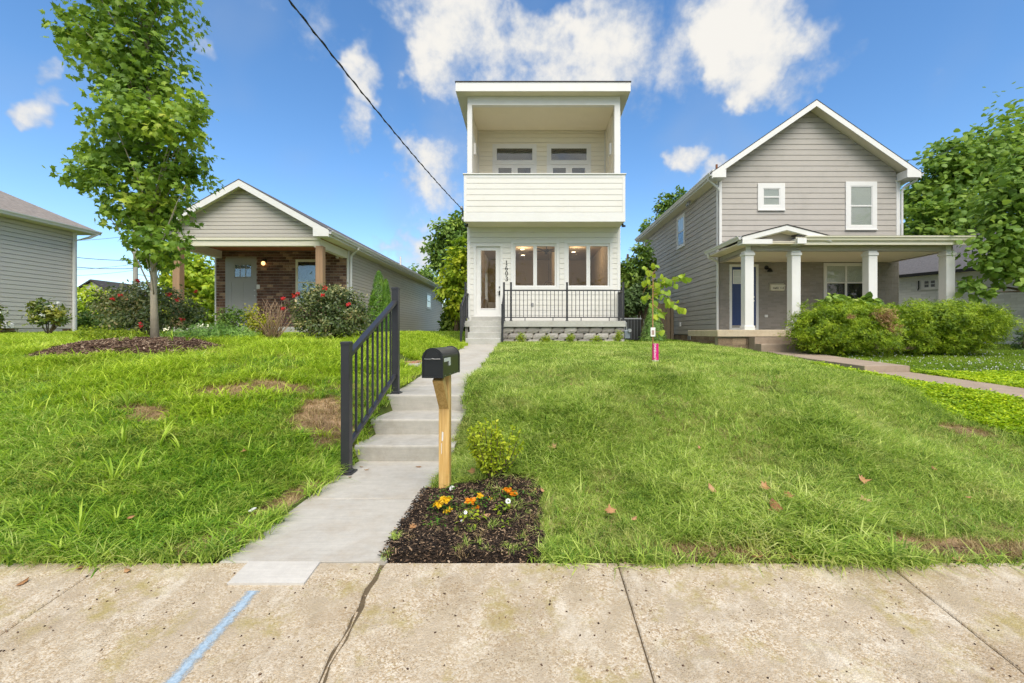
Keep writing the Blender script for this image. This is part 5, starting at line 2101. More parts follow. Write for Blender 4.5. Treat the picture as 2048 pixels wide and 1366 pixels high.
def bush(name, label, cat, base, blobs, n, size, tmpl, mat, seed, shell=.5, clump=8, sig=.16, up=.35, tips=5, r0=.02, group=None, bark=None, lump=.2, tip=-.1, spread=.6, foliage='foliage'):
    o = empty(name, base, label, cat, group)
    p, w = crown_pts(blobs, n, seed, shell, clump, sig, lump)
    gz = H(p[:, 0], p[:, 1]) + .02
    p[:, 2] = np.maximum(p[:, 2], gz + .1 * np.random.default_rng(seed).uniform(0, 1, len(p)))
    f = leaves(foliage, o, p, w, size, tmpl, mat, up, spread, .35, tip, seed=seed, group_n=clump)
    place(f, o, (0, 0, 0))
    q = random.Random(seed)
    tp = []
    for k in range(tips):
        b = q.choice(blobs)
        tp.append((b[0] + q.uniform(-.6, .6) * b[3], b[1] + q.uniform(-.6, .6) * b[4], b[2] + q.uniform(0, .6) * b[5]))
    limbs('stem', o, base, tp, r0, bark or BARKB, seed=seed, bend=.1)
    return o


def tree(name, label, base, top, r0, r1, blobs, n, size, tmpl, mat, seed, bark=None, tips=14, shell=.6, clump=12, sig=.13, up=.45, lump=.25, tip=-.45, group=None, spread=.55, br=.012):
    o = empty(name, base, label, 'tree', group)
    b, tpt = Vector(base), Vector(top)
    m = MB()
    pts, rr = [], []
    q = random.Random(seed)
    for k in range(9):
        f = k / 8
        p = b.lerp(tpt, f) + Vector((math.sin(f * 5 + seed) * .02, math.cos(f * 4 + seed) * .02, 0)) * (b - tpt).length * .3 * (f > 0)
        pts.append(p)
        rr.append(r0 * (1 + .35 * (k == 0)) * (1 - f) + r1 * f)
    pts[0] = pts[0] - Vector((0, 0, .12))
    m.tube(pts, rr, 12)
    m.build('trunk', bark or BARKB, o, smooth=True)
    p, w = crown_pts(blobs, n, seed, shell, clump, sig, lump)
    f = leaves('crown', o, p, w, size, tmpl, mat, up, spread, .35, tip, seed=seed, group_n=clump)
    place(f, o, (0, 0, 0))
    m = MB()
    idx_ = np.random.default_rng(seed).choice(len(p), tips)
    for i in idx_:
        e = Vector(p[i])
        s = b.lerp(tpt, min(max((e.z - b.z) / max(tpt.z - b.z, .1) - .22, .12), .95))
        c = s.lerp(e, .5) + Vector((0, 0, .12 * (e - s).length))
        L = (e - s).length
        m.tube([s, s.lerp(c, .6), c.lerp(e, .5), e], [br * (1 + L), br * (.8 + .75 * L), br * (.6 + .4 * L), .004], 5)
    m.build('branches', bark or BARKB, o, smooth=True)
    return o


# ---------------------------------------------------------------- young maple on the left lawn
mx_, my_ = -6.66, 7.72
mz_ = float(H(mx_, my_))
mb = []
q = random.Random(3)
for k, (px, py, rw, rh_) in enumerate([(268, -60, 115, 90), (265, 40, 130, 75), (245, 110, 125, 65), (165, 70, 55, 50), (290, 170, 110, 65), (250, 230, 95, 60), (330, 250, 85, 62), (280, 300, 105, 60), (385, 225, 40, 60),
                                       (200, 315, 60, 45), (165, 350, 55, 34), (300, 365, 115, 60), (370, 330, 55, 60), (270, 420, 80, 50), (330, 430, 75, 50), (310, 480, 62, 45), (305, 515, 42, 28), (345, 500, 40, 30)]):
    d = my_ + q.uniform(-.45, .45)
    mb.append((PX(px, d), d, PZ(py, d), rw * .90 * d / F, min(max(rw * .6 * d / F, .35), .7), rh_ * .9 * d / F))
tree('maple_tree', 'young upright maple with pale trunk in a mulch ring on the left lawn', (mx_, my_, mz_), (PX(285, my_), my_, PZ(-80, my_)), .052, .02, mb, 10500, .102, MAPLE, LM_MAPLE, 5, BARKG, 46, .8, 6, .15, .35, .14, -.6, br=.005)

# ---------------------------------------------------------------- redbud sapling with its tags
sx_, sy_, sz_ = ghit(1311, 728)
sp_ = empty('redbud_sapling', (sx_, sy_, sz_), 'thin sapling with lime heart shaped leaves and a pink wrapper', 'sapling')


def SP(px, py, dd=0):
    return Vector((PX(px, sy_), sy_ + dd, PZ(py, sy_)))


SPB = pm('sapling_bark', (.42, .22, .10), .2, 20, .6)
m = MB()
m.tube([SP(1306, 728), SP(1305.5, 660), SP(1305.5, 600), SP(1306, 570), SP(1306, 545), SP(1311, 540)], [.012, .011, .010, .009, .006, .004], 8)
tw = [[(1306, 575), (1330, 562), (1362, 556)], [(1306, 590), (1325, 585), (1340, 598), (1358, 618)], [(1306, 608), (1318, 620), (1334, 632)], [(1306, 570), (1292, 575), (1285, 590)],
      [(1306, 660), (1313, 664), (1324, 662)], [(1306, 552), (1298, 540), (1292, 535)], [(1306, 580), (1318, 572), (1338, 570)], [(1306, 600), (1296, 596), (1288, 600)], [(1306, 550), (1314, 534), (1318, 533)]]
for w in tw:
    m.tube([SP(x, y, rng.uniform(-.05, .05) * (i > 0)) for i, (x, y) in enumerate(w)], [.006 - .004 * i / (len(w) - 1) for i in range(len(w))], 5)
m.build('stem', SPB, sp_, smooth=True)
lp = []
for (cx_, cy_, n_, s_) in [(1292, 536, 3, 6), (1312, 533, 4, 5), (1300, 552, 6, 9), (1322, 558, 6, 9), (1333, 562, 5, 8), (1291, 570, 6, 8), (1310, 570, 7, 9), (1326, 574, 6, 9), (1341, 570, 4, 7), (1360, 556, 7, 9), (1372, 556, 4, 7), (1350, 562, 3, 5),
                            (1285, 596, 6, 7), (1296, 590, 4, 7), (1325, 585, 5, 8), (1338, 584, 4, 7), (1313, 603, 5, 8), (1304, 608, 3, 5), (1330, 600, 5, 8), (1340, 607, 4, 6), (1354, 612, 5, 7), (1362, 620, 4, 6),
                            (1315, 622, 3, 5), (1322, 630, 3, 5), (1332, 632, 3, 5), (1310, 632, 2, 4), (1314, 662, 2, 3), (1323, 663, 2, 3), (1316, 671, 1, 2), (1313, 640, 2, 4)]:
    for k in range(max(1, round(n_ * .7))):
        lp.append(SP(cx_ + rng.gauss(0, s_ * .55), cy_ + rng.gauss(0, s_ * .5) - 4, rng.uniform(-.12, .12)))
P = np.array(lp)
O = norm(np.random.default_rng(4).normal(0, 1, P.shape) * np.array([.7, .3, .2]) + np.array([0, -.7, -.1]))
f = leaves('foliage', sp_, P, O, .105, HEART, LM_RED, .15, .35, .35, -.9, seed=2)
place(f, sp_, (0, 0, 0))
PINK = pm('magenta_card', (.62, .008, .19), .05, 3, .45)
PAPER = pm('white_card', (.78, .77, .74), .03, 8, .5)
z0, z1, zt = PZ(729, sy_), PZ(720, sy_), PZ(687, sy_)
wx0, wx1 = PX(1304.5, sy_), PX(1317, sy_)


def sleeve(m, a, b, r, za, zb):
    pts = []
    n = 20
    for k in range(n):
        th = 2 * math.pi * k / n
        c, s = math.cos(th), math.sin(th)
        pts.append(((a + b) / 2 + math.copysign(abs(c) ** .55, c) * (b - a) / 2, sy_ + math.copysign(abs(s) ** .7, s) * r))
    vs = [(x, y, za) for x, y in pts] + [(x, y, zb) for x, y in pts]
    m.add(vs, [(k, (k + 1) % n, n + (k + 1) % n, n + k) for k in range(n)])


m = MB()
sleeve(m, wx0, wx1, .035, z1, zt)
wr = m.build('pink_wrapper', PINK, sp_)
m = MB()
sleeve(m, wx0, wx1, .035, z0, z1)
m.build('white_band', PAPER, sp_)
text_obj('FLOWERING', .057, facing('front', 0, sy_ - .0362), PX(1309.2, sy_), (z1 + zt) / 2 - .01, 0, PAPER, wr, 'lettering', .0008, math.pi / 2, True)
m = MB()
a, b, c, e = PX(1300.8, sy_), PX(1310, sy_), PZ(673, sy_), PZ(655, sy_)
m.box(a, b, sy_ - .020, sy_ - .016, c, e)
tg = m.build('plant_tag', PAPER, sp_)
m = MB()
m.box(a + .02, b - .02, sy_ - .0215, sy_ - .0205, c + .03, e - .05)
m.build('tag_print', pm('tag_print', (.40, .28, .24), .5, 60, .5), tg)

# ---------------------------------------------------------------- shrubs by the brick house
def blob(px, py, d, rw, rh_, rd=None):
    return (PX(px, d), d, PZ(py, d), rw * d / F, rd if rd else rw * d / F * .8, rh_ * d / F)


def gbase(px, d):
    x = PX(px, d)
    return (x, d, float(H(x, d)))


def roses(o, spots, d0, size=.09):
    for (px, py) in spots:
        d = d0 - .1
        c = np.array([PX(px, d), d, PZ(py, d)])
        r = np.random.default_rng(int(px))
        w = norm(r.normal(0, 1, (16, 3)) + np.array([0, -.6, .4]))
        f = leaves('rose_bloom', o, np.repeat(c[None], 16, 0) + w * .02, w, size * .62, OVAL, LM_RRED, .2, .2, .3, .1, seed=int(px))
        place(f, o, (0, 0, 0))


d = 9.6
rb1 = bush('rose_bush', 'large dark rose bush behind the maple trunk with few red blooms', 'rose bush', gbase(300, d),
           [blob(250, 618, d, 62, 42), blob(340, 615, d, 58, 40), blob(300, 590, d, 60, 26), blob(230, 600, d, 42, 26), blob(385, 630, d, 32, 32), blob(300, 640, d, 90, 24)], 9000, .062, OVAL, LM_ROSE, 21, .7, 9, .13, .35, 14, .014)
roses(rb1, [(227, 597), (241, 590), (277, 560), (338, 588), (392, 583), (366, 639), (281, 649), (356, 599)], d - .55)
d = 9.2
rb2 = bush('rose_bush', 'large rose bush with red blooms below the brick house window', 'rose bush', gbase(665, d),
           [blob(620, 625, d, 42, 40), blob(680, 615, d, 55, 42), blob(715, 635, d, 36, 36), blob(655, 590, d, 50, 22), blob(660, 650, d, 75, 24)], 9000, .060, OVAL, LM_ROSE, 22, .7, 9, .13, .35, 14, .014)
roses(rb2, [(565, 597), (565, 617), (595, 587), (588, 592), (646, 591), (651, 575), (697, 608)], d - .6)
d = 8.9
bush('tan_leaf_shrub', 'pale green open shrub in front of the grey front door', 'shrub', gbase(465, d), [blob(462, 632, d, 26, 20), blob(455, 650, d, 30, 18)], 1500, .05, OVAL, LM_MID, 23, .8, 6, .2, .4, 8, .008)
o = bush('yellow_shrub', 'straggly shrub with yellow leaves and bare brown twigs', 'shrub', gbase(535, d), [blob(505, 630, d, 16, 24), blob(525, 645, d, 22, 22), blob(512, 655, d, 18, 14)], 1100, .05, OVAL, LM_YEL, 24, .8, 5, .25, .4, 8, .008)
bx_, by_, bz_ = gbase(545, d)
tips_ = [(PX(rng.uniform(515, 580), d + rng.uniform(-.3, .3)), d + rng.uniform(-.3, .3), PZ(rng.uniform(595, 665), d)) for k in range(70)]
limbs('bare_twigs', o, (bx_, by_, bz_ - .03), tips_, .012, TWIG, bend=.22, seed=8, n=4)
d = 8.6
bush('juniper', 'feathery green juniper spreading in front of the grey door', 'juniper', gbase(420, d), [blob(430, 668, d, 58, 16, .4), blob(380, 676, d, 50, 12, .4), blob(475, 672, d, 30, 16, .3)], 5200, .085, SPRAY_, LM_JUN, 25, .8, 10, .2, .2, 6, .01, tip=.2)
d = 8.7
bush('low_hedge', 'low yellow green box hedge at the foot of the rose bush', 'hedge', gbase(215, d), [blob(180, 668, d, 24, 14, .3), blob(215, 670, d, 30, 13, .3), blob(250, 670, d, 22, 12, .3)], 3600, .035, OVAL, LM_BOX, 26, .6, 8, .16, .4, 5, .008)
d = 11.2
o = bush('magnolia_shrub', 'small glossy shrub with yellowing leaves in front of the pale vinyl wall', 'shrub', gbase(96, d), [blob(85, 620, d, 24, 20), blob(110, 628, d, 22, 18), blob(95, 638, d, 30, 12), blob(120, 638, d, 14, 10), blob(75, 608, d, 13, 10)], 1500, .085, OVAL, LM_MAG, 27, .8, 7, .2, .35, 9, .016, tip=.3)
for (px, py) in ((102, 612), (86, 630), (112, 606)):
    c = np.array([PX(px, d - .3), d - .3, PZ(py, d)])
    w = norm(np.random.default_rng(px).normal(0, 1, (9, 3)) + np.array([0, -.5, .6]))
    place(leaves('bloom', o, np.repeat(c[None], 9, 0), w, .07, OVAL, LM_WHT, .2, .2, .2, .2), o, (0, 0, 0))
o = bush('magnolia_shrub', 'glossy shrub with a white bloom cut by the frame beside the pale vinyl wall', 'shrub', gbase(-25, 11.0), [blob(-22, 630, 11.0, 26, 20), blob(-20, 645, 11.0, 24, 14)], 900, .085, OVAL, LM_MAG, 28, .8, 7, .2, .35, 7, .016, tip=.3)
c = np.array([PX(2, 10.7), 10.7, PZ(624, 10.7)])
w = norm(np.random.default_rng(9).normal(0, 1, (12, 3)) + np.array([0, -.5, .6]))
place(leaves('bloom', o, np.repeat(c[None], 12, 0), w, .09, OVAL, LM_WHT, .2, .2, .2, .2), o, (0, 0, 0))
# arborvitae
d = 13.2
o = empty('arborvitae', gbase(760, d), 'conical dark green arborvitae against the tan vinyl wall', 'conifer')
r = np.random.default_rng(31)
n = 21000
P_, O_ = [], []
for (px, top, bot, rw) in ((758, 543, 690, 24), (772, 560, 690, 16), (746, 585, 690, 15)):
    k = n // 3
    f = r.uniform(0, 1, k) ** .8
    a = r.uniform(0, 2 * np.pi, k)
    rr = rw * d / F * np.minimum(np.sqrt(np.clip(f, 0, 1)) * 1.15, 1.0) * (1 + .12 * np.sin(a * 6 + f * 22)) * r.uniform(.75, 1.03, k)
    zz = PZ(top + (bot - top) * f, d)
    P_.append(np.stack([PX(px, d) + rr * np.cos(a), d + rr * np.sin(a), zz], -1))
    O_.append(np.stack([np.cos(a), np.sin(a), np.full(k, .9)], -1))
f = leaves('foliage', o, np.concatenate(P_), norm(np.concatenate(O_)), .075, SPRAY_, LM_ARB, -.1, .3, .3, .8, seed=3)
place(f, o, (0, 0, 0))
limbs('stem', o, gbase(760, d), [(PX(760, d), d, PZ(575, d))], .04, BARKB, bend=.02)

# ---------------------------------------------------------------- hedges and plants by the grey house
def yew(label, blobs, n, seed, dead=None):
    b0 = blobs[0]
    o = bush('yew_hedge', label, 'hedge', (b0[0], b0[1], float(H(b0[0], b0[1]))), blobs, int(n * 1.6), .10, SPRAY_, LM_YEW, seed, .4, 22, .095, .3, 12, .02, lump=.3, tip=.35, spread=.45, group=None)
    if dead:
        p, w = crown_pts(dead, 1500, seed, .8, 10, .2, .3)
        place(leaves('dead_patch', o, p, w, .075, SPRAY_, LM_DEAD, .3, .5, .3, .2, seed=5), o, (0, 0, 0))
    return o


d = 11.4
yew('rounded bright green yew hedge nearest the porch steps of the grey house', [blob(1640, 650, d, 60, 40), blob(1700, 640, d, 60, 34), blob(1740, 655, d, 50, 34), blob(1690, 668, d, 95, 24), blob(1615, 660, d, 36, 34), blob(1670, 630, d, 50, 24), blob(1730, 625, d, 45, 20), blob(1650, 690, d, 55, 14), blob(1725, 690, d, 60, 14)], 22000, 41,
    [blob(1768, 632, d - .7, 20, 15, .2), blob(1785, 655, d - .75, 10, 9, .15), blob(1702, 633, d - .85, 6, 3, .1)])
yew('wide green yew hedge with a brown dead patch beside the white brick house', [blob(1860, 640, d, 75, 36), blob(1920, 645, d, 70, 36), blob(1960, 655, d, 55, 30), blob(1830, 628, d, 60, 22), blob(1900, 622, d, 70, 18), blob(1830, 672, d, 40, 18), blob(1920, 672, d, 60, 20), blob(1975, 640, d, 40, 24), blob(1830, 690, d, 45, 14), blob(1910, 690, d, 50, 14)], 24000, 42)
d = 12.1
bush('big_leaf_shrub', 'pale broad leaved shrub poking up behind the yew hedge', 'shrub', gbase(1690, d), [blob(1665, 600, d, 22, 12, .3), blob(1720, 607, d, 30, 9, .3), blob(1695, 612, d, 40, 10, .3)], 420, .16, HEART, LM_MID, 43, .8, 6, .25, .6, 7, .012)
bush('dark_shrub', 'small dark shrub at the foot of the white brick wall', 'shrub', gbase(2046, 12.6), [blob(2050, 690, 12.6, 18, 14), blob(2045, 670, 12.6, 10, 10)], 800, .06, OVAL, LM_DARK, 44)
# five young boxwoods along the block skirt
for k, (px, py) in enumerate(((1041, 676), (1092, 679), (1140, 678), (1194, 682), (1238, 678))):
    d = 13.75
    lab = ['upright young boxwood next to the white house steps', 'short young boxwood second from the white house steps', 'young boxwood at the middle of the block skirt', 'low thin boxwood fourth from the white house steps', 'tall young boxwood at the block skirt corner by the gas meter'][k]
    h_ = [12, 9, 11, 8, 14][k]
    x_, y_, z_ = gbase(px, d)
    bush('boxwood', lab, 'shrub', (x_, y_, z_), [(x_, y_, z_ + h_ * d / F * .95, .15, .13, h_ * d / F)], 520, .042, OVAL, LM_BOX, 50 + k, .85, 6, .22, .3, 7, .006, group='young boxwoods along the block skirt', tip=.5)
# bright shrub in the mulch bed
x_, y_ = PX(988, 3.62), 3.62
z_ = float(H(x_, y_))
o = empty('privet_shrub', (x_, y_, z_), 'upright lime green shrub at the back of the mulch bed', 'shrub')
r = np.random.default_rng(61)
m = MB()
P_, O_ = [], []
for k in range(34):
    a = rng.uniform(0, 2 * math.pi)
    sp2 = rng.uniform(.02, .25)
    L = rng.uniform(.28, .52) * (1.08 - sp2)
    e = Vector((x_ + math.cos(a) * sp2, y_ + math.sin(a) * sp2 * .8, z_ + L))
    b = Vector((x_ + math.cos(a) * .025, y_ + math.sin(a) * .025, z_ - .01))
    c = b.lerp(e, .5) + Vector((math.cos(a), math.sin(a), .3)) * .03
    pts = [b, b.lerp(c, .7), c, c.lerp(e, .6), e]
    m.tube(pts, [.005, .004, .0035, .0025, .0015], 5)
    for j in range(62):
        f = rng.uniform(.22, 1.02)
        p = b.lerp(c, f * 2) if f < .5 else c.lerp(e, f * 2 - 1)
        dd = Vector((rng.gauss(0, 1), rng.gauss(0, 1), rng.gauss(.5, .6))).normalized()
        P_.append(p + dd * .012)
        O_.append(dd)
m.build('stem', BARKB, o)
place(leaves('foliage', o, np.array(P_), np.array(O_), .032, OVAL, LM_PRIV, .3, .4, .3, .3, seed=6), o, (0, 0, 0))

# ---------------------------------------------------------------- bedding plants
def hitbed(px, py):
    return ghit(px, py)


def plantlet(name, label, px, py, w, h_, blooms, bmat, n=90, lm=None, kind='marigold', group=None):
    x, y, z = ghit(px, py)
    o = empty(name, (x, y, z), label, 'flower', group)
    s = y / F
    r = np.random.default_rng(int(px * 7 + py))
    P = np.stack([x + r.normal(0, w * s * .42, n), y + r.normal(0, w * s * .35, n), z + np.abs(r.normal(h_ * s * .42, h_ * s * .28, n)) + .008], -1)
    O = norm(P - np.array([x, y, z - .02]))
    place(leaves('foliage', o, P, O, .026 if kind == 'marigold' else .034, DIAM if kind == 'marigold' else OVAL, lm or LM_FLOW, .4, .5, .3, .1, seed=int(px)), o, (0, 0, 0))
    m = MB()
    for i in range(0, n, 8):
        m.tube([(x, y, z - .005), tuple(P[i])], [.0025, .0012], 4)
    m.build('stem', LM_FLOW, o)
    for (bx, by, br) in blooms:
        c = np.array([PX(bx, y), y - .01, PZ(by, y)])
        rr = br * s * (1.15 if kind == 'marigold' else .72)
        k = 46 if kind == 'marigold' else 10
        a = r.uniform(0, 2 * np.pi, k)
        if kind == 'marigold':
            fz = r.uniform(0, 1, k)
            w2 = norm(np.stack([np.cos(a), np.sin(a) - .35, .15 + 1.1 * fz], -1))
            place(leaves('bloom', o, c + w2 * rr * .25, w2, rr * 1.05, OVAL, bmat, .5, .25, .25, .05, seed=int(bx)), o, (0, 0, 0))
        else:
            mm = MB()
            prof = [(.10, 0), (.16, .35), (.35, .75), (.95, 1.0), (1.05, .96)]
            n2 = 10
            vs, fs = [], []
            ax = Vector((r.uniform(-.8, .8), -.7, .35)).normalized()
            s1 = ax.cross(Vector((0, 0, 1))).normalized()
            s2 = ax.cross(s1)
            for (q0, q1) in prof:
                for j in range(n2):
                    th = 2 * math.pi * j / n2
                    wv = 1 + .12 * math.sin(5 * th) * (q0 > .5)
                    vs.append(Vector(c) + ax * (q1 * rr * 1.5) + (s1 * math.cos(th) + s2 * math.sin(th)) * q0 * rr * wv)
            for i in range(len(prof) - 1):
                for j in range(n2):
                    fs.append((i * n2 + j, i * n2 + (j + 1) % n2, (i + 1) * n2 + (j + 1) % n2, (i + 1) * n2 + j))
            mm.add(vs, fs)
            mm.build('bloom', bmat, o, smooth=True)
    return o


plantlet('marigold', 'marigold with three golden blooms at the foot of the mailbox post', 889, 1030, 38, 46, [(877, 1004, 9), (892, 995, 9), (898, 1019, 8)], LM_GOLD, 130)
plantlet('marigold', 'marigold with two orange blooms in the middle of the bed', 948, 1028, 26, 32, [(941, 999, 8), (953, 1014, 7)], LM_ORG, 90)
plantlet('marigold', 'small marigold with amber blooms below the lime shrub', 966, 1006, 26, 22, [(960, 989, 6), (981, 998, 6)], LM_GOLD, 80)
plantlet('marigold', 'marigold with a pair of deep orange blooms by the turf edge', 1019, 1002, 24, 26, [(1015, 977, 7), (1026, 984, 7)], LM_ORG, 80)
plantlet('petunia', 'white petunia bloom leaning against the mailbox post', 902, 985, 14, 16, [(904, 977, 7)], LM_WHT, 24, kind='petunia')
plantlet('petunia', 'yellow green petunia with a white trumpet by the turf edge', 1008, 1032, 18, 36, [(1016, 1002, 7)], LM_WHT, 40, LM_BOX, 'petunia')
plantlet('petunia', 'yellow green petunia with two small white trumpets in the bed centre', 940, 1052, 30, 30, [(930, 1024, 5), (925, 1042, 5)], LM_WHT, 46, LM_BOX, 'petunia')
plantlet('seedling', 'bloomless feathery green bedding plant nearest the walk', 873, 1058, 28, 26, [], LM_GOLD, 60)
plantlet('seedling', 'bloomless wilted bedding plant near the turf edge', 1008, 1062, 22, 20, [], LM_GOLD, 34, LM_BOX)
plantlet('seedling', 'tiny green sprout in the front half of the mulch bed', 868, 1082, 12, 9, [], LM_GOLD, 22)

# ---------------------------------------------------------------- trees behind
tree('elm_tree', 'tall dark green tree rising behind the white house and bright tree', (-5.6, 31, 1.2), (-5.4, 31, 8.2), .22, .08, [blob(905, 470, 31, 40, 42), blob(870, 495, 31, 24, 22), blob(925, 450, 31, 26, 28), blob(880, 520, 31, 26, 22), blob(930, 510, 31, 40, 40)], 4200, .30, OVAL, LM_MID, 71, tips=18, shell=.8, sig=.17)
tree('bright_tree', 'lime green leafy tree beside the left wall of the white house', (-4.2, 24.5, 1.1), (-3.9, 24.5, 5.2), .14, .05, [blob(915, 545, 24.5, 34, 50), blob(900, 580, 24.5, 26, 36), blob(925, 500, 24.5, 22, 26), blob(925, 610, 24.5, 30, 30)], 5200, .24, OVAL, LM_BRIGHT, 72, tips=14, shell=.7, sig=.15)
tree('round_tree', 'mid green tree top showing above the vinyl house roof', (-9.2, 40, 1.2), (-9.2, 40, 6.5), .2, .08, [blob(845, 552, 40, 32, 20), blob(868, 565, 40, 26, 20), blob(820, 560, 40, 26, 18)], 2400, .30, OVAL, LM_MID, 73, shell=.8)
bush('ivy_mound', 'low ivy mound on the ground behind the vinyl house', 'ivy', gbase(910, 25.5), [blob(905, 640, 25.5, 24, 20), blob(925, 650, 25.5, 24, 18), blob(897, 655, 25.5, 16, 14)], 2600, .15, HEART, LM_MID, 74)
tree('side_tree', 'dense green tree seen through the porch of the brick front house', (-20.5, 25, 1.3), (-20.5, 25, 5.8), .2, .06, [blob(380, 545, 25, 60, 52), blob(350, 600, 25, 50, 45), blob(420, 580, 25, 40, 45), blob(400, 620, 25, 50, 36)], 5200, .24, MAPLE, LM_BRIGHT, 75, shell=.7)
tree('corner_tree', 'small lime tree in the gap beside the pale vinyl house', (-21.5, 21.5, 1.35), (-21.5, 21.5, 3.4), .08, .03, [blob(180, 605, 21.5, 32, 36), blob(205, 620, 21.5, 30, 32), blob(165, 640, 21.5, 24, 24)], 3600, .17, OVAL, LM_BRIGHT, 76, shell=.6)
bush('garden_shrub', 'leafy green shrub between the pale house and the dark rose bush', 'shrub', gbase(185, 15.5), [blob(180, 645, 15.5, 26, 22), blob(210, 648, 15.5, 30, 20)], 2400, .09, OVAL, LM_MID, 77)
tree('vine_tree', 'dark vine covered tree between the white and grey houses', (4.4, 20.2, 1.1), (4.5, 20.2, 5.0), .15, .05, [blob(1265, 560, 20, 32, 40), blob(1285, 520, 20, 24, 34), blob(1260, 600, 20, 28, 34), blob(1290, 590, 20, 24, 44), blob(1250, 545, 20, 16, 20)], 6000, .17, OVAL, LM_MID, 78, shell=.7, sig=.15)
bush('vine_mass', 'dark glossy vine hanging over the wooden fence', 'vine', gbase(1270, 19.0), [blob(1262, 605, 19.0, 28, 26), blob(1280, 590, 19, 24, 26)], 2600, .15, OVAL, LM_DARK, 79)
tree('rear_tree', 'tree top showing over the far eave of the grey house', (8.6, 31, 1.2), (8.8, 31, 9.0), .2, .07, [blob(1335, 425, 31, 30, 40), blob(1355, 405, 31, 26, 26), blob(1300, 460, 31, 22, 22), blob(1375, 430, 31, 30, 40)], 3600, .26, OVAL, LM_MID, 80, shell=.75)
d = 15.8
o = empty('dwarf_conifer', gbase(1304, d), 'slender blue green conifer by the fence and grey house', 'conifer')
n = 4200
f = r.uniform(0, 1, n) ** .75
a = r.uniform(0, 2 * np.pi, n)
rr = 26 * d / F * (.12 + .95 * f) * r.uniform(.5, 1.05, n)
P_ = np.stack([PX(1306, d) + rr * np.cos(a), d + rr * np.sin(a), PZ(600 + 85 * f, d)], -1)
O_ = norm(np.stack([np.cos(a), np.sin(a), np.full(n, .5)], -1))
place(leaves('foliage', o, P_, O_, .10, SPRAY_, LM_JUN, .1, .35, .3, .4, seed=7), o, (0, 0, 0))
limbs('stem', o, gbase(1304, d), [(PX(1306, d), d, PZ(620, d))], .03, BARKB, bend=.02)
# big tree right, in front of the white brick house, and the crowns behind it
tree('mulberry_tree', 'large broad leaved tree overhanging the white brick house', (17.6, 12.4, .8), (17.2, 12.6, 6.4), .22, .08,
     [blob(2000, 470, 12.3, 70, 60), blob(2040, 390, 12.3, 70, 70), blob(1990, 520, 12.3, 42, 36), blob(2035, 545, 12.3, 55, 34), blob(2090, 470, 12.6, 90, 110), blob(2000, 410, 12.6, 40, 50), blob(2060, 320, 12.6, 60, 55), blob(1950, 565, 12.3, 24, 22), blob(2120, 350, 12.8, 90, 90), blob(1975, 590, 12.1, 28, 12)],
     5200, .15, HEART, LM_MULB, 81, tips=40, shell=.85, clump=7, sig=.22, up=.55, tip=-.6)
tree('tall_tree', 'tall bright green tree standing behind the white brick house', (21.5, 22, 1.0), (21, 22, 9), .3, .1,
     [blob(1880, 400, 21, 70, 80), blob(1850, 450, 20, 46, 44), blob(1960, 340, 21, 80, 90), blob(1900, 330, 21, 50, 46), blob(2030, 300, 22, 80, 90), blob(1840, 400, 21, 34, 40), blob(1930, 440, 20, 70, 50)],
     8000, .22, HEART, LM_MULB, 82, tips=30, shell=.8, clump=8, sig=.17, up=.5, tip=-.5)
tree('low_tree', 'bright foliage showing under the grey porch roof', (17.2, 24, 1.0), (17.2, 24, 3.6), .12, .05, [blob(1815, 520, 24, 30, 30), blob(1850, 510, 24, 40, 20), blob(1812, 480, 24, 24, 36)], 2000, .24, HEART, LM_BRIGHT, 83, shell=.8)
# across the street (what the panes reflect)
for k, (x, y, hgt) in enumerate(((-14, -22, 9), (-4, -25, 11), (7, -23, 8.5), (17, -26, 11), (-25, -26, 10))):
    tree('street_tree', 'leafy tree across the road reflected in the panes', (x, y, -.1), (x, y, hgt * .7), .25, .08, [(x, y, hgt * .62, 3.6, 3.2, hgt * .34), (x + 2, y, hgt * .5, 2.6, 2.4, 2.2), (x - 2, y + .5, hgt * .52, 2.6, 2.4, 2.2)], 2200, .42, DIAM, LM_MID, 90 + k, shell=.7, group='trees across the road')

# ---------------------------------------------------------------- small yard things
# wooden fence between the houses
FWOOD = pm('weathered_fence', (.17, .13, .085), .35, 5, .9, .4, 40, stretch=(5, 5, .3), orand=.5)
fe = empty('wooden_fence', (4.8, 19.4, 1.0), 'weathered vertical plank fence between the white and grey houses', 'fence')
x = 3.15
while x < 6.35:
    w = .135
    m = MB()
    hgt = 1.75 + rng.uniform(-.03, .03)
    m.hexa([(x, 19.4, .9), (x + w, 19.4, .9), (x + w, 19.42, .9), (x, 19.42, .9), (x, 19.4, .9 + hgt), (x + w, 19.4, .9 + hgt), (x + w, 19.42, .9 + hgt), (x, 19.42, .9 + hgt)])
    m.build('plank', FWOOD, fe)
    x += w + rng.uniform(.006, .02)
for z in (1.3, 2.3):
    MB().box(3.1, 6.4, 19.425, 19.47, z, z + .09).build('fence_rail', FWOOD, fe)
MB().cbox(6.22, 6.34, 19.25, 19.38, .9, 2.75, .01).build('fence_post', FWOOD, fe)
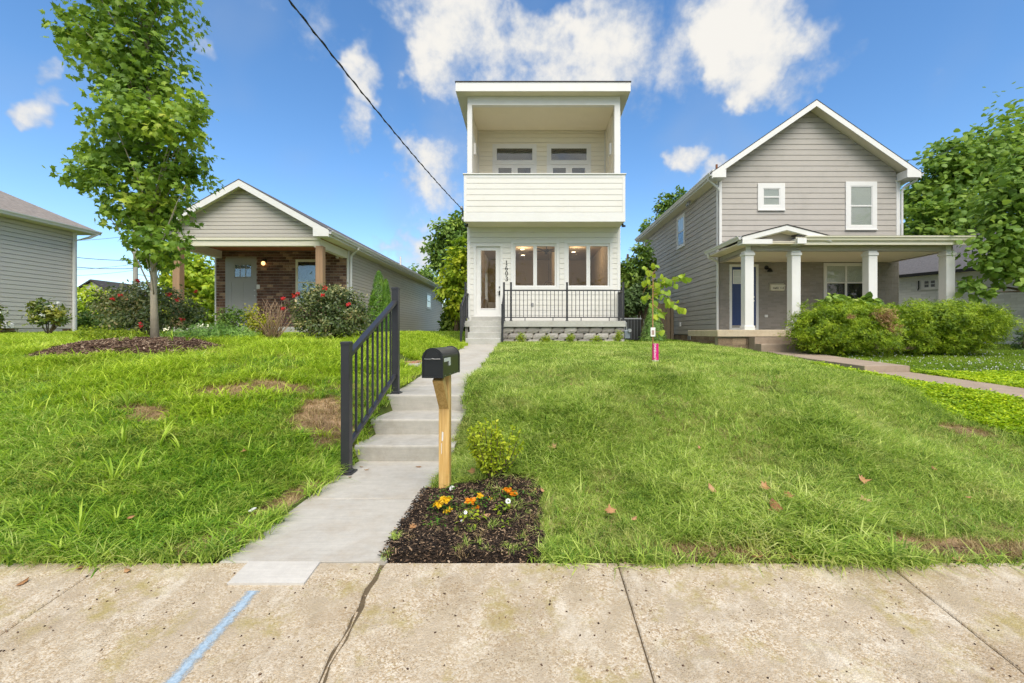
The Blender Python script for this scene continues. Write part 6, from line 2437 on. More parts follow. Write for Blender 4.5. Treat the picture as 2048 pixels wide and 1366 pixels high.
# air conditioner and gas meter at the corner of the white house
ax, ay = PX(1258, 16.6), 16.6
az = float(H(ax, ay))
ac = empty('air_conditioner', (ax, ay, az), 'dark slatted air conditioning unit beside the white house', 'air conditioner')
MB().cbox(ax - .38, ax + .38, ay - .36, ay + .36, az + .03, az + .80, .03).build('cabinet', BLACKP, ac)
MB().cbox(ax - .40, ax + .40, ay - .38, ay + .38, az + .80, az + .85, .02).build('top_cover', pm('ac_grey', (.20, .21, .21), .1, 5, .5), ac)
for k in range(7):
    u = ax - .36 + k * .115
    MB().box(u, u + .025, ay - .375, ay - .361, az + .06, az + .79).build('grille_bar', pm('ac_bar', (.07, .075, .08), .1, 5, .5) if k == 0 else bpy.data.materials['ac_bar'], ac)
mx2, my2 = PX(1253.5, 14.7), 14.72
mz2 = float(H(mx2, my2))
gm = empty('gas_meter', (mx2, my2, mz2), 'blue grey gas meter on a bent pipe at the porch corner', 'gas meter')
GM = pm('meter_grey', (.20, .24, .27), .1, 6, .5)
m = MB()
m.cbox(mx2 - .11, mx2 + .11, my2 - .08, my2 + .08, mz2 + .14, mz2 + .42, .04)
m.build('meter_case', GM, gm)
m = MB()
m.tube([(mx2 - .09, my2, mz2 - .02), (mx2 - .09, my2, mz2 + .62), (mx2 - .06, my2, mz2 + .68), (mx2 - .01, my2, mz2 + .66), (mx2, my2, mz2 + .42)], .022, 8)
m.build('pipe', GALV, gm)
m = MB()
m.tube([(mx2 + .08, my2 - .06, mz2 + .40), (mx2 + .08, my2 - .14, mz2 + .40)], .06, 12)
m.build('dial', GALV, gm)

# utility pole, wires and far roof in the gap on the left
POLE = pm('utility_pole_wood', (.34, .33, .28), .2, 6, .9, .3, 30, stretch=(3, 3, .3))
px_, py_ = PX(271, 30), 30
up = empty('utility_pole', (px_, py_, 1.3), 'grey wooden utility pole behind the maple and rose bush', 'utility pole')
m = MB()
m.tube([(px_, py_, .8), (px_, py_, 5), (px_, py_, 9.5)], [.15, .14, .12], 10)
m.build('pole', POLE, up)
m = MB()
m.bar((px_ - 1.1, py_, 8.9), (px_ + 1.1, py_, 8.9), .1, .12)
m.build('crossarm', POLE, up)
for k, (ya, yb, lab) in enumerate(((508, 521, 'topmost thin wire running from the pole past the pale house'), (530, 537, 'thick wire at mid height running to the pole'), (488, 470, 'uppermost wire crossing behind the maple crown'), (545, 528, 'slack lower wire rising to the pole'), (558, 540, 'lowest sagging wire behind the pale house'))):
    m = MB()
    P0, P1 = Vector((PX(60, 26), 26, PZ(ya - 6, 26))), Vector((px_, 30, PZ(yb, 30)))
    pts = [P0.lerp(P1, f) - Vector((0, 0, .5 * 4 * f * (1 - f) * .3)) for f in np.linspace(0, 1, 9)]
    m.tube(pts, .018 if k in (0, 1) else .010, 4)
    tag(m.build('utility_wire', CABLE), lab, 'wire', 'utility wires left of the pole')
for k, (ya, yb, lab) in enumerate(((510, 536, 'wire from the pole passing behind the brick house porch'), (548, 570, 'lower wire passing behind the porch post'))):
    m = MB()
    P0, P1 = Vector((px_, 30, PZ(ya, 30))), Vector((PX(470, 34), 34, PZ(yb, 34)))
    pts = [P0.lerp(P1, f) - Vector((0, 0, .4 * 4 * f * (1 - f) * .3)) for f in np.linspace(0, 1, 9)]
    m.tube(pts, .016, 4)
    tag(m.build('utility_wire', CABLE), lab, 'wire', 'utility wires right of the pole')
m = MB()
P0, P1 = Vector((13.2, 16, PZ(317, 16))), Vector((19.5, 20, PZ(295, 20)))
m.tube([P0.lerp(P1, f) - Vector((0, 0, .25 * 4 * f * (1 - f))) for f in np.linspace(0, 1, 9)], .012, 4)
tag(m.build('service_wire', CABLE), 'thin wire from the grey house eave into the right hand tree', 'wire')
dh = empty('distant_house', (PX(188, 60), 60, 1.5), 'distant blue grey roofed house peeping over the lime tree', 'house')
dx_ = PX(186, 60)
MB().prism([(dx_ - 1.6, 1), (dx_ + 1.6, 1), (dx_ + 1.6, PZ(576, 60)), (dx_, PZ(561, 60)), (dx_ - 1.6, PZ(576, 60))], 60, 66).build('wall', VINYL2, dh)
for s in (-1, 1):
    MB().prism([(dx_, PZ(559, 60)), (dx_ + s * 2, PZ(577, 60)), (dx_ + s * 2, PZ(580, 60)), (dx_, PZ(562, 60))], 59.6, 66.2).build('roof_slope', SHINGD, dh)
MB().prism([(dx_ + 1.7, 1), (dx_ + 4.6, 1), (dx_ + 4.6, PZ(588, 60)), (dx_ + 1.7, PZ(574, 60))], 61, 66).build('wing', SHING, dh)
ds = empty('shed', (PX(915, 44), 44, 1.2), 'pale clapboard shed far behind the bright tree', 'shed')
MB().box(PX(880, 44), PX(945, 44), 44, 47, .9, PZ(618, 44)).build('wall', VINYL, ds)
m = MB()
m.prism([(PX(876, 44), PZ(618, 44)), (PX(949, 44), PZ(618, 44)), (PX(912, 44), PZ(606, 44))], 43.8, 47.2)
m.build('roof', SHING, ds)
siding(ds, facing('front', 0, 44), PX(880, 44), PX(945, 44), 1.1, PZ(618, 44), .3, VINYL)
# ---------------------------------------------------------------- grass
def grass_mat(name, stops, dry, dryamt, nscale=.9, trans=.35):
    t = NT(name)
    n1 = t.rng(t.noise(nscale, 4, .6), .3, .7)
    n2 = t.rng(t.noise(nscale * 5, 3, .6), .3, .7)
    f = t.math('ADD', t.math('ADD', t.math('MULTIPLY', t.attr('v'), .56), t.math('MULTIPLY', n1, .26)), t.math('MULTIPLY', n2, .18))
    col = t.ramp(f, stops)
    dn = t.math('MULTIPLY', t.rng(t.noise(nscale * 1.7, 5, .65, stretch=(1, 1.3, 1)), .5, .68), dryamt)
    dn = t.math('MULTIPLY', dn, t.rng(t.attr('v'), .25, .6))
    col = t.mix(dn, col, dry)
    b = t.bsdf(col, .5, None, 0, .3)
    tr = t.n.new('ShaderNodeBsdfTranslucent')
    t.l.new(col, tr.inputs['Color'])
    mx = t.n.new('ShaderNodeMixShader')
    mx.inputs[0].default_value = trans
    t.l.new(b, mx.inputs[1])
    t.l.new(tr.outputs[0], mx.inputs[2])
    return t.out(mx.outputs[0])


G_R = grass_mat('lawn_grass', [(.1, (.06, .125, .018)), (.34, (.25, .40, .050)), (.6, (.52, .65, .11)), (.9, (.78, .82, .32))], (.70, .62, .28), .55, trans=.42)
G_LD = grass_mat('deep_grass', [(.1, (.05, .14, .014)), (.36, (.19, .38, .030)), (.65, (.43, .61, .06)), (.95, (.74, .80, .24))], (.66, .56, .2), .45, trans=.42)
G_LL = grass_mat('lime_grass', [(.1, (.20, .34, .020)), (.4, (.40, .56, .03)), (.7, (.60, .74, .07)), (.95, (.76, .82, .20))], (.6, .56, .18), .3, trans=.42)
G_CL = grass_mat('clover', [(.1, (0.162, 0.285, 0.012)), (.4, (0.340, 0.510, 0.015)), (.7, (0.583, 0.720, 0.022)), (.95, (0.780, 0.780, 0.060))], (.4, .4, .1), .2, 1.4)
G_DRY = grass_mat('dry_grass', [(.1, (.26, .17, .07)), (.5, (.42, .31, .14)), (.9, (.55, .44, .22))], (.3, .3, .08), .2)
G_FAR = grass_mat('far_grass', [(.1, (0.081, 0.165, 0.015)), (.4, (0.194, 0.323, 0.021)), (.7, (0.348, 0.495, 0.033)), (.95, (0.535, 0.645, 0.090))], (.36, .35, .10), .5, .5)

LIB = {}


def clump(key, mat, nvar, nb, rad, L, wd, lean, droop, seed, segs=3):
    """a few tuft meshes kept out of the scene, scattered as one lawn"""
    col = bpy.data.collections.new('tufts_' + key)
    for v in range(nvar):
        r = np.random.default_rng(seed * 31 + v)
        V, T, A = [], [], []
        base = 0
        for b in range(nb):
            a = r.uniform(0, 2 * np.pi)
            rr = rad * math.sqrt(r.uniform(0, 1))
            bx, by = rr * math.cos(a), rr * math.sin(a)
            th = r.uniform(0, 2 * np.pi)
            le = L * r.uniform(.55, 1.25)
            ln = lean * r.uniform(.2, 1.3)
            dirx, diry = math.cos(th), math.sin(th)
            sxx, syy = -diry, dirx
            w = wd * r.uniform(.7, 1.3)
            av = r.uniform(0, 1)
            for s in range(segs + 1):
                f = s / segs
                out = le * (ln * f + droop * f * f * r.uniform(.8, 1.2))
                zz = le * (f - .55 * (ln + droop) * f * f) - (.015 if s == 0 else 0)
                ww = w * (1 - f ** 1.6) if s < segs else 0
                cx_, cy_ = bx + dirx * out, by + diry * out
                if s < segs:
                    V += [(cx_ - sxx * ww, cy_ - syy * ww, zz), (cx_ + sxx * ww, cy_ + syy * ww, zz)]
                    A += [av, av]
                else:
                    V.append((cx_, cy_, zz))
                    A.append(av)
            for s in range(segs - 1):
                o = base + s * 2
                T += [(o, o + 1, o + 3), (o, o + 3, o + 2)]
            o = base + (segs - 1) * 2
            T.append((o, o + 1, o + 2))
            base += segs * 2 + 1
        me = np_mesh('tuft', np.array(V), np.array(T), np.array(A))
        me.materials.append(mat)
        ob = bpy.data.objects.new('tuft', me)
        col.objects.link(ob)
    LIB[key] = (col, nvar)


def clover_clump(key, mat, nvar, nb, rad, seed):
    col = bpy.data.collections.new('tufts_' + key)
    for v in range(nvar):
        r = np.random.default_rng(seed * 17 + v)
        P = np.stack([r.uniform(-rad, rad, nb), r.uniform(-rad, rad, nb), r.uniform(.01, .05, nb)], -1)
        O = norm(r.normal(0, 1, (nb, 3)) + np.array([0, 0, .3]))
        nrm = norm(r.normal(0, .35, (nb, 3)) + np.array([0, -.25, 1]))
        d = norm(O - nrm * np.sum(O * nrm, -1, keepdims=True))
        s = np.cross(d, nrm)
        tv, tf = OVAL
        tv = tv * np.array([1.7, 1, 1])
        V = P[:, None] + .026 * (tv[None, :, 0:1] * s[:, None] + tv[None, :, 1:2] * d[:, None] + tv[None, :, 2:3] * nrm[:, None])
        T = (tf[None] + (np.arange(nb) * len(tv))[:, None, None]).reshape(-1, 3)
        me = np_mesh('tuft', V.reshape(-1, 3), T, np.repeat(r.uniform(0, 1, nb), len(tv)))
        me.materials.append(mat)
        col.objects.link(bpy.data.objects.new('tuft', me))
    LIB[key] = (col, nvar)


def scatter(name, label, key, xy, scale, seed=0, tilt=.12, zoff=0.0):
    col, nvar = LIB[key]
    r = np.random.default_rng(seed + 5)
    n = len(xy)
    e = .02
    z = H(xy[:, 0], xy[:, 1])
    me = bpy.data.meshes.new(name)
    me.vertices.add(n)
    me.vertices.foreach_set('co', np.stack([xy[:, 0], xy[:, 1], z + zoff], -1).astype(np.float32).ravel())
    rot = np.stack([r.normal(0, tilt, n), r.normal(0, tilt, n), r.uniform(0, 6.283, n)], -1)
    a = me.attributes.new('rot', 'FLOAT_VECTOR', 'POINT')
    a.data.foreach_set('vector', rot.astype(np.float32).ravel())
    a = me.attributes.new('scl', 'FLOAT', 'POINT')
    a.data.foreach_set('value', np.asarray(scale, np.float32))
    a = me.attributes.new('pick', 'INT', 'POINT')
    a.data.foreach_set('value', r.integers(0, nvar, n).astype(np.int32))
    o = bpy.data.objects.new(name, me)
    COL.objects.link(o)
    WLOC[o] = Vector((0, 0, 0))
    ng = bpy.data.node_groups.new(name + '_scatter', 'GeometryNodeTree')
    ng.interface.new_socket('Geometry', in_out='INPUT', socket_type='NodeSocketGeometry')
    ng.interface.new_socket('Geometry', in_out='OUTPUT', socket_type='NodeSocketGeometry')
    N, L = ng.nodes, ng.links
    gi, go = N.new('NodeGroupInput'), N.new('NodeGroupOutput')
    ip = N.new('GeometryNodeInstanceOnPoints')
    ci = N.new('GeometryNodeCollectionInfo')
    ci.inputs['Collection'].default_value = col
    ci.inputs['Separate Children'].default_value = True
    ci.inputs['Reset Children'].default_value = True
    ip.inputs['Pick Instance'].default_value = True

    def na(nm, dt):
        q = N.new('GeometryNodeInputNamedAttribute')
        q.data_type = dt
        q.inputs['Name'].default_value = nm
        return q.outputs['Attribute']
    L.new(gi.outputs[0], ip.inputs['Points'])
    L.new(ci.outputs[0], ip.inputs['Instance'])
    L.new(na('pick', 'INT'), ip.inputs['Instance Index'])
    L.new(na('rot', 'FLOAT_VECTOR'), ip.inputs['Rotation'])
    L.new(na('scl', 'FLOAT'), ip.inputs['Scale'])
    L.new(ip.outputs[0], go.inputs[0])
    md = o.modifiers.new('scatter', 'NODES')
    md.node_group = ng
    return tag(o, label, kind='stuff')


def rnd_xy(n, x0, x1, y0, y1, seed):
    r = np.random.default_rng(seed)
    return np.stack([r.uniform(x0, x1, n), r.uniform(y0, y1, n)], -1)


def keep(xy, edge=.0):
    """drop points on walks, beds, buildings and outside what the photo can see"""
    x, y = xy[:, 0], xy[:, 1]
    k = np.ones(len(x), bool)
    jag = .03 * np.sin(7 * y + 3) + .02 * np.sin(17 * y)
    dxw = x - wcx(y)
    k &= ~((dxw > -.515 - jag) & (dxw < .515 + jag) & (y < 14))
    k &= ~BED(x, y)
    k &= y > 2.60 + .025 * np.sin(5 * x) + .02 * np.sin(13 * x + 1)
    k &= RING(x, y) > 1.0
    k &= ~((x > -2.3) & (x < 3.3) & (y > 14.2))
    k &= ~((x > LX0) & (x < LX1 + .1) & (y > 12.6))
    k &= ~((x > 6.3) & (x < 12.8) & (y > 12.7))
    k &= ~((x > 6.60) & (x < 7.62) & (y < 12.1))
    k &= ~((x > cx0m) & (x < cx1m) & (y > cy0m) & (y < cy1m))
    k &= x > FX + .1
    k &= (x < y * 1.22 + .6) & (x > -y * 1.3 - .6)
    b = BARE(x, y)
    r = np.random.default_rng(len(x))
    k &= r.uniform(0, 1, len(x)) > b * 1.02
    return k


_c = ghit(812, 731)
cx0m, cx1m, cy0m, cy1m = _c[0] - .31, _c[0] + .23, _c[1] - .04, _c[1] + .63
clump('fine', G_R, 8, 24, .070, .128, .0038, .75, .42, 1)
clump('fineb', G_R, 6, 36, .10, .12, .0056, .65, .35, 2)
clump('deep', G_LD, 8, 24, .070, .138, .0042, .75, .45, 3)
clump('lime', G_LL, 8, 22, .085, .14, .0054, .60, .48, 4)
clump('limeb', G_LL, 6, 34, .13, .14, .0090, .5, .35, 5)
clump('far', G_FAR, 5, 46, .16, .11, .0070, .5, .25, 6, 2)
clump('dry', G_DRY, 5, 18, .06, .07, .0022, .9, .3, 7)
clover_clump('clover', G_CL, 5, 60, .09, 8)
clump('long', G_R, 8, 6, .05, .21, .0030, .7, .5, 9, 5)
clump('longl', G_LL, 8, 6, .05, .23, .0050, .6, .6, 10, 5)

# right lawn
def zone(n, x0, x1, y0, y1, seed, test=None):
    xy = rnd_xy(n, x0, x1, y0, y1, seed)
    k = keep(xy)
    if test is not None:
        k &= test(xy[:, 0], xy[:, 1], np.random.default_rng(seed + 900).uniform(0, 1, n))
    return xy[k]


ridge = lambda x, y: x < 5.45 + .12 * np.sin(3 * y)
rightside = lambda x, y, u: (x > -1.0) & ridge(x, y)


def leftw(x, y):
    """0 deep green by the pavement .. 1 lime weeds higher up"""
    return sst(3.6, 5.6, y - .22 * (x + 3.2) + .5 * np.sin(1.3 * x) * .6)


r = np.random.default_rng(77)
xy = np.concatenate([zone(20000, -.9, 5.6, 2.58, 5.0, 1, rightside), zone(10500, -.9, 5.6, 5.0, 7.2, 2, rightside)])
tall = .85 + .55 * (np.sin(2.1 * xy[:, 0] + 1) * np.sin(1.7 * xy[:, 1]) + .3 * np.sin(5 * xy[:, 0] - 3 * xy[:, 1])) 
scatter('lawn_grass', 'mid green blades of turf on the bank right of the walk', 'fine', xy, r.uniform(.6, 1.3, len(xy)) * np.clip(tall, .45, 1.6), 1)
xy = zone(9500, -.9, 5.6, 7.2, 14.2, 3, rightside)
scatter('upper_lawn_grass', 'finer turf blades between the bank and the white house', 'fineb', xy, r.uniform(.6, 1.05, len(xy)), 2)
# left lawn: deep green below, lime weeds above
xy = zone(18000, -9.5, -1.7, 2.58, 6.4, 4, lambda x, y, u: u > leftw(x, y) * .93)
scatter('bank_grass', 'long dark green blades on the lower bank left of the walk', 'deep', xy, r.uniform(.65, 1.25, len(xy)), 3)
xy = zone(15000, -11.5, -1.7, 2.9, 9.0, 5, lambda x, y, u: u < leftw(x, y) * .95 + .015)
pat = np.clip(.85 + .7 * np.sin(2.4 * xy[:, 0] + .7 * xy[:, 1]) * np.sin(2.0 * xy[:, 1] - 1.1 * xy[:, 0] + 1), .45, 1.6)
scatter('lime_grass', 'lime green coarse weed grass on the upper left lawn', 'lime', xy, r.uniform(.55, 1.25, len(xy)) * pat, 4)
xy = zone(3400, -11, -1.8, 3.2, 9.5, 31, lambda x, y, u: u < .25 + .75 * leftw(x, y))
scatter('long_weed_grass', 'long arching lime blades standing above the left lawn', 'longl', xy, r.uniform(.5, 1.25, len(xy)), 15)
xy = zone(3800, -.8, 5.4, 2.62, 7.5, 32, rightside)
scatter('long_lawn_blades', 'long pale blades leaning over the right bank', 'long', xy, r.uniform(.5, 1.15, len(xy)), 16)
xy = zone(9000, -16, -1.7, 8.6, 14.5, 6)
scatter('rear_lime_grass', 'coarse bright grass in front of the left hand houses', 'limeb', xy, r.uniform(.45, .95, len(xy)), 5)
# neighbour's clover
xy = zone(15000, 5.2, 9.5, 3.0, 8.6, 7, lambda x, y, u: ~ridge(x, y) & (u < 1))
scatter('clover_strip', 'bright lime clover beside the grey house path', 'clover', xy, r.uniform(.7, 1.3, len(xy)), 6)
xy = zone(7000, 5.2, 16, 8.0, 12.7, 8, lambda x, y, u: ~ridge(x, y))
scatter('neighbour_grass', 'short bright grass in front of the grey house hedge', 'far', xy, r.uniform(.30, .6, len(xy)), 7)
xy = np.concatenate([zone(5200, -12, 6.4, 14.2, 30, 9), zone(3200, 12.4, 24, 11, 24, 10), zone(2400, -26, -6, 14, 40, 11)])
scatter('rear_grass', 'grass growing between and behind the houses', 'far', xy, r.uniform(.5, 1.0, len(xy)), 8)
# straw in worn patches
xy = rnd_xy(60000, -5, 5.5, 2.6, 8, 12)
k = (BARE(xy[:, 0], xy[:, 1]) > .12) & (r.uniform(0, 1, len(xy)) < .35)
k &= np.abs(xy[:, 0] - wcx(xy[:, 1])) > .56
xy = xy[k & ~BED(xy[:, 0], xy[:, 1])]
thr = zone(5200, -5, 5.4, 2.6, 7, 13)
xy = np.concatenate([xy, thr])
scatter('dry_grass', 'straw coloured dry blades over worn patches of the lawns', 'dry', xy, r.uniform(.6, 1.2, len(xy)), 9)
# grass leaning over the edge of the pavement and in the bed
xy = rnd_xy(900, -8, 7.5, 2.57, 2.68, 14)
xy = xy[(xy[:, 0] < -1.9) | (xy[:, 0] > .02)]
xy = xy[BARE(xy[:, 0], xy[:, 1]) < .4]
scatter('edge_grass', 'ragged blades leaning over the pavement edge', 'fine', xy, r.uniform(.6, 1.1, len(xy)), 10, .35)
xy = np.concatenate([np.stack([r.normal(-1.21, .02, 10), r.normal(2.372, .008, 10)], -1), np.stack([r.normal(-.86, .02, 16), r.uniform(2.48, 2.66, 16)], -1)])
scatter('joint_weeds', 'small green weeds in the pavement joints', 'fine', xy, r.uniform(.25, .45, len(xy)), 11, .3, .10)
xy = rnd_xy(60, -.8, .05, 2.6, 3.5, 15)
scatter('bed_sprouts', 'thin grass sprouts scattered over the dark mulch', 'dry', xy[:26], r.uniform(.4, .8, 26), 12, .3, .03)
xy = rnd_xy(46, -.5, .1, 2.6, 3.5, 16)
scatter('bed_grass', 'green grass sprouts scattered over the dark mulch', 'fine', xy, r.uniform(.25, .5, len(xy)), 13, .3, .03)
# white clover heads
xy = zone(420, 7.7, 13, 8.6, 12.2, 17)
me = bpy.data.meshes.new('head')
_cf = bpy.data.collections.new('tufts_heads')
mm = MB()
mm.lathe((0, 0, .05), [(.006, 0), (.017, .008), (.016, .022), (.006, .03)], 7)
mm.tube([(0, 0, 0), (0, 0, .05)], .002, 4)
ob_ = mm.build('clover_head', LM_WHT)
COL.objects.unlink(ob_)
ob_.location = (0, 0, 0)
_cf.objects.link(ob_)
LIB['heads'] = (_cf, 1)
scatter('clover_blooms', 'white clover heads dotted over the grass by the hedge', 'heads', xy, r.uniform(.4, .75, len(xy)), 14)

# ---------------------------------------------------------------- tall weeds standing out of the left bank
WEED = grass_mat('weed_blade', [(.1, (.20, .36, .02)), (.5, (.38, .54, .04)), (.9, (.56, .68, .12))], (.4, .4, .1), .1, 3)


def weed(px, py, hpx, n, label, seed):
    x, y, z = ghit(px, py)
    o = empty('tall_weed', (x, y, z), label, 'weed', 'tall weeds on the left bank')
    q = np.random.default_rng(seed)
    Hh = hpx * y / F * .72
    n = n + 3
    V, T, A = [], [], []
    b0 = 0
    for k in range(n):
        th = q.uniform(0, 6.28)
        L = Hh * q.uniform(.65, 1.15)
        ln, dr = q.uniform(.12, .5), q.uniform(.15, .75)
        w = q.uniform(.004, .0085)
        z00 = Hh * q.uniform(0, .35)
        av = q.uniform(0, 1)
        for s in range(7):
            f = s / 6
            out = L * (ln * f + dr * f * f)
            zz = z00 + L * (f - .62 * dr * f * f * f - .1 * ln)
            ww = w * math.sin(math.pi * (.12 + .88 * f)) ** .7 * (1 - .2 * f) if s < 6 else 0.0005
            cx_, cy_ = x + math.cos(th) * out, y + math.sin(th) * out
            V += [(cx_ + math.sin(th) * ww, cy_ - math.cos(th) * ww, z + zz), (cx_, cy_, z + zz - ww * .5), (cx_ - math.sin(th) * ww, cy_ + math.cos(th) * ww, z + zz)]
            A += [av] * 3
        for s in range(6):
            i = b0 + s * 3
            T += [(i, i + 1, i + 4), (i, i + 4, i + 3), (i + 1, i + 2, i + 5), (i + 1, i + 5, i + 4)]
        b0 += 21
    link_mesh('blades', np_mesh('blades', np.array(V), np.array(T), np.array(A)), WEED, o)
    m = MB()
    m.tube([(x, y, z - .02), (x, y, z + Hh * .45)], [.004, .003], 5)
    m.build('stalk', WEED, o)


for k, (px, py, h_, n, lab) in enumerate([
        (82, 1052, 92, 5, 'stout lime weed with upright blades low on the left bank'), (160, 1095, 130, 6, 'tallest lime weed standing just above the pavement edge'),
        (232, 1068, 96, 4, 'thin arching lime weed beside the tallest one'), (225, 978, 90, 6, 'bushy lime weed halfway up the left bank'), (124, 985, 84, 6, 'broad bladed weed left of the bushy one'),
        (246, 900, 72, 5, 'lime weed below the worn patches of the left bank'), (160, 948, 70, 5, 'leafy pale weed among the deep green grass'), (320, 905, 78, 4, 'forked lime weed beside a fallen leaf'),
        (430, 912, 60, 4, 'slim weed standing under the large worn patch'), (495, 918, 58, 3, 'single stemmed weed next to a pale fallen leaf'), (360, 910, 54, 3, 'short lime weed between two slim ones'),
        (368, 1020, 60, 3, 'slender weed in the darkest grass near the walk'), (40, 1046, 56, 5, 'short spreading lime weed at the far end of the bank'), (275, 960, 66, 4, 'weed with a heart shaped lower leaf'),
        (555, 765, 50, 3, 'lone pale weed above the worn patches'), (500, 775, 44, 3, 'small weed at the rim of the upper lawn'), (118, 850, 56, 6, 'clump of lime weed on the upper bank'), (255, 820, 60, 7, 'wide clump of lime weed below the mulch ring'),
        (120, 1122, 70, 5, 'drooping weed leaning over the pavement edge')]):
    weed(px, py, h_, n, lab, 200 + k)
# strappy plants round the maple
for k, (px, py, h_, n, lab) in enumerate([(262, 688, 40, 9, 'strappy bright plant behind the mulch ring, left of the trunk'), (240, 690, 36, 8, 'strappy pale plant at the edge of the low hedge'), (345, 690, 34, 9, 'strappy plant right of the maple trunk'), (375, 690, 30, 7, 'strappy plant in front of the juniper'), (415, 692, 30, 6, 'strappy yellowish plant at the right end of the mulch ring'), (668, 690, 30, 4, 'thin pale weed standing before the red rose bush')]):
    weed(px, py - 2, h_, n, lab, 300 + k)

# ---------------------------------------------------------------- mulch
t = NT('dark_mulch')
n2 = t.noise(60, 6, .7)
colm = t.mix(t.rng(n2, .35, .75), (.016, .012, .010), (.08, .056, .04))
MULCH = t.out(t.bsdf(colm, .95, t.bump(n2, 1, .03), 0, .1))
t = NT('mulch_chip')
MCHIP = t.out(t.bsdf(t.ramp(t.attr('v'), [(0, (.010, .008, .007)), (.58, (.038, .027, .020)), (.84, (.10, .064, .040)), (1, (.38, .26, .16))]), .9, None, 0, .15))
t = NT('brown_mulch')
n2 = t.noise(60, 6, .7)
MULCHB = t.out(t.bsdf(t.mix(t.rng(n2, .3, .75), (.045, .026, .018), (.16, .10, .065)), .95, t.bump(n2, 1, .03), 0, .1))
t = NT('brown_chip')
BCHIP = t.out(t.bsdf(t.ramp(t.attr('v'), [(0, (.035, .02, .014)), (.5, (.10, .058, .038)), (.8, (.20, .13, .085)), (1, (.46, .35, .24))]), .9, None, 0, .15))


def chips(name, parent, xy, z, mat, seed, L=.022, W_=.007):
    r = np.random.default_rng(seed)
    n = len(xy)
    base = np.array([(-1, -1, -1), (1, -1, -1), (1, 1, -1), (-1, 1, -1), (-.8, -.7, 1), (.7, -.8, 1), (.9, .7, 1), (-.7, .8, 1)], float)
    F6 = np.array([(0, 3, 2, 1), (4, 5, 6, 7), (0, 1, 5, 4), (1, 2, 6, 5), (2, 3, 7, 6), (3, 0, 4, 7)])
    sz = np.stack([L * r.uniform(.35, 1.3, n), W_ * r.uniform(.4, 1.2, n), W_ * .45 * r.uniform(.4, 1.2, n)], -1)
    V = base[None] * sz[:, None] * (1 + r.uniform(-.25, .25, (n, 8, 3)))
    a, b = r.uniform(0, 6.28, n), r.normal(0, .3, n)
    ca, sa, cb, sb = np.cos(a), np.sin(a), np.cos(b), np.sin(b)
    x = V[..., 0] * cb[:, None] - V[..., 2] * sb[:, None]
    zz = V[..., 0] * sb[:, None] + V[..., 2] * cb[:, None]
    X = x * ca[:, None] - V[..., 1] * sa[:, None]
    Y = x * sa[:, None] + V[..., 1] * ca[:, None]
    Wd = np.stack([X + xy[:, 0:1], Y + xy[:, 1:2], zz + z[:, None]], -1)
    T = (F6[None] + (np.arange(n) * 8)[:, None, None]).reshape(-1, 4)
    o = link_mesh(name, np_mesh(name, Wd.reshape(-1, 3), T, np.repeat(r.uniform(0, 1, n), 8)), mat, parent)
    o['kind'] = 'stuff'
    return o


def heap(x, y):
    return .012 + .012 * np.sin(11 * x + 3 * y) * np.sin(9 * y - 4 * x) + .006 * np.sin(31 * x) * np.sin(27 * y)


def bedz(x, y):
    z = np.maximum(H(np.maximum(x, -.70), y), .002) + heap(x, y) + .012
    return z - .075 * (1 - sst(2.565, 2.64, y))


gx_, gy_ = np.meshgrid(np.linspace(-.90, .10, 60), np.linspace(2.566, 3.70, 66))
ok = BED(gx_, gy_) | ((gx_ > -.90) & (gx_ <= -.86) & (gy_ > 2.6) & (gy_ < 3.55))
zz = bedz(gx_, gy_) - .012 * (gx_ < -.86)
ii = np.arange(gx_.size).reshape(gx_.shape)
qd = np.stack([ii[:-1, :-1], ii[:-1, 1:], ii[1:, 1:], ii[1:, :-1]], -1)
km = ok[:-1, :-1] & ok[1:, 1:] & ok[:-1, 1:] & ok[1:, :-1]
me = np_mesh('mulch_bed', np.stack([gx_, gy_, zz], -1).reshape(-1, 3), qd[km])
me.shade_smooth()
bed = link_mesh('mulch_bed', me, MULCH, None)
tag(bed, 'dark shredded mulch bed round the mailbox post', kind='structure')
xy = rnd_xy(17000, -.91, .09, 2.575, 3.66, 21)
xy = xy[BED(xy[:, 0], xy[:, 1]) | ((xy[:, 0] < -.86) & (r.uniform(0, 1, len(xy)) < .35))]
chips('mulch_chips', bed, xy, bedz(xy[:, 0], xy[:, 1]) + r.uniform(0, .012, len(xy)), MCHIP, 22, .016, .0042)

gx_, gy_ = np.meshgrid(np.linspace(-8.2, -5.0, 90), np.linspace(6.0, 8.6, 70))
rr = RING(gx_, gy_)
zz = H(gx_, gy_) + .03 * (1 - sst(.8, 1.1, rr)) + heap(gx_, gy_) * .8
qd = np.stack([(i0 := np.arange(gx_.size).reshape(gx_.shape))[:-1, :-1], i0[:-1, 1:], i0[1:, 1:], i0[1:, :-1]], -1)
km = (rr[:-1, :-1] < 1.05)
me = np_mesh('mulch_ring', np.stack([gx_, gy_, zz], -1).reshape(-1, 3), qd[km])
me.shade_smooth()
ring = link_mesh('mulch_ring', me, MULCHB, None)
tag(ring, 'mounded brown mulch ring round the maple trunk', kind='structure')
xy = rnd_xy(13000, -8.1, -5.1, 6.1, 8.5, 23)
k = RING(xy[:, 0], xy[:, 1]) < 1.06
xy = xy[k]
chips('mulch_chips', ring, xy, H(xy[:, 0], xy[:, 1]) + .03 * (1 - sst(.8, 1.1, RING(xy[:, 0], xy[:, 1]))) + heap(xy[:, 0], xy[:, 1]) * .8 + r.uniform(0, .015, len(xy)), BCHIP, 24, .032, .009)
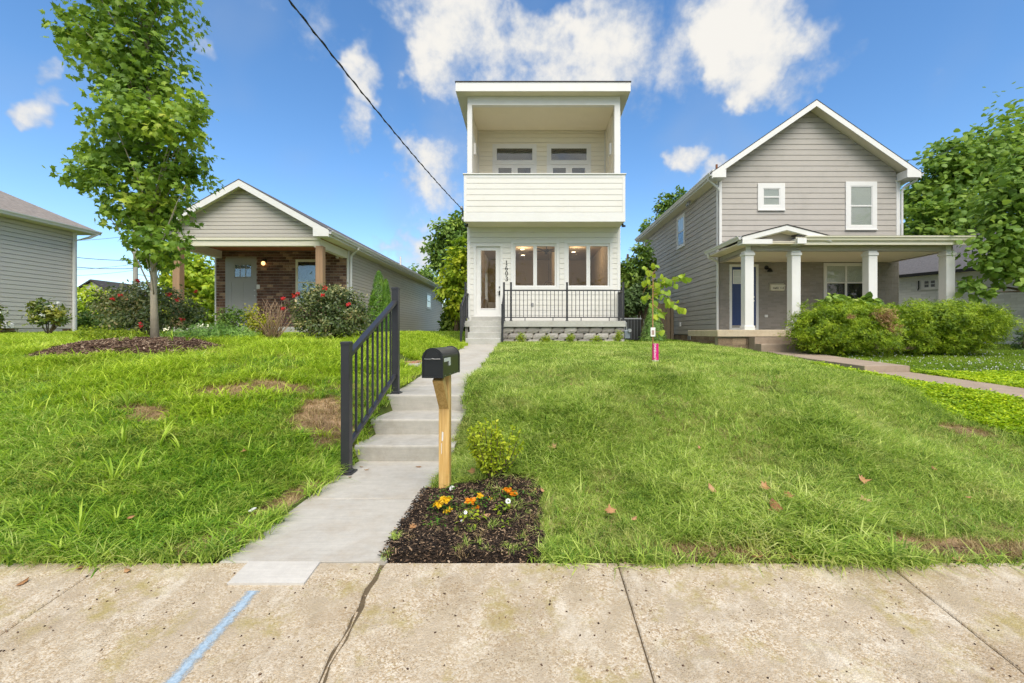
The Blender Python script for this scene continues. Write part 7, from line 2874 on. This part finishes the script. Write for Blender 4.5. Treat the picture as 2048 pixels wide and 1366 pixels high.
# crumbs of soil and grit along the foot of the lawn
xy = rnd_xy(5000, -.9, 6.5, 2.54, 2.80, 25)
k = (BARE(xy[:, 0], xy[:, 1]) > .15) | (r.uniform(0, 1, len(xy)) < .06)
xy = xy[k]
zc = np.where(xy[:, 1] < 2.565, swz(xy[:, 1]) + .002, H(xy[:, 0], xy[:, 1]) + .004)
o = chips('soil_crumbs', None, xy, zc, BCHIP, 26, .008, .006)
tag(o, 'crumbs of soil and bark along the pavement edge', kind='stuff')
xy = rnd_xy(420, -2.6, 4.5, 1.75, 2.55, 27)
o = chips('pavement_grit', None, xy, swz(xy[:, 1]) + .002, BCHIP, 28, .005, .004)
tag(o, 'scattered dark grit on the pavement', kind='stuff')

# ---------------------------------------------------------------- fallen leaves
DLEAF = leaf_mat('dry_fallen_leaf', [(0, (.24, .10, .035)), (.5, (.46, .24, .10)), (1, (.62, .42, .24))], .15, .6, 9, .5)
spots = [(1551, 1043, .17, 'long curled orange leaf lying on the right bank, largest of the leaves', 0, 'oval'), (1424, 1003, .10, 'narrow brown leaf half sunk in the right bank turf', 0, 'oval'),
         (1105, 915, .10, 'torn tan leaf lying beside the lime shrub', 0, 'maple'), (1527, 998, .09, 'two lobed tan leaf above the large curled leaf', 0, 'maple'), (1575, 1015, .08, 'pinkish tan leaf just right of the large curled leaf', 0, 'maple'),
         (1727, 983, .10, 'broad pink tan leaf on the right bank', 0, 'maple'), (1728, 1022, .09, 'tan leaf lying below the broad pink one', 0, 'maple'), (1868, 958, .07, 'small pale leaf high on the right bank', 0, 'oval'),
         (1935, 1018, .06, 'yellowish leaf near the right end of the bank', 0, 'oval'), (1220, 1045, .09, 'brown curled leaf in the turf near the mulch bed', 0, 'maple'), (1268, 1066, .06, 'small tan leaf low on the right bank', 0, 'oval'),
         (1398, 914, .05, 'tiny tan leaf in the middle of the right bank', 0, 'oval'), (1143, 783, .06, 'pale leaf near the top of the right bank', 0, 'oval'), (1510, 1116, .10, 'bright orange leaf on the soil at the pavement edge', 1, 'maple'),
         (1600, 1122, .13, 'crumpled rust leaf half on the pavement edge', 1, 'maple'), (1915, 1122, .08, 'orange leaf on soil at the far pavement edge', 1, 'maple'),
         (838, 934, .07, 'brown curled leaf on the walk before the lowest step', 2, 'oval'), (733, 940, .06, 'dark leaf on the walk by the handrail post', 2, 'oval'), (723, 934, .05, 'small dark leaf at the foot of the steps', 2, 'oval'), (700, 955, .05, 'tan leaf beside the handrail base plate', 2, 'oval'),
         (862, 978, .09, 'curled brown leaf against the mailbox post', 2, 'maple'), (943, 963, .08, 'orange tan leaf on the mulch under the lime shrub', 0, 'maple'), (825, 1066, .06, 'pale torn leaf on the mulch next to the walk', 0, 'maple'),
         (1070, 994, .07, 'rust leaf at the turf edge of the mulch bed', 0, 'maple'), (975, 1042, .06, 'orange petal litter in the mulch bed', 0, 'oval'), (1085, 1005, .05, 'small tan leaf in the turf by the bed', 0, 'oval'),
         (488, 922, .06, 'pale pink leaf in the deep grass of the left bank', 0, 'maple'), (262, 1062, .06, 'tan leaf low on the left bank', 0, 'oval'), (160, 1138, .07, 'brown leaf where the left grass meets the pavement', 1, 'oval'), (255, 1144, .06, 'orange leaf on the pavement under the left grass', 1, 'oval'),
         (45, 1168, .07, 'curled brown leaf lying on the pavement', 1, 'oval'), (1540, 1045, .05, 'fragment beside the large curled leaf', 0, 'oval')]
for k, (px, py, s, lab, where, tp) in enumerate(spots):
    if where == 0:
        x, y, z = ghit(px, py)
        z += .085 if not BED(np.array(x), np.array(y)) else .035
    elif where == 2:
        y = (CZ - .006) * F / (py - VY)
        x, z = PX(px, y), .008
    else:
        # pavement plane
        y = (CZ + .122 * 2.57) * F / ((py - VY) + .122 * F)
        x = PX(px, y)
        z = swz(min(y, 2.56)) + .006 if y < 2.565 else float(H(x, y)) + .02
    s *= .85
    tv, tf = MAPLE if tp == 'maple' else OVAL
    q = np.random.default_rng(400 + k)
    v = tv.copy()
    v[:, 1] -= .45
    if tp == 'oval':
        v[:, 0] *= 1.1
    v = v * s
    cu = q.uniform(1.5, 4)
    v[:, 2] = cu * (v[:, 1] ** 2) / max(s, .01) * .35 + abs(v[:, 0]) * q.uniform(.1, .6)
    a = q.uniform(0, 6.28)
    ty = Matrix.Rotation(q.uniform(-.3, .3) + (.35 if where == 0 else 0), 3, 'X') @ Matrix.Rotation(a, 3, 'Z')
    v = v @ np.array(ty).T
    v[:, 2] -= v[:, 2].min() if where else 0
    me = np_mesh('fallen_leaf', v, tf, np.full(len(v), q.uniform(.1, .9)))
    o = link_mesh('fallen_leaf', me, DLEAF, None, (x, y, z))
    sd = o.modifiers.new('thickness', 'SOLIDIFY')
    sd.thickness = .0012
    tag(o, lab, 'leaf', 'fallen dry leaves')
# litter
x, y, z = ghit(505, 1035)
m = MB()
m.cbox(x - .012, x + .012, y - .03, y + .03, z + .05, z + .058, .002)
tag(m.build('paper_scrap', PAPER), 'small white paper scrap in the grass beside the walk', 'litter')
